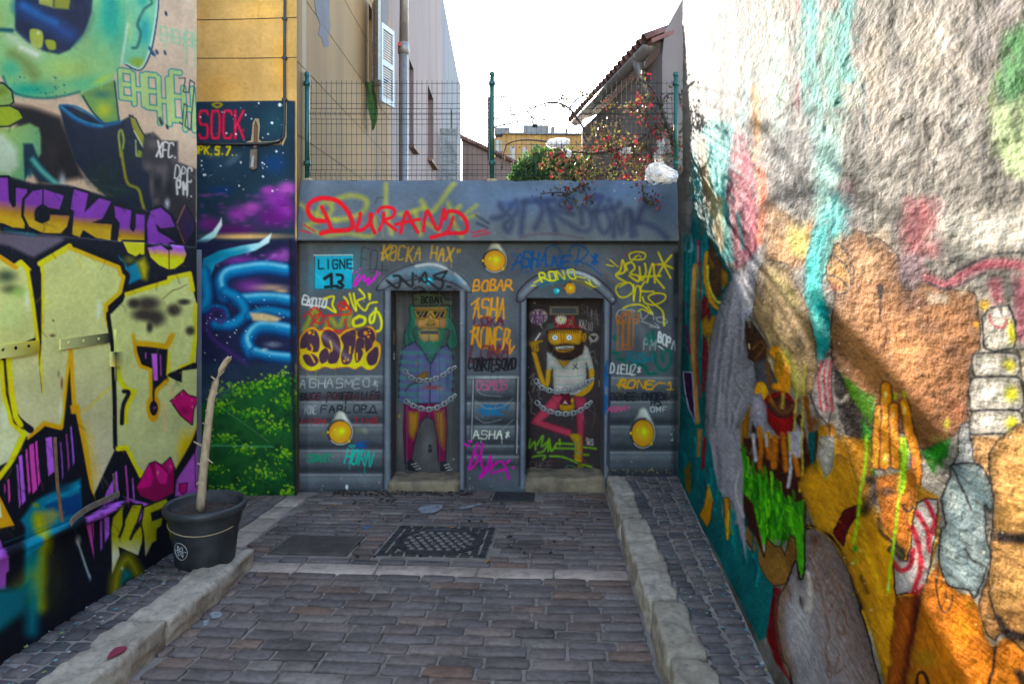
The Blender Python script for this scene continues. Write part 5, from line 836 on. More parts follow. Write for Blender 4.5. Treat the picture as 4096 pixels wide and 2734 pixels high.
def leafmat(name, stops, trans=.35, rough=.45):
    m, nt, b = newmat(name); s = nt.nodes.new('ShaderNodeNewGeometry').outputs['Random Per Island']; r = ramp(nt, stops); nt.links.new(s, r.inputs[0])
    nt.links.new(r.outputs[0], b.inputs['Base Color']); b.inputs['Roughness'].default_value = rough
    tr = nt.nodes.new('ShaderNodeBsdfTranslucent'); nt.links.new(r.outputs[0], tr.inputs[0]); ms = nt.nodes.new('ShaderNodeMixShader'); ms.inputs[0].default_value = trans
    nt.links.new(b.outputs[0], ms.inputs[1]); nt.links.new(tr.outputs[0], ms.inputs[2]); nt.links.new(ms.outputs[0], nt.nodes['Material Output'].inputs[0]); return m
MT = {}
MT['paint_smooth'] = painted('painted_render', .62, .16, ((9, .15, .01, None), (70, .2, .002, None)))
MT['paint_left'] = painted('painted_plaster', .7, .09, ((12, .08, .005, None), (90, .25, .002, None)))
MT['paint_rough'] = painted('painted_roughcast', .84, .027, ((11, .35, .02, (.5, .5, 1)), (60, .75, .014, (.45, .45, 1)), (170, .7, .006, (.6, .6, 1))))
MT['paint_door'] = painted('painted_wood', .7, .10, ((30, .25, .003, (1, 1, .06)),))
MT['grey'] = plain('grey_paint', (0.105, 0.106, 0.112), (0.067, 0.070, 0.073), .55, 6, .2, .004)
MT['mortar'] = plain('sandy_joint', (0.340, 0.258, 0.211), (0.204, 0.156, 0.125), .9, 5, .5, .006, bscale=160)
SET = [(0, (0.140, 0.105, 0.092)), (.35, (0.204, 0.153, 0.136)), (.65, (0.179, 0.120, 0.098)), (.85, (0.258, 0.195, 0.165)), (1, (0.227, 0.129, 0.089))]
MT['sett'] = stone('basalt_sett', SET); MT['sett_far'] = stone('basalt_sett_far', SET, True)
COB = [(0, (0.084, 0.071, 0.071)), (.5, (0.136, 0.106, 0.098)), (1, (0.190, 0.136, 0.116))]
MT['cobble'] = stone('small_cobble', COB, False, .7)
MT['slab'] = stone('pale_slab', [(0, (0.435, 0.306, 0.238)), (1, (0.530, 0.381, 0.299))], False, .75, 14)
MT['kerb'] = stone('limestone_kerb', [(0, (0.375, 0.281, 0.200)), (1, (0.488, 0.375, 0.281))], False, .9, 24)
MT['step'] = plain('worn_limestone', (0.406, 0.280, 0.161), (0.126, 0.091, 0.063), .9, 5, .7, .02, bscale=25)
MT['iron'] = plain('cast_iron', (0.077, 0.070, 0.067), (0.039, 0.036, 0.036), .5, 12, .5, .004, metal=.4, bscale=70)
MT['rib_iron'] = plain('rusted_plate', (.15,.11,.09), (.08,.06,.05), .65, 9, .5, .004, metal=.2, bscale=70)
MT['studs'] = plain('lid_filling', (0.266, 0.217, 0.182), (0.112, 0.091, 0.077), .7, 25, .5, .004)
MT['dirt'] = plain('packed_dirt', (.12, .10, .085), (.06, .05, .042), .95, 30, .6, .01)
MT['ochre'] = plain('ochre_plaster', (.33, .215, .115), (.26, .17, .09), .9, 1.6, .3, .006, bscale=40)
MT['green_metal'] = plain('green_powder_coat', (.012, .085, .065), (.010, .065, .055), .35, 20, .05, .001)
MT['black_plastic'] = plain('black_plastic', (.045, .043, .042), (.014, .014, .016), .5, 9, .2, .002)
MT['white_paint'] = plain('white_paint', (.40, .385, .38), (.30, .29, .285), .6, 20, .2, .002)
MT['rust'] = plain('rusty_iron', (.20, .085, .04), (.09, .045, .03), .85, 30, .6, .004)
MT['rusty_bar'] = plain('flaky_steel', (.22, .15, .10), (.10, .07, .055), .8, 40, .8, .006)
MT['zinc'] = plain('zinc', (.19, .16, .145), (.13, .11, .105), .45, 9, .1, .002, metal=.3)
MT['cable'] = plain('black_cable', (.02, .02, .022), (.015, .015, .016), .5, 30, 0)
MT['bark'] = plain('pale_bark', (0.588, 0.406, 0.245), (0.350, 0.224, 0.133), .8, 40, .8, .006, stretch=(1, 1, .4))
MT['twig'] = plain('dark_twig', (.09, .055, .045), (.05, .03, .026), .8, 60, .4, .002)
# ------------------------------------------------------------------ painted wall sheets
def sheet(name, cv, u0, u1, v0, v1, du, dv, fn, mat, parent=None, keep=None, disp=None, k=1.0, **kw):
    us = np.arange(u0, u1+du*.5, du); vs = np.arange(v0, v1+dv*.5, dv); nu, nv = len(us), len(vs)
    U, V = np.meshgrid(us, vs); U = U.ravel(); V = V.ravel()
    P = fn(U, V); col = albedo(cv.sample(U, V), k)
    idx = np.arange(nu*nv).reshape(nv, nu)
    q = np.stack([idx[:-1, :-1], idx[1:, :-1], idx[1:, 1:], idx[:-1, 1:]], -1).reshape(-1, 4)
    if keep is not None:
        c = P[q].mean(1); q = q[keep(U[q].mean(1), V[q].mean(1), c)]
    if disp is not None: P = disp(P, U, V)
    used = np.unique(q); mp = np.zeros(len(P), int); mp[used] = np.arange(len(used)); q = mp[q]; P = P[used]; col = col[used]
    m = bpy.data.meshes.new(name); m.vertices.add(len(P)); m.vertices.foreach_set('co', P.astype(np.float32).ravel())
    m.loops.add(q.size); m.loops.foreach_set('vertex_index', q.astype(np.int32).ravel())
    m.polygons.add(len(q)); m.polygons.foreach_set('loop_start', np.arange(0, q.size, 4, dtype=np.int32))
    m.update(calc_edges=True); m.shade_smooth()
    a = m.color_attributes.new('Col', 'FLOAT_COLOR', 'POINT'); a.data.foreach_set('color', np.c_[col, np.ones(len(col))].astype(np.float32).ravel())
    m.materials.append(mat); o = bpy.data.objects.new(name, m)
    return tag(put(o, parent), **kw)
def colour_from(o, cv, k=1.0):                # paint a small part with the mural it lies in
    m = o.data; P = np.empty(len(m.vertices)*3, np.float32); m.vertices.foreach_get('co', P); P = P.reshape(-1, 3)
    u, v = prj(P); c = albedo(cv.sample(u, v), k)
    a = m.color_attributes.new('Col', 'FLOAT_COLOR', 'POINT'); a.data.foreach_set('color', np.c_[c, np.ones(len(c))].astype(np.float32).ravel())
def ray(U, V, Y): return np.stack([(U-CX)/FPX*Y, Y, CAMH-(V-HY)/FPX*Y], 1)
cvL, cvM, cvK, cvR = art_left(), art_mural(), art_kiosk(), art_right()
# ================================================================== GROUND
MB().add([(-300,-14,-.95),(300,-14,-.95),(300,400,-.95),(-300,400,-.95)],[(0,1,2,3)]).build('ground', MT['dirt'], kind='structure', label='bare ground under the whole quarter')
TH = math.atan(.0703); e1 = Vector((math.cos(TH), -math.sin(TH), 0)); e2 = Vector((math.sin(TH), math.cos(TH), 0))
E1 = Vector((e1.x, e1.y, -SL*e1.y)).normalized(); E2 = Vector((e2.x, e2.y, -SL*e2.y)); E2 = (E2-E1*E2.dot(E1)).normalized(); EN = E1.cross(E2)
def ab(a, b, z=0): p = e1*a+e2*b; return Vector((p.x, p.y, -SL*p.y+z))
def toab(x, y): return (x*e1.x+y*e1.y, x*e2.x+y*e2.y)
def orient(p, yaw=0.): 
    M = Matrix((E1, E2, EN)).transposed().to_4x4() @ Matrix.Rotation(yaw, 4, 'Z'); M.translation = p; return M
road = MB().add([(-3.4,-14,14*SL-.014),(3,-14,14*SL-.014),(3,7.3,-7.3*SL-.014),(-3.4,7.3,-7.3*SL-.014)],[(0,1,2,3)]).build('road', MT['mortar'], kind='structure', label='sloping alley floor of dark setts with sandy joints')
def stone_mesh(name, w, d, h, ch, seed, mat, jit=.006):
    R = random.Random(seed); x, y = w/2, d/2
    j = lambda: (R.random()-.5)*2*jit
    base = [(-x+j(),-y+j()),(0+j(),-y+j()),(x+j(),-y+j()),(x+j(),0),(x+j(),y+j()),(0,y+j()),(-x+j(),y+j()),(-x+j(),0)]
    r = [(px*(1-.035*(abs(px) > x*.8 and abs(py) > y*.8)), py*(1-.09*(abs(px) > x*.8 and abs(py) > y*.8))) for px, py in base]
    vs = [(px, py, -h) for px, py in r]+[(px, py, -ch) for px, py in r]+[(px-math.copysign(min(ch, abs(px)), px), py-math.copysign(min(ch, abs(py)), py), (R.random()-.5)*.003) for px, py in r]+[(0, 0, .001)]
    n = 8; fs = [(k*n+i, k*n+(i+1) % n, (k+1)*n+(i+1) % n, (k+1)*n+i) for k in range(2) for i in range(n)]+[(16+i, 16+(i+1) % n, 24) for i in range(n)]
    m = bpy.data.meshes.new(name); m.from_pydata(vs, [], fs); m.update(); m.shade_smooth(); m.materials.append(mat); return m
RX = random.Random(5)
lens = [.17,.20,.23,.26,.29,.32]
sett_m = {l: [stone_mesh('sett', l-.014, .099, .05, .005, 10*i+k, MT['sett'], .004) for k in range(4)] for i, l in enumerate(lens)}
mh1, mh2, mh3 = toab(-.57,5.36), toab(-1.5,5.27), toab(.02,6.86)
holes = [(mh1[0]-.42,mh1[0]+.42,mh1[1]-.42,mh1[1]+.42),(mh2[0]-.31,mh2[0]+.31,mh2[1]-.25,mh2[1]+.25),(mh3[0]-.22,mh3[0]+.22,mh3[1]-.2,mh3[1]+.2)]
AR = .479
cand = []; b = 2.0
while b < 7.3:
    if 4.50 < b < 4.735: b = 4.79; continue
    a = AR-.012
    while a > -2.6:
        l = RX.choice(lens); al = a-l; p = ab((a+al)/2, b)
        X0 = -1.80 if b < 4.6 else -2.02
        pl = ab(al, b); ok = p.x-l/2+.03 > X0 and p.y < 7.12
        if not ok and p.x > X0+.05 and p.y < 7.12: l = .17; al = a-l; p = ab((a+al)/2, b); ok = p.x-l/2+.04 > X0
        hit = [h for h in holes if al < h[1] and a > h[0] and abs(b-(h[2]+h[3])/2) < (h[3]-h[2])/2+.045]
        if hit:
            h = hit[0]; gap = a-h[1]
            if gap > .1: cand.append((gap-.005, (a+h[1])/2, b))
            a = h[0]-.004; continue
        if ok: cand.append((l, (a+al)/2, b))
        else:
            g_ = ab(a, b).x-X0
            if g_ > .05 and p.y < 7.12: cand.append((g_, a-g_/2, b))
            break
        a = al
        if p.x < X0: break
    b += .1125+RX.uniform(-.002, .002)
cand.sort(key=lambda t: ab(t[1], t[2]).y)
far = []
for i, (l, a, b) in enumerate(cand):
    p = ab(a, b, RX.uniform(-.006, .004)); key = min(lens, key=lambda q: abs(q-l))
    if i < 300:
        o = bpy.data.objects.new('sett', RX.choice(sett_m[key])); COL.objects.link(o); o.parent = road
        M = orient(p, RX.uniform(-.018, .018)) @ Matrix.Rotation(RX.uniform(-.03,.03),4,'X') @ Matrix.Rotation(RX.uniform(-.015,.015),4,'Y'); M = M @ Matrix.Diagonal((l/key, RX.uniform(.95, 1.03), 1, 1)); o.matrix_world = M
    else: far.append((orient(p, RX.uniform(-.012, .012)) @ Matrix.Diagonal((l/key, 1, 1, 1)), RX.choice(sett_m[key])))
def joined(name, items, mat, parent, label=None):
    mb = MB()
    for M, me in items: mb.add([M @ v.co for v in me.vertices], [tuple(p.vertices) for p in me.polygons])
    o = mb.build(name, mat, parent, True, kind='stuff'); 
    if label: o['label'] = label
    return o
joined('sett_rows', far, MT['sett_far'], road)
# pale slabs across and along
def slab(a0, a1, b0, b1, seed, parent=road, z=.0):
    m = stone_mesh('paving_slab', a1-a0-.008, b1-b0, .05, .006, seed, MT['slab'], .003)
    o = bpy.data.objects.new('paving_slab', m); COL.objects.link(o); o.parent = parent; o.matrix_world = orient(ab((a0+a1)/2, (b0+b1)/2, z)); return o
x = AR-.02
for i, L in enumerate((.50,.52,.70,.55,.62,.25)):
    if x-L < -2.9: break
    slab(x-L, x, 4.525, 4.725, 60+i); x -= L
for i in range(5):
    y0 = 4.78+i*.42; p = toab(-2.15, y0+.21); slab(p[0]-.11, p[0]+.11, p[1]-.205, p[1]+.205, 80+i)
its = []
for i in range(4):
    for j in range(19): its.append((orient(Vector((-2.32-.11*i, 4.9+.108*j, gz(4.9+.108*j))), RX.uniform(-.05,.05)), RX.choice(sett_m[.17])))
its = [(M @ Matrix.Diagonal((.62,1,1,1)), m) for M, m in its]
joined('sett_corner', its, MT['sett_far'], road)
# ---- iron covers
def cover(name, ab0, label, w, d):
    o = empty(name, ab(*ab0), label, 'manhole cover'); return o
def onroad(a, b): return orient(ab(a, b))
c1 = cover('manhole_cover', mh1, 'large square iron manhole frame with round stone-studded lid', .8, .8)
M0 = onroad(*mh1); mb = MB(); mb.box(-.41,.41,-.41,.41,-.04,-.006,M0); mb.build('bed', MT['mortar'], c1)
mb = MB()
for s in (-1, 1):
    for i in range(8):
        t = -.35+.1*i; mb.box(t-.038,t+.038,s*.36-.022,s*.36+.022,-.02,.004,M0); mb.box(s*.38-.022,s*.38+.022,t-.038,t+.038,-.02,.004,M0)
    for i in range(10):
        for j in range(10):
            x_, y_ = -.31+.069*i, -.31+.069*j
            if s > 0 and .345 < math.hypot(x_, y_) and max(abs(x_),abs(y_)) < .33: mb.box(x_-.024,x_+.024,y_-.024,y_+.024,-.02,.003,M0)
mb.build('frame', MT['iron'], c1)
mb = MB(); n = 40
ring = lambda r, z: [M0 @ Vector((r*math.cos(2*math.pi*k/n), r*math.sin(2*math.pi*k/n), z)) for k in range(n)]
vs = ring(.345,-.02)+ring(.345,.006)+ring(.318,.006)+ring(.312,-.004); mb.add(vs, [(r*n+k, r*n+(k+1)%n, (r+1)*n+(k+1)%n, (r+1)*n+k) for r in range(3) for k in range(n)]+[tuple(range(3*n,4*n))]); lid = mb.build('lid', MT['iron'], c1)
R_ = random.Random(3)
for i in range(9):
    for j in range(9):
        x_, y_ = -.28+.07*i+(.035 if j%2 else 0), -.28+.07*j
        if math.hypot(x_, y_) < .28:
            r = .022+.008*R_.random(); MB().add([M0 @ Vector((x_+r*math.cos(k*1.047),y_+r*.8*math.sin(k*1.047),-.006)) for k in range(6)]+[M0 @ Vector((x_+r*.75*math.cos(k*1.047),y_+r*.6*math.sin(k*1.047),.005+.003*R_.random())) for k in range(6)], [(k,(k+1)%6,6+(k+1)%6,6+k) for k in range(6)]+[(6,7,8,9,10,11)]).build('stud', MT['studs'], lid)
c2 = cover('inspection_plate', mh2, 'ribbed rectangular iron plate left of the round manhole', .6, .45)
M0 = onroad(*mh2); MB().box(-.30,.30,-.235,.235,-.04,-.002,M0).build('plate', MT['rib_iron'], c2)
mb = MB()
for i in range(28): t = -.27+.02*i; mb.box(t-.005,t+.005,-.205,.205,-.004,.003,M0)
mb.build('ribs', MT['rib_iron'], c2); MB().box(-.07,.03,-.008,.012,-.002,.006,M0).build('handle', MT['iron'], c2)
c3 = cover('drain_cover', mh3, 'small dark square drain cover at the foot of the painted wall', .4, .35)
M0 = onroad(*mh3); MB().box(-.205,.205,-.185,.185,-.04,0,M0).build('frame', MT['iron'], c3)
mb = MB(); vs = [M0 @ Vector((r*math.cos(2*math.pi*k/24), r*.9*math.sin(2*math.pi*k/24), z)) for r, z in ((.17,0),(.17,.006),(.15,.006),(.147,.001),(.09,.001),(.085,.006)) for k in range(24)]
mb.add(vs, [(r*24+k, r*24+(k+1)%24, (r+1)*24+(k+1)%24, (r+1)*24+k) for r in range(5) for k in range(24)]+[tuple(range(120,144))]); mb.build('lid', MT['iron'], c3)
# ---- pavements
def pave(name, quad, h, label):
    vs = [(x, y, gz(y)+h-.012) for x, y in quad]+[(x, y, gz(y)-.05) for x, y in quad]
    return MB().add(vs, [(0,1,2,3),(0,4,5,1),(1,5,6,2),(2,6,7,3),(3,7,4,0)]).build(name, MT['mortar'], kind='structure', label=label)
HR, HL = .16, .12
def rwx(y): return .676+.148*y                 # right-hand wall line
def rkx(y): return .48+.0703*y                 # right-hand kerb face
pr = pave('pavement_right', [(rkx(-4)+.15,-4),(rwx(-4)+.6,-4),(rwx(7.15)+.05,7.15),(rkx(7.15)+.15,7.15)], HR, 'narrow cobbled pavement along the mural wall on the right')
cob_m = [stone_mesh('cobble', .088, .088, .04, .010, 200+k, MT['cobble'], .008) for k in range(10)]
farc = []; y = 2.05; k = 0
while y < 7.1:
    x0, x1 = rkx(y)+.185, rwx(y)-.01; nn = max(1, int((x1-x0)/.1)); w = (x1-x0)/nn
    for i in range(nn):
        x = x0+w*(i+.5)+RX.uniform(-.006,.006); yy = y-(i*w)*.08+RX.uniform(-.007,.007)
        M = orient(Vector((x, yy, gz(yy)+HR+RX.uniform(-.004,.004))), RX.uniform(-.10,.10)) @ Matrix.Diagonal((w/.1*RX.uniform(.92,1.02), RX.uniform(.9,1.05), 1, 1)); me = RX.choice(cob_m)
        if k < 290: o = bpy.data.objects.new('cobble', me); COL.objects.link(o); o.parent = pr; o.matrix_world = M
        else: farc.append((M, me))
        k += 1
    y += .102
if farc: joined('cobble_rows', farc, MT['sett_far'], pr)
pl = pave('pavement_left', [(-2.5,-4),(-1.95,-4),(-1.95,4.72),(-2.5,4.72)], HL, 'narrow cobbled pavement along the graffiti wall on the left')
cob2 = [stone_mesh('cobble', .115, .105, .04, .012, 240+k, MT['cobble'], .010) for k in range(8)]
y = 2.3
while y < 4.7:
    for i in range(3):
        x = -2.06-.118*i+RX.uniform(-.006,.006)-.0; yy = y+RX.uniform(-.008,.008)
        o = bpy.data.objects.new('cobble', RX.choice(cob2)); COL.objects.link(o); o.parent = pl
        o.matrix_world = orient(Vector((x, yy, gz(yy)+HL+RX.uniform(-.004,.004))), RX.uniform(-.08,.08)) @ Matrix.Diagonal((RX.uniform(.92,1.02), RX.uniform(.92,1.04), 1, 1))
    y += .122
# ---- kerbs
from mathutils import noise as mnoise
def rock(w, d, h, rad, amp, seed, cuts=7):
    bm = bmesh.new(); bmesh.ops.create_cube(bm, size=1.); bmesh.ops.subdivide_edges(bm, edges=bm.edges[:], cuts=cuts, use_grid_fill=True)
    off = Vector((seed*3.7, seed*1.3, 0)); S = Vector((w, d, h))
    for v in bm.verts:
        p = Vector((v.co.x*S.x, v.co.y*S.y, v.co.z*S.z)); q = Vector([max(-S[i]/2+rad, min(S[i]/2-rad, p[i])) for i in range(3)]); dd = p-q
        if dd.length > rad: p = q+dd.normalized()*rad
        n = mnoise.noise(p*7+off)*amp*1.3+mnoise.noise(p*19+off)*amp*.8+mnoise.noise(p*45+off)*amp*.35
        v.co = p+(dd.normalized() if dd.length > 1e-4 else Vector((0,0,1)))*n
    m = bpy.data.meshes.new('kerb_stone'); bm.to_mesh(m); bm.free(); m.shade_smooth(); m.materials.append(MT['kerb']); return m
kr = empty('kerb_right', (0,0,0), kind='structure', label='uneven limestone kerb along the right-hand pavement')
ys = [7.02,6.18,5.41,4.80,4.19,3.71,3.04,2.45,1.9,1.2]
for i in range(len(ys)-1):
    y1, y0 = ys[i], ys[i+1]; ym = (y0+y1)/2; L = y1-y0
    m = rock(.185+RX.uniform(-.01,.015), L-.010, .30, .024, .016, i+1, 14)
    o = bpy.data.objects.new('kerb_stone', m); COL.objects.link(o); o.parent = kr
    o.matrix_world = orient(Vector((rkx(ym)+.095+RX.uniform(-.01,.01), ym, gz(ym)+HR+.012-.15)), RX.uniform(-.02,.02)-.005)
kl = empty('kerb_left', (0,0,0), kind='structure', label='long worn limestone kerb under the flower pot on the left')
for i, (y0, y1) in enumerate(((3.55,4.78),(2.2,3.55),(.8,2.2))):
    ym = (y0+y1)/2; m = rock(.235, y1-y0-.012, .30, .026, .018, i+21, 20)
    o = bpy.data.objects.new('kerb_stone', m); COL.objects.link(o); o.parent = kl
    o.matrix_world = Matrix.Translation((-1.905, ym, gz(ym)+HL+.01-.15)) @ Matrix.Rotation(-math.atan(SL), 4, 'X') @ Matrix.Rotation(.012, 4, 'Z')
# ================================================================== LEFT WALL
XL = -2.36
lw = empty('graffiti_wall', (XL, 4, gz(4)), 'plastered wall with green laughing face mural and big yellow letters above steel doors', 'wall')
def seam_v(u): return 925+u*.0823             # ledge above the steel doors, in drawing coordinates
def left_fn(U, V):
    xw = np.where(V > seam_v(U), XL+.035, XL)
    return ray(U, V, xw/((U-CX)/FPX))
def left_disp(P, U, V):
    P = P.copy(); P[:, 0] += (fbm(P[:, 1]*3, P[:, 2]*3, 2)-.5)*.012; return P
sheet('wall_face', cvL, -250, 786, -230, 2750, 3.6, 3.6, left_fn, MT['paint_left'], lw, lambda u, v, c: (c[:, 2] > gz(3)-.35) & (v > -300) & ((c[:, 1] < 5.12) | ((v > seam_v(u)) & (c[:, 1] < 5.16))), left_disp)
MT['wall_dark'] = plain('old_painted_plaster', (.20, .18, .20), (.05, .06, .08), .8, 1.4, .3, .01, bscale=30)
MT['wall_pale'] = plain('pale_plaster', (.52, .45, .40), (.44, .38, .34), .85, 2, .3, .006, bscale=40)
MB().box(XL-.5, XL-.012, -1.5, 5.12, -1.0, 2.2).build('wall_core', MT['wall_dark'], lw)
MB().box(XL-.5, XL-.012, -1.5, 5.12, 2.2, 6.3).build('wall_top', MT['wall_pale'], lw)
MB().box(XL-.46, XL+.016, 5.0, 5.155, -1.0, 1.755).build('door_post', MT['wall_dark'], lw)
# steel straps, hinge, conduit, bent rusty bar on the doors
def onL(x, y, off=.04, fr=L2): return left_pt(fr[0]+x/fr[2], fr[1]+y/fr[2], off)
def left_pt(u, v, off): Y = (XL+off)/((u-CX)/FPX); return Vector((XL+off, Y, CAMH-(v-HY)/FPX*Y))
def strip(p0, p1, h, t0, t1):
    a, b_ = onL(*p0, t0), onL(*p1, t0); dz = Vector((0, 0, -h)); return MB().prism([a, b_, b_+dz, a+dz], (t1-t0, 0, 0))
for p0, p1, h in (((-40,755),(232,722),.062),((365,715),(680,675),.055)):
    o = strip(p0, p1, h, .030, .043).build('door_strap', MT['paint_left'], lw); colour_from(o, cvL)
    for t in (.2,.5,.8):
        q = onL(p0[0]+(p1[0]-p0[0])*t, p0[1]+(p1[1]-p0[1])*t+30, .042); r = MB().lathe([(.008,-.004),(.008,.004),(.001,.006)], (0,0,0), 8); r.v = [(q.x+z, q.y+x_, q.z+y_) for x_, y_, z in r.v]; r = r.build('rivet', MT['paint_left'], lw); colour_from(r, cvL)
o = strip((685,795),(752,790),.085,.03,.065).build('door_hinge', MT['paint_left'], lw); colour_from(o, cvL)
o = strip((712,655),(728,653),.30,.03,.045).build('door_edge', MT['paint_left'], lw); colour_from(o, cvL)
pp = []
for i in range(40):
    t = i/39.; pp.append(left_pt((-60+1060*t)/2., 1568+(1330-440*t)/2., .075))
o = MB().tube(pp, .026, 10).build('conduit', MT['paint_left'], lw, True); colour_from(o, cvL)
pp = [left_pt(x/2., 1568+y/2., .09) for x, y in ((940,790),(850,830),(700,900),(600,970),(555,1020))]; o = MB()
for i in range(len(pp)-1): o.prism([pp[i], pp[i]+Vector((0,0,-.03)), pp[i]+Vector((.012,0,-.03)), pp[i]+Vector((.012,0,0))], pp[i+1]-pp[i])
o.build('bent_bar', MT['rusty_bar'], lw, label='rusty bent steel bar')
MB().tube([left_pt(x/2., 1568+y/2., .075) for x, y in ((440,360),(448,560),(462,760),(480,900),(500,1030))], .008, 6).build('hook_rod', MT['rust'], lw)
MB().tube([left_pt(x/2., 1568+y/2., .08) for x, y in ((905,650),(915,720),(925,790))], .005, 6).build('hook_rod', MT['rust'], lw)
# recess behind the wall end: unseen side wall added to stop light leaking
MB().box(-3.75,-3.3,5.0,7.0,-1,7).build('recess_light_block', MT['wall_pale'], label='unseen plaster side added to block light in the recess behind the graffiti wall', cat='wall')
# ================================================================== OCHRE WALL WITH NIGHT MURAL
YM = 6.95
mw = empty('mural_wall', (-2.7, YM, gz(YM)), 'ochre wall painted with night sky, blue tentacles and green hedge below', 'wall')
def mdisp(P, U, V): P = P.copy(); P[:, 1] += (fbm(P[:, 0]*7, P[:, 2]*7, 3)-.5)*.012; return P
sheet('wall_face', cvM, 745, 1186, -180, 2110, 3.4, 3.4, lambda U, V: ray(U, V, np.full(U.shape, YM)), MT['paint_left'], mw, lambda u, v, c: c[:, 2] > gz(7)-.25, mdisp)
MB().box(-3.4,-2.215,YM+.012,YM+.4,-1,7.5).build('wall_core', MT['ochre'], mw)
for v0, v1 in ((80,70),(233,230)):
    a, b_ = W(780,v0,YM-.004), W(1186,v1,YM-.004); MB().tube([a, (a+b_)/2+Vector((0,0,-.004)), b_], .0035, 5).build('groove', MT['cable'], mw)
cab = empty('cable', W(1138,300,YM), 'black cable running down the ochre wall and bending left over the night mural', 'cable')
pth = [W(1140,-160,YM-.03),W(1139,80,YM-.03),W(1138,230,YM-.03),W(1138,400,YM-.03),W(1137,500,YM-.03),W(1131,550,YM-.03),W(1115,568,YM-.03),W(1060,575,YM-.03),W(900,576,YM-.03),W(770,574,YM-.03)]
MB().tube(pth, .014, 8).build('sheath', MT['cable'], cab, True)
for v in (75,232,398): p = W(1138,v,YM-.03); MB().box(p.x-.022,p.x+.022,p.y-.018,p.y+.03,p.z-.012,p.z+.012).build('clip', MT['cable'], cab)
br = empty('rusty_bracket', W(1018,560,YM), 'rusty iron bracket with peeling plaster patch on the night mural', 'bracket')
MT['bareplaster'] = plain('bare_plaster', (.50, .36, .20), (.33, .22, .12), .95, 20, .6, .01)
def flat(pts, d, name, mat, par, Y0): return MB().prism([W(740+x/1.568, y/1.568, Y0) for x, y in pts], (0, d, 0)).build(name, mat, par)
flat([(415,880),(425,770),(440,742),(462,745),(470,790),(462,870),(480,890),(560,885),(605,870),(600,905),(460,912),(385,905),(385,890)], .006, 'plaster_patch', MT['bareplaster'], br, YM-.010)
flat([(605,900),(628,850),(632,640),(638,640),(636,860),(612,915)], .006, 'plaster_patch', MT['bareplaster'], br, YM-.010)
flat([(428,930),(432,790),(440,755),(452,790),(448,930)], .02, 'bracket_arm', MT['rust'], br, YM-.03)
flat([(402,1050),(410,935),(450,935),(448,1055),(425,1064)], .03, 'bracket_plate', MT['rusty_bar'], br, YM-.04)
flat([(412,1045),(420,980),(432,975),(428,1048)], .01, 'bracket_glass', MT['white_paint'], br, YM-.045)
# ================================================================== PAINTED END WALL WITH DOORS
YK = 7.1; KX0, KX1 = -2.27, 1.735
kz = lambda v, Y=YK: CAMH-(v-HY)/FPX*Y
kx = lambda u, Y=YK: (u-CX)/FPX*Y
kw = empty('end_wall', (-.27, YK, gz(YK)), 'dark grey end wall painted like a bus with graffiti tags and two doors', 'wall')
D1 = (kx(1564), kx(1838), kz(1162)); D2 = (kx(2106), kx(2414), kz(1192)); DEP = .30
zb = gz(YK)-.15; ztop = kz(722, YK+.1)
def not_door(u, v, c):
    i1 = (c[:, 0] > D1[0]) & (c[:, 0] < D1[1]) & (c[:, 2] < D1[2]); i2 = (c[:, 0] > D2[0]) & (c[:, 0] < D2[1]) & (c[:, 2] < D2[2])
    return ~(i1 | i2) & (c[:, 2] > zb) & (c[:, 0] > KX0) & (c[:, 0] < KX1)
def fit_edges(P, U, V):                        # snap the sheet to the door openings, add slight unevenness
    P = P.copy(); P[:, 1] += (fbm(P[:, 0]*5, P[:, 2]*5, 3)-.5)*.008
    for d in (D1, D2):
        for xe in d[:2]:
            m = (np.abs(P[:, 0]-xe) < .0075) & (P[:, 2] < d[2]+.008); P[m, 0] = xe
        m = (np.abs(P[:, 2]-d[2]) < .0075) & (P[:, 0] > d[0]-.008) & (P[:, 0] < d[1]+.008); P[m, 2] = d[2]
    return P
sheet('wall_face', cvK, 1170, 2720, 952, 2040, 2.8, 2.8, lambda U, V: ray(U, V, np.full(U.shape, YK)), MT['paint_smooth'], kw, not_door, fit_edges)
mb = MB(); yb0, yb1 = YK+.006, YK+.62; zfull = ztop; ztop_ = kz(962,YK-.13)+.3
mb.box(KX0, D1[0], yb0, yb1, zb, ztop_); mb.box(D1[1], D2[0], yb0, yb1, zb, ztop_); mb.box(D2[1], KX1, yb0, yb1, zb, ztop_)
mb.box(D1[0], D1[1], yb0, yb1, D1[2], ztop_); mb.box(D2[0], D2[1], yb0, yb1, D2[2], ztop_)
mb.build('wall_core', MT['grey'], kw)
# leaning fascia
FB_, FT = (YK-.13, kz(962,YK-.13)), (YK+.06, kz(722,YK+.06))
def fas_fn(U, V):
    k = (FT[1]-FB_[1])/(FT[0]-FB_[0]); m = -(V-HY)/FPX; return ray(U, V, (FB_[1]-CAMH-k*FB_[0])/(m-k))
def fas_edge(P, U, V): P = P.copy(); P[:, 1] += (fbm(P[:, 0]*3, P[:, 2]*4, 3)-.5)*.014; P[:, 2] += np.where(V < 730, (fbm(P[:, 0]*9, P[:, 0]*0, 3)-.5)*.022, 0); return P
sheet('fascia', cvK, 1172, 2736, 722, 962, 2.8, 2.8, fas_fn, MT['paint_smooth'], kw, lambda u, v, c: u > 1172+(960-v)*.115, fas_edge)
A = [W(1172,962,YK-.13), W(2734,962,YK-.13), W(2716,722,YK+.06), W(1198,722,YK+.06)]
Bk = [Vector((A[0].x, yb0-.003, A[0].z)), Vector((A[1].x, yb0-.003, A[1].z)), Vector((A[2].x, yb1, A[2].z)), Vector((A[3].x, yb1, A[3].z))]
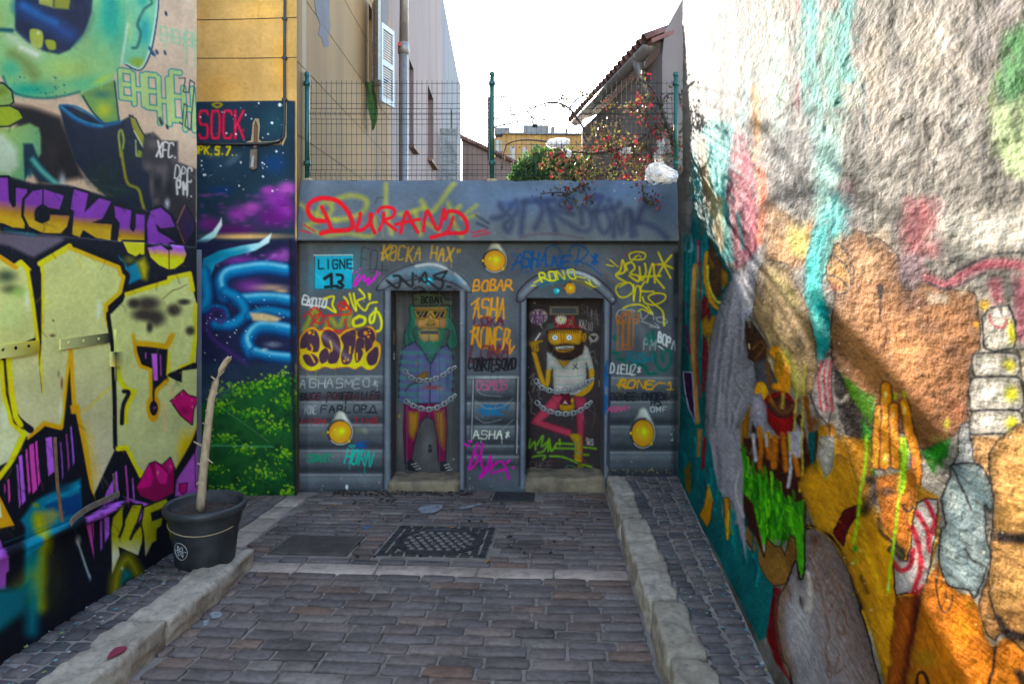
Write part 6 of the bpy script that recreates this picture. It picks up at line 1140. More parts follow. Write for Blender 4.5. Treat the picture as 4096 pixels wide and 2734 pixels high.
A = [p+Vector((0, .03, 0)) for p in A]; A[2].z -= .02; A[3].z -= .02; Bk[2].z -= .02; Bk[3].z -= .02
MB().add(A+Bk, [(0,1,2,3),(4,7,6,5),(0,4,5,1),(3,2,6,7),(0,3,7,4),(1,5,6,2)]).build('fascia_core', MT['grey'], kw)
# doors
YD = YK+DEP
def door_sheet(name, u0, u1, v0, v1, parent, off=0., mat='paint_door'):
    o = sheet(name, cvK, u0, u1, v0, v1, 2.6, 2.6, lambda U, V: ray(U, V, np.full(U.shape, YD-off)), MT[mat], parent); return o
du = lambda x, Y=YD: CX+FPX*x/Y
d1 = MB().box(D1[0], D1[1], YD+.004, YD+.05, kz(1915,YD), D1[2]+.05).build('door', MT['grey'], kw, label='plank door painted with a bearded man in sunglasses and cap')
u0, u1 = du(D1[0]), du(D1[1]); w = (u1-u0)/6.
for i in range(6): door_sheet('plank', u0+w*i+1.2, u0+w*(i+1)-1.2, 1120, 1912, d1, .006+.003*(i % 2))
def knob(x, y, fr, r, name, mat, par, off=.02): p = W(fr[0]+x/fr[2], fr[1]+y/fr[2], YD-off); q = MB().lathe([(r,-.015),(r,.01),(r*.7,.022),(.001,.024)], (0,0,0), 14); q.v = [(p.x+a, p.y-c, p.z+b_) for a, b_, c in q.v]; return q.build(name, mat, par, True)
knob(362,1208,K4,.014,'keyhole',MT['iron'],d1); knob(362,1237,K4,.020,'door_knob',MT['iron'],d1)
p = [W(K4[0]+x/K4[2], K4[1]+y/K4[2], YD-.014) for x, y in ((300,450),(418,450),(418,470),(300,470))]; MB().prism(p, (0,.01,0)).build('letter_slot', MT['cable'], d1)
for x, y, h, m in ((122,450,90,'rust'),(128,592,46,'zinc')):
    p = [W(K4[0]+a/K4[2], K4[1]+b_/K4[2], YD-.16) for a, b_ in ((x-9,y),(x+11,y),(x+11,y+h),(x-9,y+h))]; MB().prism([(D1[0]+.001,q.y+(k in (1,2))*.05,q.z) for k, q in enumerate(p)], (.012,0,0)).build('hinge_plate', MT[m], kw)
MB().box(D1[0], D1[1], YD-.014, YD+.0, kz(1908,YD), kz(1901,YD)).build('blue_edge', plain('blue_paint', (.05,.14,.34)), kw)
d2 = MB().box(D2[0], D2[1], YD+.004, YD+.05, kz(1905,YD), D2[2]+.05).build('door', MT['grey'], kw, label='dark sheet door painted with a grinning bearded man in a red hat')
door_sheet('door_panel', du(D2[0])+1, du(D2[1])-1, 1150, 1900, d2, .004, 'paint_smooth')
p = lambda x, y, o: W(K5[0]+x/K5[2], K5[1]+y/K5[2], YD-o)
MB().prism([p(245,288,.018),p(437,288,.018),p(437,346,.018),p(245,346,.018)], (0,.012,0)).build('letter_flap', plain('brass_flap', (.13,.095,.055), (.08,.06,.04), .45, 30, .2, .002, metal=.5), d2)
MB().prism([p(262,300,.024),p(418,300,.024),p(418,334,.024),p(262,334,.024)], (0,.005,0)).build('letter_slot', MT['cable'], d2)
MB().prism([p(568,775,.02),p(582,775,.02),p(582,820,.02),p(568,820,.02)], (0,.016,0)).build('lock_plate', MT['rusty_bar'], d2)
# steps: rough limestone sills
for (x0, x1, vt, vb, sd) in ((D1[0]-.03,D1[1]+.0,1908,1968,3),(D2[0]-.01,D2[1]+.02,1892,1968,8)):
    zt = kz(vt, YK+.1); m = rock(x1-x0, .40, .36, .03, .016, sd, 12); m.materials[0] = MT['step']; m.name = 'step'
    o = bpy.data.objects.new('step', m); o.location = ((x0+x1)/2, YK+.14, zt-.18); put(o, kw)
# ================================================================== RIGHT MURAL WALL
rw = empty('mural_wall', (1.6, 5, gz(5)), 'rough plastered wall with burger, brown head and orange hand mural on the right', 'wall')
def right_fn(U, V): return ray(U, V, .676/((U-CX)/FPX-.148))
NR = np.array([-1, .148, 0])/math.hypot(1, .148)
def right_disp(P, U, V):
    s, z = P[:, 1], P[:, 2]; up = np.clip((z-.9)/1.0, .25, 1)
    h = (fbm(s*2.0, z*3.5, 2)-.5)*.022*up+(fbm(s*11, z*26, 3)-.5)*.011*up+(fbm(s*30, z*70, 2)-.5)*.005
    return P+NR[None]*h[:, None]
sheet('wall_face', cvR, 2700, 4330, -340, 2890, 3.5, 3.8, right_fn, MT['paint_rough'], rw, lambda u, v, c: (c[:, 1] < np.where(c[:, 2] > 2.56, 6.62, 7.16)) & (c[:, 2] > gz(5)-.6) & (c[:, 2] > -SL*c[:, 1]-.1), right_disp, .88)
mb = MB()
q = lambda y, o: (rwx(y)+o, y-.148*o)
MT['plaster_core'] = plain('grey_plaster', (.20,.185,.17), (.12,.11,.10), .9, 3, .5, .02, bscale=20, stretch=(1,1,.3))
for z0, z1, yf in ((-1.2,2.55,7.16),(2.55,5.6,6.62)):
    pts = [q(-.6,.03), q(yf,.03), q(yf,.5), q(-.6,.5)]; MB().prism([(x_, y_, z0) for x_, y_ in pts][::-1], (0,0,z1-z0)).build('wall_core', MT['plaster_core'], rw)
# the same walls go on beside and behind the photographer: looser paint, coarser mesh
def cont_sheet(name, y0, y1, z0, z1, st, place, colour, mat, parent):
    ys_ = np.arange(y0, y1+st*.5, st); zs_ = np.arange(z0, z1+st*.5, st); A_, B_ = np.meshgrid(ys_, zs_); s_ = A_.ravel(); z_ = B_.ravel(); nu, nv = len(ys_), len(zs_)
    P = place(s_, z_); col = albedo(colour(s_, z_)); idx = np.arange(nu*nv).reshape(nv, nu)
    q_ = np.stack([idx[:-1, :-1], idx[:-1, 1:], idx[1:, 1:], idx[1:, :-1]], -1).reshape(-1, 4)
    m = bpy.data.meshes.new(name); m.from_pydata(P.tolist(), [], q_.tolist()); m.update(); m.shade_smooth()
    a = m.color_attributes.new('Col', 'FLOAT_COLOR', 'POINT'); a.data.foreach_set('color', np.c_[col, np.ones(len(col))].astype(np.float32).ravel())
    m.materials.append(mat); return put(bpy.data.objects.new(name, m), parent)
def bands(s_, z_, cols, sc, seed):
    n_ = fbm(s_*sc+seed, z_*sc*.8+seed*2, 3); e = np.quantile(n_, np.linspace(0, 1, len(cols)+1)); c_ = np.zeros((len(s_), 3), np.float32)
    for k, h in enumerate(cols): c_[(n_ >= e[k]) & (n_ <= e[k+1])] = hexc(h)
    return c_*(.75+.5*fbm(s_*9, z_*9, 3))[:, None]
def col_r(s_, z_):
    t_ = np.clip((z_-1.75+.25*(fbm(s_*3, z_*3, 2)-.5))/.12, 0, 1)[:, None]
    return bands(s_, z_, ('1c1714','b06c10','a07c54','c0861c','8a5f42','7c8a92','8a4a0e'), 1.7, 3)*(1-t_)+bands(s_, z_, ('4c4a49','6d6a68','545150','2f7f82','6f5a55','5c7a50'), 2.2, 9)*t_
def col_l(s_, z_):
    t_ = np.clip((z_-2.0)/.05, 0, 1)[:, None]
    return bands(s_, z_, ('12131c','b9bd86','14151f','b9bd86','d3bb14','8f58ae','12131c','176a88'), 1.3, 5)*(1-t_)+bands(s_, z_, ('a09384','7aa57a','3f8a86','a09384','2c211f'), 1.2, 7)*t_
ye = .676/((4326-CX)/FPX-.148)
def place_r(s_, z_): P = np.stack([.676+.148*s_, s_, z_], 1); h = (fbm(s_*2.6, z_*4.5, 3)-.5)*.03+(fbm(s_*9, z_*20, 3)-.5)*.012-.004; return P+NR[None]*h[:, None]
cont_sheet('wall_face', -.6, ye+.01, -.2, 5.5, .022, place_r, col_r, MT['paint_rough'], rw)
yl = XL/((-246-CX)/FPX)
cont_sheet('wall_face', -1.5, yl+.01, -.3, 5.0, .025, lambda s_, z_: np.stack([np.where(z_ < 2.0, XL+.033, XL-.003), s_, z_], 1), col_l, MT['paint_left'], lw)
# ================================================================== FENCE
YF = 7.26
fx = lambda u: kx(u, YF); fz = lambda v: kz(v, YF)
fe = empty('wire_fence', (-.2, YF, ztop), 'green welded wire fence with three posts on top of the end wall', 'fence')
zf = ztop-.012
for i, u in enumerate((1229,1968,2704)):
    x = fx(u); po = MB().tube([(x,YF,zf-.02),(x,YF,fz(297))], .026, 14).build('post', MT['green_metal'], fe, True)
    MB().lathe([(.030,0),(.030,.03),(.022,.038),(.001,.04)], (x,YF,fz(303)), 14).build('post_cap', MT['green_metal'], po, True)
    for v in (337,655): MB().lathe([(.027,0),(.036,.004),(.036,.05),(.027,.054)], (x,YF,fz(v)-.02), 14).build('clamp', MT['green_metal'], po, True)
    mb = rock(.11,.10,.05,.015,.01,40+i,4); mb.materials[0] = MT['bareplaster']; o = bpy.data.objects.new('post_foot', mb); o.location = (x,YF,zf+.012); put(o, fe)
hv = [333,373,414,434,455,459,477,496,537,578,618,659,680,697,703,722]
MT['wire'] = plain('green_wire', (.012,.035,.034), (.010,.03,.03), .9, 20, 0, spec=.05)
for ua, ub, nm in ((1229,1968,1),(1968,2704,2)):
    x0, x1 = fx(ua)+.03, fx(ub)-.03; mb = MB()
    fold = lambda v: -.028*max(0, 1-abs(v-457)/22.)-.028*max(0, 1-abs(v-699)/20.)
    for v in hv: mb.tube([(x0,YF+fold(v),fz(v)),((x0+x1)/2,YF+fold(v),fz(v)-.003),(x1,YF+fold(v),fz(v))], .0027, 4)
    nn = int((x1-x0)/.0535)
    for i in range(nn+1):
        x = x0+.012+.0535*i
        if x < x1: mb.tube([(x,YF+.004+fold(v),max(fz(v),zf)) for v in (322,434,446,457,470,478,600,680,690,700,710,722)], .0025, 4)
    mb.build('wire_panel', MT['wire'], fe)
# ================================================================== GARDEN TERRACE AND BUILDINGS BEHIND
MB().box(-2.2,1.75,YK+.64,13,-.9,2.32).build('garden_terrace', MT['dirt'], kind='structure', label='raised garden behind the end wall')
def wall_holes(o, d, L, z0, z1, nrm, holes, dep, name, mat, par, pane=None):
    o = Vector(o); d = Vector(d).normalized(); n = Vector(nrm).normalized(); xs = sorted({0, L, *[h[0] for h in holes], *[h[1] for h in holes]}); zs = sorted({z0, z1, *[h[2] for h in holes], *[h[3] for h in holes]})
    P = lambda s, z, k=0: Vector((o.x, o.y, 0))+d*s+Vector((0,0,z))-n*k
    mb = MB()
    for i in range(len(xs)-1):
        for j in range(len(zs)-1):
            s, z = (xs[i]+xs[i+1])/2, (zs[j]+zs[j+1])/2
            if any(h[0] < s < h[1] and h[2] < z < h[3] for h in holes): continue
            mb.add([P(xs[i],zs[j]),P(xs[i+1],zs[j]),P(xs[i+1],zs[j+1]),P(xs[i],zs[j+1])], [(0,1,2,3)])
    for h in holes:
        a, b_, c, e = h; r = [(a,c),(b_,c),(b_,e),(a,e)]
        for k in range(4):
            q0, q1 = r[k], r[(k+1)%4]; mb.add([P(*q0),P(*q0,dep),P(*q1,dep),P(*q1)], [(0,1,2,3)])
    mb.add([P(0,z1),P(L,z1),P(L,z1,.6),P(0,z1,.6),P(0,z0,.6),P(L,z0,.6),P(0,z0),P(L,z0)], [(0,1,2,3),(3,2,5,4),(0,3,4,6),(1,7,5,2)])
    w_ = mb.build(name, mat, par)
    for h in holes:
        if pane: MB().add([P(h[0],h[2],dep),P(h[1],h[2],dep),P(h[1],h[3],dep),P(h[0],h[3],dep)],[(0,1,2,3)]).build('window', pane, par)
    return w_
def facade_mat(name, stops, stain):
    m, nt, b = newmat(name); n = noise_tex(nt, .55, 7, rough=.6, stretch=(1,1,.6)); r = ramp(nt, stops); nt.links.new(n.outputs['Fac'], r.inputs[0])
    n2 = noise_tex(nt, 1.6, 6, stretch=(1,1,.16)); r2 = ramp(nt, [(.42, (1,1,1)), (.62, stain)]); nt.links.new(n2.outputs['Fac'], r2.inputs[0])
    mx = nt.nodes.new('ShaderNodeMix'); mx.data_type = 'RGBA'; mx.blend_type = 'MULTIPLY'; mx.inputs[0].default_value = .8
    nt.links.new(r.outputs[0], mx.inputs[6]); nt.links.new(r2.outputs[0], mx.inputs[7]); nt.links.new(mx.outputs[2], b.inputs['Base Color']); b.inputs['Roughness'].default_value = .9
    n3 = noise_tex(nt, 30, 4); bump(nt, b, n3.outputs['Fac'], .3, .006); return m
MT['f_ochre'] = facade_mat('peeling_ochre_facade', [(.0,(.18,.09,.024)),(.45,(.215,.108,.026)),(.60,(.19,.10,.032)),(.70,(.15,.108,.075)),(1,(.12,.098,.085))], (.72,.70,.70))
MT['f_pink'] = facade_mat('faded_pink_facade', [(.3,(.155,.095,.082)),(.7,(.115,.075,.072))], (.74,.72,.74))
MT['f_grey'] = facade_mat('grey_blue_facade', [(.3,(.115,.105,.11)),(.7,(.07,.073,.085))], (.6,.62,.66))
MT['glass'] = plain('dusty_glass', (.12,.10,.09), (.07,.06,.055), .25, 3, 0)
fd = Vector((-.024,1,0)).normalized(); fn_ = Vector((1,.024,0)).normalized()
fX = lambda y: -2.21-.024*(y-7.0)
S = lambda y: (y-7.0)/fd.y
ob = empty('ochre_house', (fX(10),10,-.8), 'peeling ochre house with white shutters rising behind the wire fence on the left', 'house')
wall_holes((fX(7.0),7.0,0), fd, S(13.26), -.9, 12.4, fn_, [(S(10.98),S(11.72),4.45,5.9)], .22, 'facade', MT['f_ochre'], ob, MT['glass'])
for za, zb_, ya, yb_ in ((6.0,6.0,7.0,13.2),(5.25,5.25,7.0,10.9),(4.5,4.5,7.0,13.2),(3.75,3.75,7.0,13.2),(3.0,3.0,7.0,13.2)):
    MB().tube([(fX(ya)+.0015,ya,za),(fX(yb_)+.0015,yb_,zb_)], .004, 4).build('course_line', MT['twig'], ob)
def shutter(y0, y1, z0, z1, par, off, swing, mat, name='shutter'):
    # hinged at y0, swung out by `swing`
    d = (fd*math.cos(swing)+fn_*math.sin(swing)).normalized()*(1 if y1 > y0 else -1); n = Vector((d.y,-d.x,0)); 
    if y1 < y0: d = (-fd*math.cos(swing)+fn_*math.sin(swing)).normalized(); n = Vector((-d.y, d.x, 0))
    L = abs(y1-y0); o = Vector((fX(y0),y0,0))+fn_*off
    P = lambda s, k, z: o+d*s+n*k+Vector((0,0,z))
    mb = MB()
    def bx(s0,s1,k0,k1,za,zb_): mb.add([P(s,k,z) for z in (za,zb_) for k in (k0,k1) for s in (s0,s1)], [(0,2,3,1),(4,5,7,6),(0,1,5,4),(2,6,7,3),(0,4,6,2),(1,3,7,5)])
    for s0, s1 in ((0,.06),(L-.06,L)): bx(s0,s1,0,.04,z0,z1)
    for za in (z0,(z0+z1)/2-.04,z1-.09): bx(.06,L-.06,0,.04,za,za+.09)
    sh = mb.build(name, mat, par); mb = MB(); z = z0+.1
    while z < z1-.1:
        mb.add([P(.06,.002,z+.03),P(L-.06,.002,z+.03),P(L-.06,.036,z),P(.06,.036,z),P(.06,.002,z+.04),P(L-.06,.002,z+.04),P(L-.06,.036,z+.01),P(.06,.036,z+.01)], [(0,1,2,3),(4,7,6,5),(0,4,5,1),(3,2,6,7)]); z += .045
    mb.build('slats', mat, sh); return sh
shutter(10.98,10.42,4.52,5.88,ob,.05,.35,MT['white_paint']); shutter(11.72,12.22,4.50,5.86,ob,.05,.30,MT['white_paint'])
mb = MB(); x = fX(10.9)+.13
mb.tube([(x,10.8,4.5),(x,10.8,6.0)], .016, 6); mb.box(x-.03,x+.09,10.77,10.83,5.05,5.12); mb.box(x-.02,x+.05,10.76,10.84,4.85,5.05); mb.box(x-.03,x+.1,10.78,10.82,4.52,4.55); mb.box(x-.03,x+.1,10.78,10.82,5.93,5.96)
mb.build('espagnolette', MT['rust'], ob); MB().box(fX(12)+.02,fX(12)+.10,12.30,12.36,4.98,5.06).build('shutter_stay', MT['rust'], ob)
def fac(u, v, off=.004):
    a = (u-CX)/FPX; Y = (-2.21+.168)/(a+.024); return Vector((a*Y+off, Y, CAMH-(v-HY)/FPX*Y))
MT['patch'] = plain('bare_grey_render', (.115,.10,.105), (.085,.076,.08), .95, 6, .5, .008, bscale=50)
for pts in ([(1250,0),(1318,0),(1316,60),(1322,105),(1312,150),(1316,185),(1296,190),(1284,150),(1272,140),(1280,100),(1262,50)],[(1512,0),(1556,0),(1556,60),(1546,130),(1540,190),(1532,240),(1528,150),(1524,70)],[(1525,245),(1534,235),(1536,255),(1529,262)]):
    MB().prism([fac(u_, v_-(60 if v_ == 0 else 0)) for u_, v_ in pts], (-.02,0,0)).build('bare_patch', MT['patch'], ob)
# green cloth
g = MB(); nx, nz = 7, 14
for j in range(nz+1):
    for i in range(nx+1):
        t = j/nz; u = 1480+ (i/nx-.5)*(34+10*math.sin(t*5))*(1.0 if t < .75 else 1-(t-.75)*2.8)+10*t*3*math.sin(t*2.6)-6; v = 335+ t*185-(12*(i/nx) if t < .1 else 0)
        g.v.append(tuple(W(u, v, 10.85-.06*math.sin(i*1.9+t*3)-.05*math.cos(i*.9))))
g.f = [(j*(nx+1)+i, j*(nx+1)+i+1, (j+1)*(nx+1)+i+1, (j+1)*(nx+1)+i) for j in range(nz) for i in range(nx)]
g.v += [(a+.004, b_+.012, c) for a, b_, c in g.v]; n_ = (nx+1)*(nz+1); g.f += [tuple(k+n_ for k in f[::-1]) for f in g.f[:nx*nz]]
g.build('hanging_cloth', plain('green_cloth', (.10,.17,.035), (.055,.10,.02), .9, 12, .5, .01, bscale=70), None, True, label='green cloth hanging from the shuttered window of the ochre house', cat='cloth')
pb = empty('pink_house', (fX(20),20,-.8), 'faded pink house with narrow recessed windows and thick drainpipe', 'house')
wall_holes((fX(13.26),13.26,0), fd, S(25.9)-S(13.26), -.9, 12.4, fn_, [(S(16.15)-S(13.26),S(17.0)-S(13.26),4.6,6.6),(S(20.6)-S(13.26),S(22.4)-S(13.26),5.0,7.2)], .3, 'facade', MT['f_pink'], pb, MT['glass'])
for y0, y1, z in ((16.1,17.05,4.58),(20.5,22.5,4.98)): MB().box(fX(y0)-.05,fX(y0)+.12,y0,y1,z-.09,z).build('window_sill', MT['rust'], pb)
xp = kx(1614,12.9); dp = MB().tube([(xp,12.9,-.9),(xp,12.9,5.9)], .088, 18).build('drainpipe', MT['zinc'], pb, True); MB().tube([(xp,12.9,5.88),(xp+.02,12.9,7.2),(xp+.05,12.9,9)], .082, 18).build('drainpipe', MT['zinc'], pb, True)
z_ = kz(190,12.9); MB().lathe([(.088,-.13),(.108,-.12),(.108,.07),(.088,.09)], (xp,12.9,z_), 18).build('pipe_collar', MT['zinc'], dp, True)
MB().box(xp-.09,xp-.03,12.77,12.80,z_-.01,z_+.05).build('sticker', plain('red_sticker', (.45,.03,.03)), dp)
MT['old_shutter'] = plain('weathered_shutter', (.20,.19,.19), (.08,.075,.075), .85, 14, .4, .01)
shutter(24.0,24.62,kz(727,24)-.5,kz(514,24),pb,.08,1.45,MT['old_shutter']); shutter(24.9,25.5,kz(727,25)-.5,kz(545,25),pb,.08,1.2,MT['white_paint'])
MB().tube([(kx(1768,27),26.9,2.0),(kx(1770,27),26.9,6.0),(kx(1775,27),26.9,9.0)], .03, 6).build('wall_cable', MT['cable'], pb)
gb = empty('grey_house', (fX(33),33,-.8), 'grey-blue house at the far end of the left row against the sky', 'house')
wall_holes((fX(25.9),25.9,0), fd, S(40)-S(25.9), -.9, 12.2, fn_, [(S(31)-S(25.9),S(32.2)-S(25.9),7.2,9.0),(S(35)-S(25.9),S(36.3)-S(25.9),7.0,9.0)], .3, 'facade', MT['f_grey'], gb, MT['glass'])
MB().box(fX(40)-6,fX(40)+.03,25.9,40.02,12.2,12.32).build('roof_edge', MT['f_grey'], gb)
# solid mass behind the row of facades
for nm, y0, y1, par, m in (('house_body',7.4,13.26,ob,'f_ochre'),('house_body',13.26,25.9,pb,'f_pink'),('house_body',25.9,40,gb,'f_grey')):
    MB().box(-9,fX(y1)-.62,y0,y1-.01,-.9,12.3).build(nm, MT[m], par)
# ---- far pink gable house
MT['tile'] = stone('terracotta', [(0,(.11,.05,.045)),(.5,(.15,.07,.058)),(1,(.18,.095,.08))], True, .8, 12)
ph = empty('gabled_house', (kx(1950,30),30,-.8), 'small pale pink house with red tiled verge between the fence posts', 'house')
P_ = lambda u, v, Y: W(u, v, Y)
MB().prism([P_(1848,556,30),P_(2110,678,30),P_(2110,1000,30),P_(1848,1000,30)], (0,6,0)).build('wall', MT['f_pink'], ph)
mb = MB()
for i in range(14):
    t0, t1 = i/14., (i+1.15)/14.; a = P_(1845+(2118-1845)*t0, 548+(672-548)*t0, 29.9); b_ = P_(1845+(2118-1845)*t1, 548+(672-548)*t1, 29.9); mb.tube([a, b_], .10, 7)
mb.build('roof_tiles', MT['tile'], ph)
MB().prism([P_(1842,552,29.95),P_(2120,680,29.95),P_(2120,664,29.95),P_(1842,536,29.95)], (0,6.2,0)).build('roof', MT['tile'], ph)
# ---- far apartment block
ap = empty('apartment_block', (kx(2150,60),60,-.8), 'distant beige apartment block with flat roof and chimneys behind the plants', 'building')
MB().prism([P_(1975,552,60),P_(2010,548,60),P_(2012,532,60),P_(2370,538,60),P_(2370,1000,60),P_(1975,1000,60)], (0,12,0)).build('wall', MT['f_ochre'], ap)
for a in ((2093,500,2195,530),(1978,510,2040,530),(2204,505,2220,532),(2262,514,2272,536),(2130,494,2150,502)): MB().prism([P_(a[0],a[1],61),P_(a[2],a[1],61),P_(a[2],a[3]+8,61),P_(a[0],a[3]+8,61)], (0,4,0)).build('roof_block', MT['f_grey'], ap)
MB().prism([P_(2004,528,59.7),P_(2375,533,59.7),P_(2375,540,59.7),P_(2004,535,59.7)], (0,12,0)).build('cornice', MT['f_grey'], ap)
for u0_, v0_, u1_, v1_ in ((1982,560,1996,604),(2000,562,2008,604),(2040,585,2060,640),(2090,588,2110,640),(2140,590,2160,640)):
    w_ = MB().prism([P_(u0_,v0_,59.95),P_(u1_,v0_,59.95),P_(u1_,v1_,59.95),P_(u0_,v1_,59.95)], (0,.2,0)).build('window', MT['glass'], ap)
    MB().prism([P_(u0_-2,v1_,59.8),P_(u1_+2,v1_,59.8),P_(u1_+2,v1_+3,59.8),P_(u0_-2,v1_+3,59.8)], (0,.3,0)).build('window_sill', MT['f_grey'], w_)
# ---- antenna
an = empty('tv_antenna', W(1955,640,26), 'thin television antenna on a mast beside the middle fence post', 'antenna')
MB().tube([W(1955,640,26),W(1955,388,26)], .045, 6).build('mast', MT['cable'], an)
for a, b_ in (((1960,390),(2052,385)),((1958,480),(2072,456)),((1962,512),(2075,486))):
    A_, B_ = W(*a,26), W(*b_,26); mb = MB(); mb.tube([A_,B_], .03, 5)
    for i in range(11): q_ = A_.lerp(B_, (i+.5)/11); mb.tube([q_+Vector((0,-.18,-.07)), q_+Vector((0,.18,.07))], .022, 4)
    mb.build('arm', MT['cable'], an)
# ---- tiled house on the right
th = empty('tiled_house', (1.8,10,-.8), 'grey-plastered house with terracotta eave, gutter and downpipe behind the plants', 'house')
MT['f_lilac'] = facade_mat('streaked_grey_plaster', [(.3,(.19,.15,.145)),(.7,(.13,.105,.105))], (.62,.58,.55))
wa, wb = Vector((1.74,7.9,0)), Vector((1.25,12.15,0)); wd = (wb-wa).normalized(); wnrm = Vector((-wd.y, wd.x, 0)); WL = (wb-wa).length
wall_holes(wa, wd, WL, -.9, 4.12, wnrm, [(2.0,2.7,2.4,3.1)], .15, 'wall', MT['f_lilac'], th, plain('brown_shutter', (.16,.09,.055), (.10,.055,.035)))
MB().prism([(1.735,7.89,-.9),(1.735,7.89,4.05),(1.765,7.89,4.36),(1.985,7.89,4.76),(2.7,7.89,6.1),(3.2,7.89,6.6),(3.2,7.89,-.9)], (0,.18,0)).build('gable', MT['f_lilac'], th)
MB().prism([(wb.x,wb.y,-.9),(wb.x,wb.y,4.1),(4,wb.y,5.4),(4,wb.y,-.9)], (0,.18,0)).build('end_wall', MT['f_lilac'], th)
g0, g1 = W(2600,178,7.98), W(2303,510,12.1); g1.z = g0.z; gd = (g1-g0).normalized(); gn = Vector((-gd.y, gd.x, 0))   # gn points to the alley
mb = MB(); n = 10; L = (g1-g0).length; R0 = .085
prof = [(-R0*math.cos(math.pi*k/n), -R0*math.sin(math.pi*k/n)) for k in range(n+1)]; prof += [((R0-.008)*math.cos(math.pi*k/n), -(R0-.008)*math.sin(math.pi*k/n)) for k in range(n+1)]
vs = [p0+gn*a+Vector((0,0,b_)) for p0 in (g0, g1) for a, b_ in prof]; m_ = len(prof)
mb.add(vs, [(k, (k+1)%m_, m_+(k+1)%m_, m_+k) for k in range(m_)]+[tuple(range(n, -1, -1))]+[tuple(range(m_, m_+n+1))]); gut = mb.build('gutter', MT['zinc'], th, True)
for i in range(6):
    p0 = g0+gd*(.35+i*.72); MB().tube([p0+gn*(R0+.006)*math.cos(t)+Vector((0,0,-(R0+.006)*math.sin(t))) for t in np.linspace(0,math.pi,9)], .010, 5).build('gutter_bracket', MT['zinc'], gut)
dp0 = g0+gd*.42; MB().tube([dp0+Vector((0,0,-.06)),dp0+Vector((0,0,-.20)),dp0-gn*.05+Vector((0,0,-.34)),dp0-gn*.13+Vector((0,0,-.50)),dp0-gn*.15+Vector((0,0,-.62)),dp0-gn*.15+Vector((0,0,-2.6))], [.075,.06,.055,.055,.05,.05], 14).build('downpipe', MT['zinc'], th, True)
# roof deck and half-round tiles stepping along the eave
up = (-gn*math.cos(.40)+Vector((0,0,math.sin(.40)))).normalized()
r0, r1 = g0-gd*.12+gn*.02+Vector((0,0,.03)), g1+gd*.15+gn*.02+Vector((0,0,.03))
MB().prism([r0, r1, r1+up*2.6, r0+up*2.6], (0,0,-.05)).build('roof_deck', plain('red_underside', (.16,.05,.04), (.10,.035,.03)), th)
i = 0; s = 0.0; LL = (r1-r0).length
def halftile(p, L, r, t=.014):
    mb = MB(); K = 7; vs = []
    for e, rr in ((0, r), (L, r*.86)):
        for q_, k_ in ((rr, 0), (rr-t, 1)):
            vs += [p+up*e+gd*(q_*math.cos(math.pi*k/K))+up.cross(gd).normalized()*(-1 if up.cross(gd).z < 0 else 1)*(q_*math.sin(math.pi*k/K)) for k in range(K+1)]
    n = K+1; fs = []
    for k in range(K): fs += [(k,k+1,2*n+k+1,2*n+k),(n+k,3*n+k,3*n+k+1,n+k+1),(k,n+k,n+k+1,k+1),(2*n+k,2*n+k+1,3*n+k+1,3*n+k)]
    return mb.add(vs, fs)
while s < LL:
    for row in range(6):
        p_ = r0+gd*(s+.1)+up*(row*.36-.06)+Vector((0,0,.02+.012*row)); m_ = halftile(p_, .42, .085+RX.uniform(-.004,.004)).build('roof_tile', MT['tile'], th, True)
    s += .205
# ================================================================== PLANTS
def leaves(cent, size, rs, flat=.5, asp=.55, up=None):
    n = len(cent); a = rs.rand(n)*2*np.pi; t = (rs.rand(n)-.5)*np.pi*flat*2; r = rs.rand(n)*2*np.pi
    d = np.stack([np.cos(a)*np.cos(t), np.sin(a)*np.cos(t), np.sin(t)], 1); h = np.stack([-np.sin(a), np.cos(a), np.zeros(n)], 1)
    w_ = np.cross(d, h); h = h*np.cos(r)[:, None]+w_*np.sin(r)[:, None]; nn = np.cross(d, h)
    L = (size*(.6+.8*rs.rand(n)))[:, None]
    V = np.stack([cent, cent+d*L*.5+h*L*asp*.5-nn*L*.06, cent+d*L, cent+d*L*.5-h*L*asp*.5-nn*L*.06], 1).reshape(-1, 3)
    F = np.arange(4*n).reshape(-1, 4); return V, [(a, b_, c) for f in F for a, b_, c in ((f[0], f[1], f[2]), (f[0], f[2], f[3]))]
def leafobj(name, cent, size, rs, mat, par, **k):
    V, F = leaves(np.asarray(cent, float), size, rs, **k); m = MB(); m.v = [tuple(p) for p in V]; m.f = F; return m.build(name, mat, par)
rs = np.random.RandomState(8)
MT['bush_leaf'] = leafmat('laurel_leaf', [(0,(.03,.08,.022)),(.5,(.065,.15,.03)),(.85,(.12,.22,.045)),(1,(.2,.28,.06))], .4, .35)
MT['boug_leaf'] = leafmat('bronze_leaf', [(0,(.05,.035,.025)),(.35,(.09,.055,.03)),(.6,(.14,.085,.03)),(.8,(.075,.095,.025)),(.95,(.20,.15,.03)),(1,(.30,.23,.05))], .45, .4)
MT['flower'] = leafmat('red_bract', [(0,(.30,.012,.02)),(.6,(.40,.02,.03)),(1,(.42,.07,.05))], .3, .6)
bu = empty('laurel_bush', W(2180,720,11.0), 'dense green laurel bush behind the middle of the fence', 'bush')
C = []
for (u, v, ru, rv, n) in ((2190,660,95,75,2300),(2110,690,60,50,800),(2250,680,90,70,1700),(2320,690,60,50,700),(2075,712,40,30,320)):
    o3 = W(u, v, 11.0); sx = ru*11.0/FPX; sz = rv*11.0/FPX; n = int(n*1.5); q_ = rs.randn(n, 3); q_ /= np.linalg.norm(q_, axis=1)[:, None]; q_ *= (.62+.42*rs.rand(n))[:, None]
    q_ *= (1+.25*np.sin(q_[:, :1]*9+q_[:, 2:]*7)); C.append(np.array(o3)+q_*np.array([sx, sx*.9, sz]))
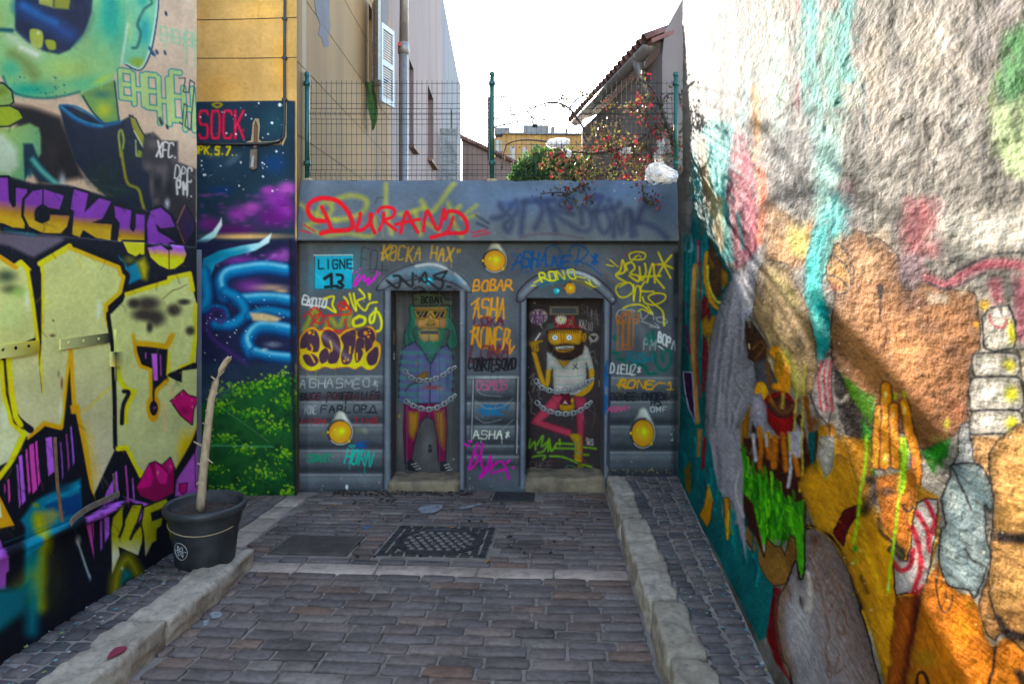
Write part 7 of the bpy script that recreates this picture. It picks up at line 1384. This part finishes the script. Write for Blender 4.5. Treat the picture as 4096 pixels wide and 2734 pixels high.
leafobj('crown', np.vstack(C), .065, rs, MT['bush_leaf'], bu, asp=.45)
mb = MB(); base = W(2190,740,11.0); base.z = 2.3
for i in range(9): e = W(2080+i*30, 640+18*(i%3), 11.0+.2*math.sin(i*2)); mb.tube([base+Vector((.05*(i-4),0,0)), base.lerp(e,.5)+Vector((0,.05,.08)), e], [.02,.012,.005], 5)
mb.build('stem', MT['twig'], bu)
# bougainvillea climbing over the fence
bo = empty('bougainvillea', W(2640,720,7.5), 'sprawling bougainvillea with red bracts climbing over the wire fence', 'shrub')
f2 = lambda x, y, Y: W(1900+x/1.912, y/1.912, Y)
paths = [([(1560,1390),(1540,1200),(1500,1050),(1440,880),(1400,760),(1340,660),(1250,600)],7.42,.016),
 ([(1480,960),(1350,1000),(1200,1100),(1050,1150),(900,1170),(700,1160),(560,1200)],7.45,.013),
 ([(860,1030),(790,920),(720,830),(640,790),(560,785),(470,815),(400,850)],7.40,.008),
 ([(400,850),(330,850),(260,820),(170,830)],7.40,.005),([(400,850),(440,900),(520,950)],7.4,.005),([(720,830),(780,760),(860,720)],7.4,.006),
 ([(1500,1050),(1580,1000),(1620,930)],7.3,.007),([(1420,800),(1480,720),(1600,730)],7.35,.007),([(1050,1150),(1000,1050),(940,950)],7.4,.006),
 ([(1200,1100),(1120,1000),(1080,900)],7.4,.006),([(1350,1000),(1280,880),(1220,780)],7.4,.006),([(900,1170),(860,1280),(830,1400)],7.36,.006),([(700,1160),(620,1100),(530,1080),(400,1070),(300,1080),(230,1130),(200,1300)],7.42,.006),
 ([(1200,1110),(1240,1250),(1300,1380)],7.4,.007),([(1050,1150),(1100,1300),(1060,1390)],7.4,.006),([(1300,1100),(1360,1180),(1500,1260)],7.38,.007),([(870,1400),(800,1420),(720,1480),(650,1470),(500,1480)],6.98,.006),([(820,1410),(850,1480),(880,1540)],6.96,.004),([(720,1480),(700,1520),(740,1560)],6.95,.004),([(1280,1410),(1290,1490),(1340,1540),(1390,1570)],6.97,.005)]
BR, LC, FC = MB(), [], []
for pts, Y, r in paths:
    P3 = smoothpts(np.array([tuple(f2(x, y, Y+.05*math.sin(i*1.7))) for i, (x, y) in enumerate(pts)]), False, 5); BR.tube(P3, [(1.5*r+.003)*(1-.5*k/len(P3)) for k in range(len(P3))], 5)
    for k in range(len(P3)):
        dens = 5 if pts[0][0] > 900 or Y < 7 else 2
        if pts[0] in ((860,1030),(400,850),(720,830)): dens = 2
        for _ in range(dens):
            if rs.rand() < .75: LC.append(P3[k]+rs.randn(3)*np.array([.045,.05,.045]))
        if dens > 2 and rs.rand() < .15:
            c_ = P3[k]+rs.randn(3)*.05
            for _ in range(6): FC.append(c_+rs.randn(3)*.014)
for (x, y, sx, sy, n, nf) in ((1150,1150,140,80,260,30),(1230,1240,120,90,260,22),(1000,1080,90,70,170,18),(880,1260,160,80,240,14),(700,1250,130,60,170,14),(700,1360,150,40,170,8),(1000,1340,180,50,240,12),(1280,1330,80,60,140,16),(1400,1000,90,90,150,22),(1330,760,70,60,90,22),(1180,820,60,40,90,6),(1030,800,50,30,50,3),(1590,740,50,60,80,16),(1560,1100,60,100,140,16),(1480,1180,60,70,100,12),(950,980,50,50,80,8),(1300,880,60,50,90,6),(1460,1000,50,60,80,8),(1590,1300,30,40,40,2),(1560,1360,40,40,40,1),(660,740,40,30,40,1),(840,740,70,40,60,2),(460,700,30,30,20,1),(1300,1150,60,60,90,16),(820,1120,120,50,120,6),(600,1180,100,60,60,8),(560,1260,60,60,60,4),(780,1330,160,50,160,4)):
    for _ in range(int(n*.6)): LC.append(np.array(f2(x+rs.randn()*sx*.6, y+rs.randn()*sy*.6, 7.42+.12*rs.randn())))
    for _ in range(int(nf*.36)):
        c_ = np.array(f2(x+rs.randn()*sx*.6, y+rs.randn()*sy*.6, 7.38+.12*rs.randn()))
        for _ in range(6): FC.append(c_+rs.randn(3)*.014)
LC = np.array(LC); FC = np.array(FC)
LC = LC[(LC[:, 0] < rwx(7.1)-.02) | (LC[:, 1] > 7.2)]; LC = LC[(LC[:, 2] > 2.36) | (LC[:, 1] < 7.1)]; FC = FC[FC[:, 2] > 2.2]
BR.build('branch', MT['twig'], bo, True); leafobj('foliage', LC, .038, rs, MT['boug_leaf'], bo, asp=.62); leafobj('flowers', FC, .031, rs, MT['flower'], bo, asp=.85)['kind'] = 'stuff'
# torn white plastic caught in the branches
m_, nt_, b__ = newmat('thin_white_plastic'); b__.inputs['Base Color'].default_value = (.75,.74,.74,1); b__.inputs['Roughness'].default_value = .35
tr_ = nt_.nodes.new('ShaderNodeBsdfTranslucent'); tr_.inputs[0].default_value = (.8,.76,.72,1); ms_ = nt_.nodes.new('ShaderNodeMixShader'); ms_.inputs[0].default_value = .5
nt_.links.new(b__.outputs[0], ms_.inputs[1]); nt_.links.new(tr_.outputs[0], ms_.inputs[2]); nt_.links.new(ms_.outputs[0], nt_.nodes['Material Output'].inputs[0]); MT['plastic'] = m_
def bag(pts, Y, label, seed):
    c_ = np.mean(pts, 0); mb = MB(); N = len(pts); rings = []
    R_ = random.Random(seed); K = 6; P_s = smoothpts(np.array(pts, float), True, 3); N = len(P_s)
    for k in range(K+1):
        t = k/K
        for i in range(N):
            x_, y_ = c_+(P_s[i]-c_)*t*(1+.06*R_.uniform(-1,1)); p_ = f2(x_, y_, Y-.05*math.cos(t*1.5)*(1 if k else 1)+.045*mnoise.noise(Vector((x_*.035,y_*.035,seed)))+.02*R_.uniform(-1,1)); mb.v.append(tuple(p_))
    for k in range(K):
        for i in range(N): mb.f.append((k*N+i,k*N+(i+1)%N,(k+1)*N+(i+1)%N,(k+1)*N+i))
    n0 = len(mb.v); mb.v += [(a, b2+.05+.02*R_.uniform(-1,1), c) for a, b2, c in mb.v]; mb.f += [tuple(q_+n0 for q_ in f[::-1]) for f in list(mb.f)]
    mb.build('plastic_bag', MT['plastic'], None, False, label=label, cat='plastic bag', group='white plastic caught in the bougainvillea')
bag([(545,1090),(600,1060),(700,1055),(725,1090),(690,1125),(740,1160),(720,1210),(690,1170),(640,1120),(580,1130)], 7.34, 'torn white plastic bag snagged above the green bush', 1)
bag([(1105,1150),(1150,1125),(1190,1130),(1180,1180),(1140,1200)], 7.36, 'small white plastic scrap in the middle of the red flowers', 2)
bag([(1395,1070),(1440,1060),(1450,1120),(1430,1200),(1450,1250),(1390,1240),(1370,1180),(1400,1130)], 7.36, 'narrow upright white plastic strip left of the right fence post', 3)
bag([(1330,1260),(1400,1240),(1480,1270),(1560,1330),(1540,1390),(1450,1410),(1370,1430),(1315,1390),(1310,1320)], 7.16, 'large crumpled white plastic bag lying on the wall top by the right post', 4)
# ================================================================== POT AND SAPLING
PX, PY = -2.02, 4.50; pz = gz(PY)+HL+.005
pot = empty('flower_pot', (PX, PY, pz), 'large black plastic flower pot standing on the left kerb', 'flower pot')
MB().lathe([(.001,.0),(.175,0),(.183,.01),(.205,.22),(.222,.265),(.226,.33),(.250,.34),(.258,.355),(.258,.375),(.250,.388),(.236,.388),(.228,.37),(.222,.30),(.001,.30)], (PX,PY,pz), 48).build('shell', MT['black_plastic'], pot, True)
so_ = rock(.43,.43,.05,.02,.035,77,22); so_.materials[0] = plain('potting_soil', (.11,.065,.045), (.04,.025,.02), .95, 40, .9, .02)
bm = bmesh.new(); bm.from_mesh(so_)
for v in bm.verts:
    r = math.hypot(v.co.x, v.co.y)
    if r > .205: v.co.x *= .205/r; v.co.y *= .205/r
bm.to_mesh(so_); bm.free(); so_.name = 'soil'; o = bpy.data.objects.new('soil', so_); o.location = (PX,PY,pz+.30); put(o, pot)
MB().tube([(PX+.226*math.cos(t), PY+.226*math.sin(t), pz+.262-.02*math.cos((t+1.2)*1.5)) for t in np.linspace(-2.9,-.35,24)], .004, 5).build('string', plain('tan_string', (.40,.27,.15)), pot)
def onpot(t, h): r = .183+(h-.01)*.105+.003; return (PX+r*math.cos(t), PY+r*math.sin(t), pz+h)
tc, hc = -1.98, .135; ang = np.linspace(0,2*math.pi,29)
mb = MB(); mb.tube([onpot(tc+.055/.2*math.cos(a), hc+.055*math.sin(a)) for a in ang], .0024, 5)
for pts in ([(-.02,.035),(0,.012),(.02,.035)],[(-.02,-.035),(0,-.012),(.02,-.035)],[(-.022,.012),(.022,-.012)],[(-.022,-.012),(.022,.012)],[(-.022,.03),(-.022,-.03)],[(.022,.03),(.022,-.03)],[(.05,0),(.03,0)],[(-.05,0),(-.03,0)]): mb.tube([onpot(tc+a/.2, hc+b_) for a, b_ in pts], .0024, 5)
mb.build('emblem', MT['white_paint'], pot, label='white circular emblem printed on the pot')
st = empty('bare_sapling', (PX,PY,pz+.3), 'bare pale tree stem with cut side twigs growing in the black pot', 'sapling')
us = [(802,2040),(805,1990),(812,1900),(822,1800),(833,1700),(845,1600),(862,1530),(885,1480),(905,1445),(918,1430)]
SP = [W(u,v,PY) for u, v in us]; MB().tube(SP, [.031,.028,.027,.026,.025,.023,.022,.021,.02,.017], 12).build('trunk', MT['bark'], st, True)
tw = [((818,1870),(790,1850)),((826,1790),(775,1765)),((835,1700),(810,1690)),((822,1830),(850,1850)),((850,1590),(870,1570)),((905,1445),(925,1425)),((870,1525),(845,1505)),((880,1500),(895,1485)),((812,1920),(785,1935)),((840,1660),(822,1640))]
for k, (a, b_) in enumerate(tw): MB().tube([W(*a,PY-.01), W(*b_,PY-.02+.03*math.sin(k*2.3))], [.007,.004], 6).build('twig', MT['bark'], st)
# ================================================================== SMALL THINGS ON THE GROUND
def gp(u, v): 
    k = (v-HY)/FPX; Y = CAMH/(k-SL); return Vector(((u-CX)/FPX*Y, Y, gz(Y)))
MT['dry'] = leafmat('dry_leaf', [(0,(.30,.10,.03)),(.5,(.36,.16,.05)),(1,(.22,.09,.04))], .1, .7)
for i, (u, v, lb) in enumerate(((1952,2246,'dry orange leaf beside the round manhole'),(2290,1957,'dry orange leaf in front of the right-hand door step'),(1585,1975,'brown leaf scrap in front of the left-hand door step'),(1336,2022,'brown leaf lying near the left end of the end wall'),(1808,2114,'dry leaf lying on the round manhole lid'))):
    c_ = gp(u, v)+Vector((0,0,.012)); mb = MB(); a0 = i*1.3; r = .028
    ring_ = [c_+Vector((math.cos(a0+k*.785)*r*(1 if k%2 else .55), math.sin(a0+k*.785)*r*(1 if k%2 else .55), .008*math.sin(k*2.1))) for k in range(8)]
    mb.add([c_]+ring_+[p_+Vector((0,0,-.003)) for p_ in [c_]+ring_], [(0,k+1,(k+1)%8+1) for k in range(8)]+[(9,(k+1)%8+10,k+10) for k in range(8)]+[(k+1,k+10,(k+1)%8+10,(k+1)%8+1) for k in range(8)]); mb.build('dry_leaf', MT['dry'], None, label=lb, cat='leaf', group='dry leaves on the alley floor')
MT['old_paint'] = plain('worn_white_paint', (.42,.41,.42), (.16,.15,.15), .8, 28, .3, .002)
def splash(pts, mat, label, h=.0045):
    c_ = gp(*np.mean(pts, 0)); mb = MB(); q_ = [gp(p_[0]+2.6*math.sin(k_*2.7)+1.5*math.sin(k_*5.1), p_[1]+1.2*math.sin(k_*3.9))+Vector((0,0,h)) for k_, p_ in enumerate(smoothpts(np.array(pts,float),True,6))]
    mb.prism(q_, (0,0,.001)); mb.build('paint_splash', mat, None, label=label, cat='paint', group='paint splashes on the setts')
splash([(1680,2030),(1740,2018),(1772,2022),(1750,2045),(1700,2055),(1678,2045)], MT['old_paint'], 'white paint patch on the setts in front of the left-hand door')
splash([(1840,2030),(1915,2014),(1920,2020),(1850,2036)], MT['old_paint'], 'thin white paint streak right of the white patch')
splash([(838,2456),(868,2446),(890,2458),(862,2474),(845,2468)], MT['old_paint'], 'white paint blot near the left kerb')
splash([(818,2484),(838,2478),(830,2500),(812,2504)], MT['old_paint'], 'short white paint dash beside the left kerb')
splash([(1455,2110),(1480,2106),(1476,2112),(1460,2116)], plain('blue_splash',(.05,.2,.5)), 'small blue paint spot above the ribbed plate')
MT['red_splash'] = plain('red_splash', (.30,.02,.05), (.22,.015,.04), .6, 20, 0)
def ksplash(pts, mat, label):
    def kp(u, v): k = (v-HY)/FPX; Y = (CAMH-HL-.022)/(k-SL); return Vector(((u-CX)/FPX*Y, Y, gz(Y)+HL+.022))
    mb = MB(); mb.prism([kp(*p_) for p_ in smoothpts(np.array(pts,float),True,3)], (0,0,.004)); mb.build('paint_splash', mat, None, label=label, cat='paint')
ksplash([(428,2630),(455,2595),(490,2585),(510,2592),(480,2612),(450,2625)], MT['red_splash'], 'dark red paint blot on the left limestone kerb')

# ---- paint specks along the mural wall, debris in the left doorway
rs2 = np.random.RandomState(31)
def flakes(name, pts, size, mat, label, cat, th=.002):
    mb = MB()
    for p_ in pts:
        n_ = 5; r = size*(.35+1.1*rs2.rand()**2); a0 = rs2.rand()*6; top = [Vector(p_)+E1*(r*math.cos(a0+k*1.257)*(.7+.5*rs2.rand()))+E2*(r*math.sin(a0+k*1.257)*(.7+.5*rs2.rand())) for k in range(n_)]
        mb.prism([q_ for q_ in top], EN*th*(1+rs2.rand()))
    return mb.build(name, mat, None, kind='stuff', label=label, cat=cat)
pts = []
for i in range(240):
    y_ = 2.2+4.9*rs2.rand(); w_ = rwx(y_)-rkx(y_)-.2; x_ = rwx(y_)-.015-w_*rs2.rand()**2.2; pts.append((x_, y_, gz(y_)+HR+.003))
MT['specks'] = leafmat('paint_specks', [(0,(.38,.37,.37)),(.45,(.33,.32,.32)),(.5,(.05,.30,.33)),(.75,(.04,.22,.26)),(.8,(.45,.18,.05)),(.92,(.12,.3,.08)),(1,(.4,.1,.12))], 0., .6)
flakes('paint_specks', pts, .007, MT['specks'], 'spray paint specks scattered on the right-hand pavement below the mural', 'paint')
pts = []
for i in range(260):
    u_ = 1330+rs2.rand()*560; v_ = 1964+18*rs2.rand()+max(0, 30*rs2.randn()*(abs(u_-1500) < 90)); q_ = gp(u_, v_)
    if q_.y < 7.08: pts.append((q_.x, q_.y, q_.z+.003))
for i in range(120):
    q_ = gp(1420+rs2.rand()*1000, 1985+250*rs2.rand()); pts.append((q_.x, q_.y, q_.z+.003))
flakes('debris', pts, .012, plain('wet_debris', (.05,.032,.022), (.02,.015,.012), .6, 30, 0), 'dark leaf debris and grit along the foot of the end wall', 'debris', .006)
pts = []
for i in range(90):
    y_ = 2.6+2*rs2.rand(); pts.append((-2.33+.45*rs2.rand()**1.5, y_, gz(y_)+HL+.004))
flakes('paint_specks', pts, .008, MT['specks'], 'paint specks on the left-hand pavement cobbles', 'paint')
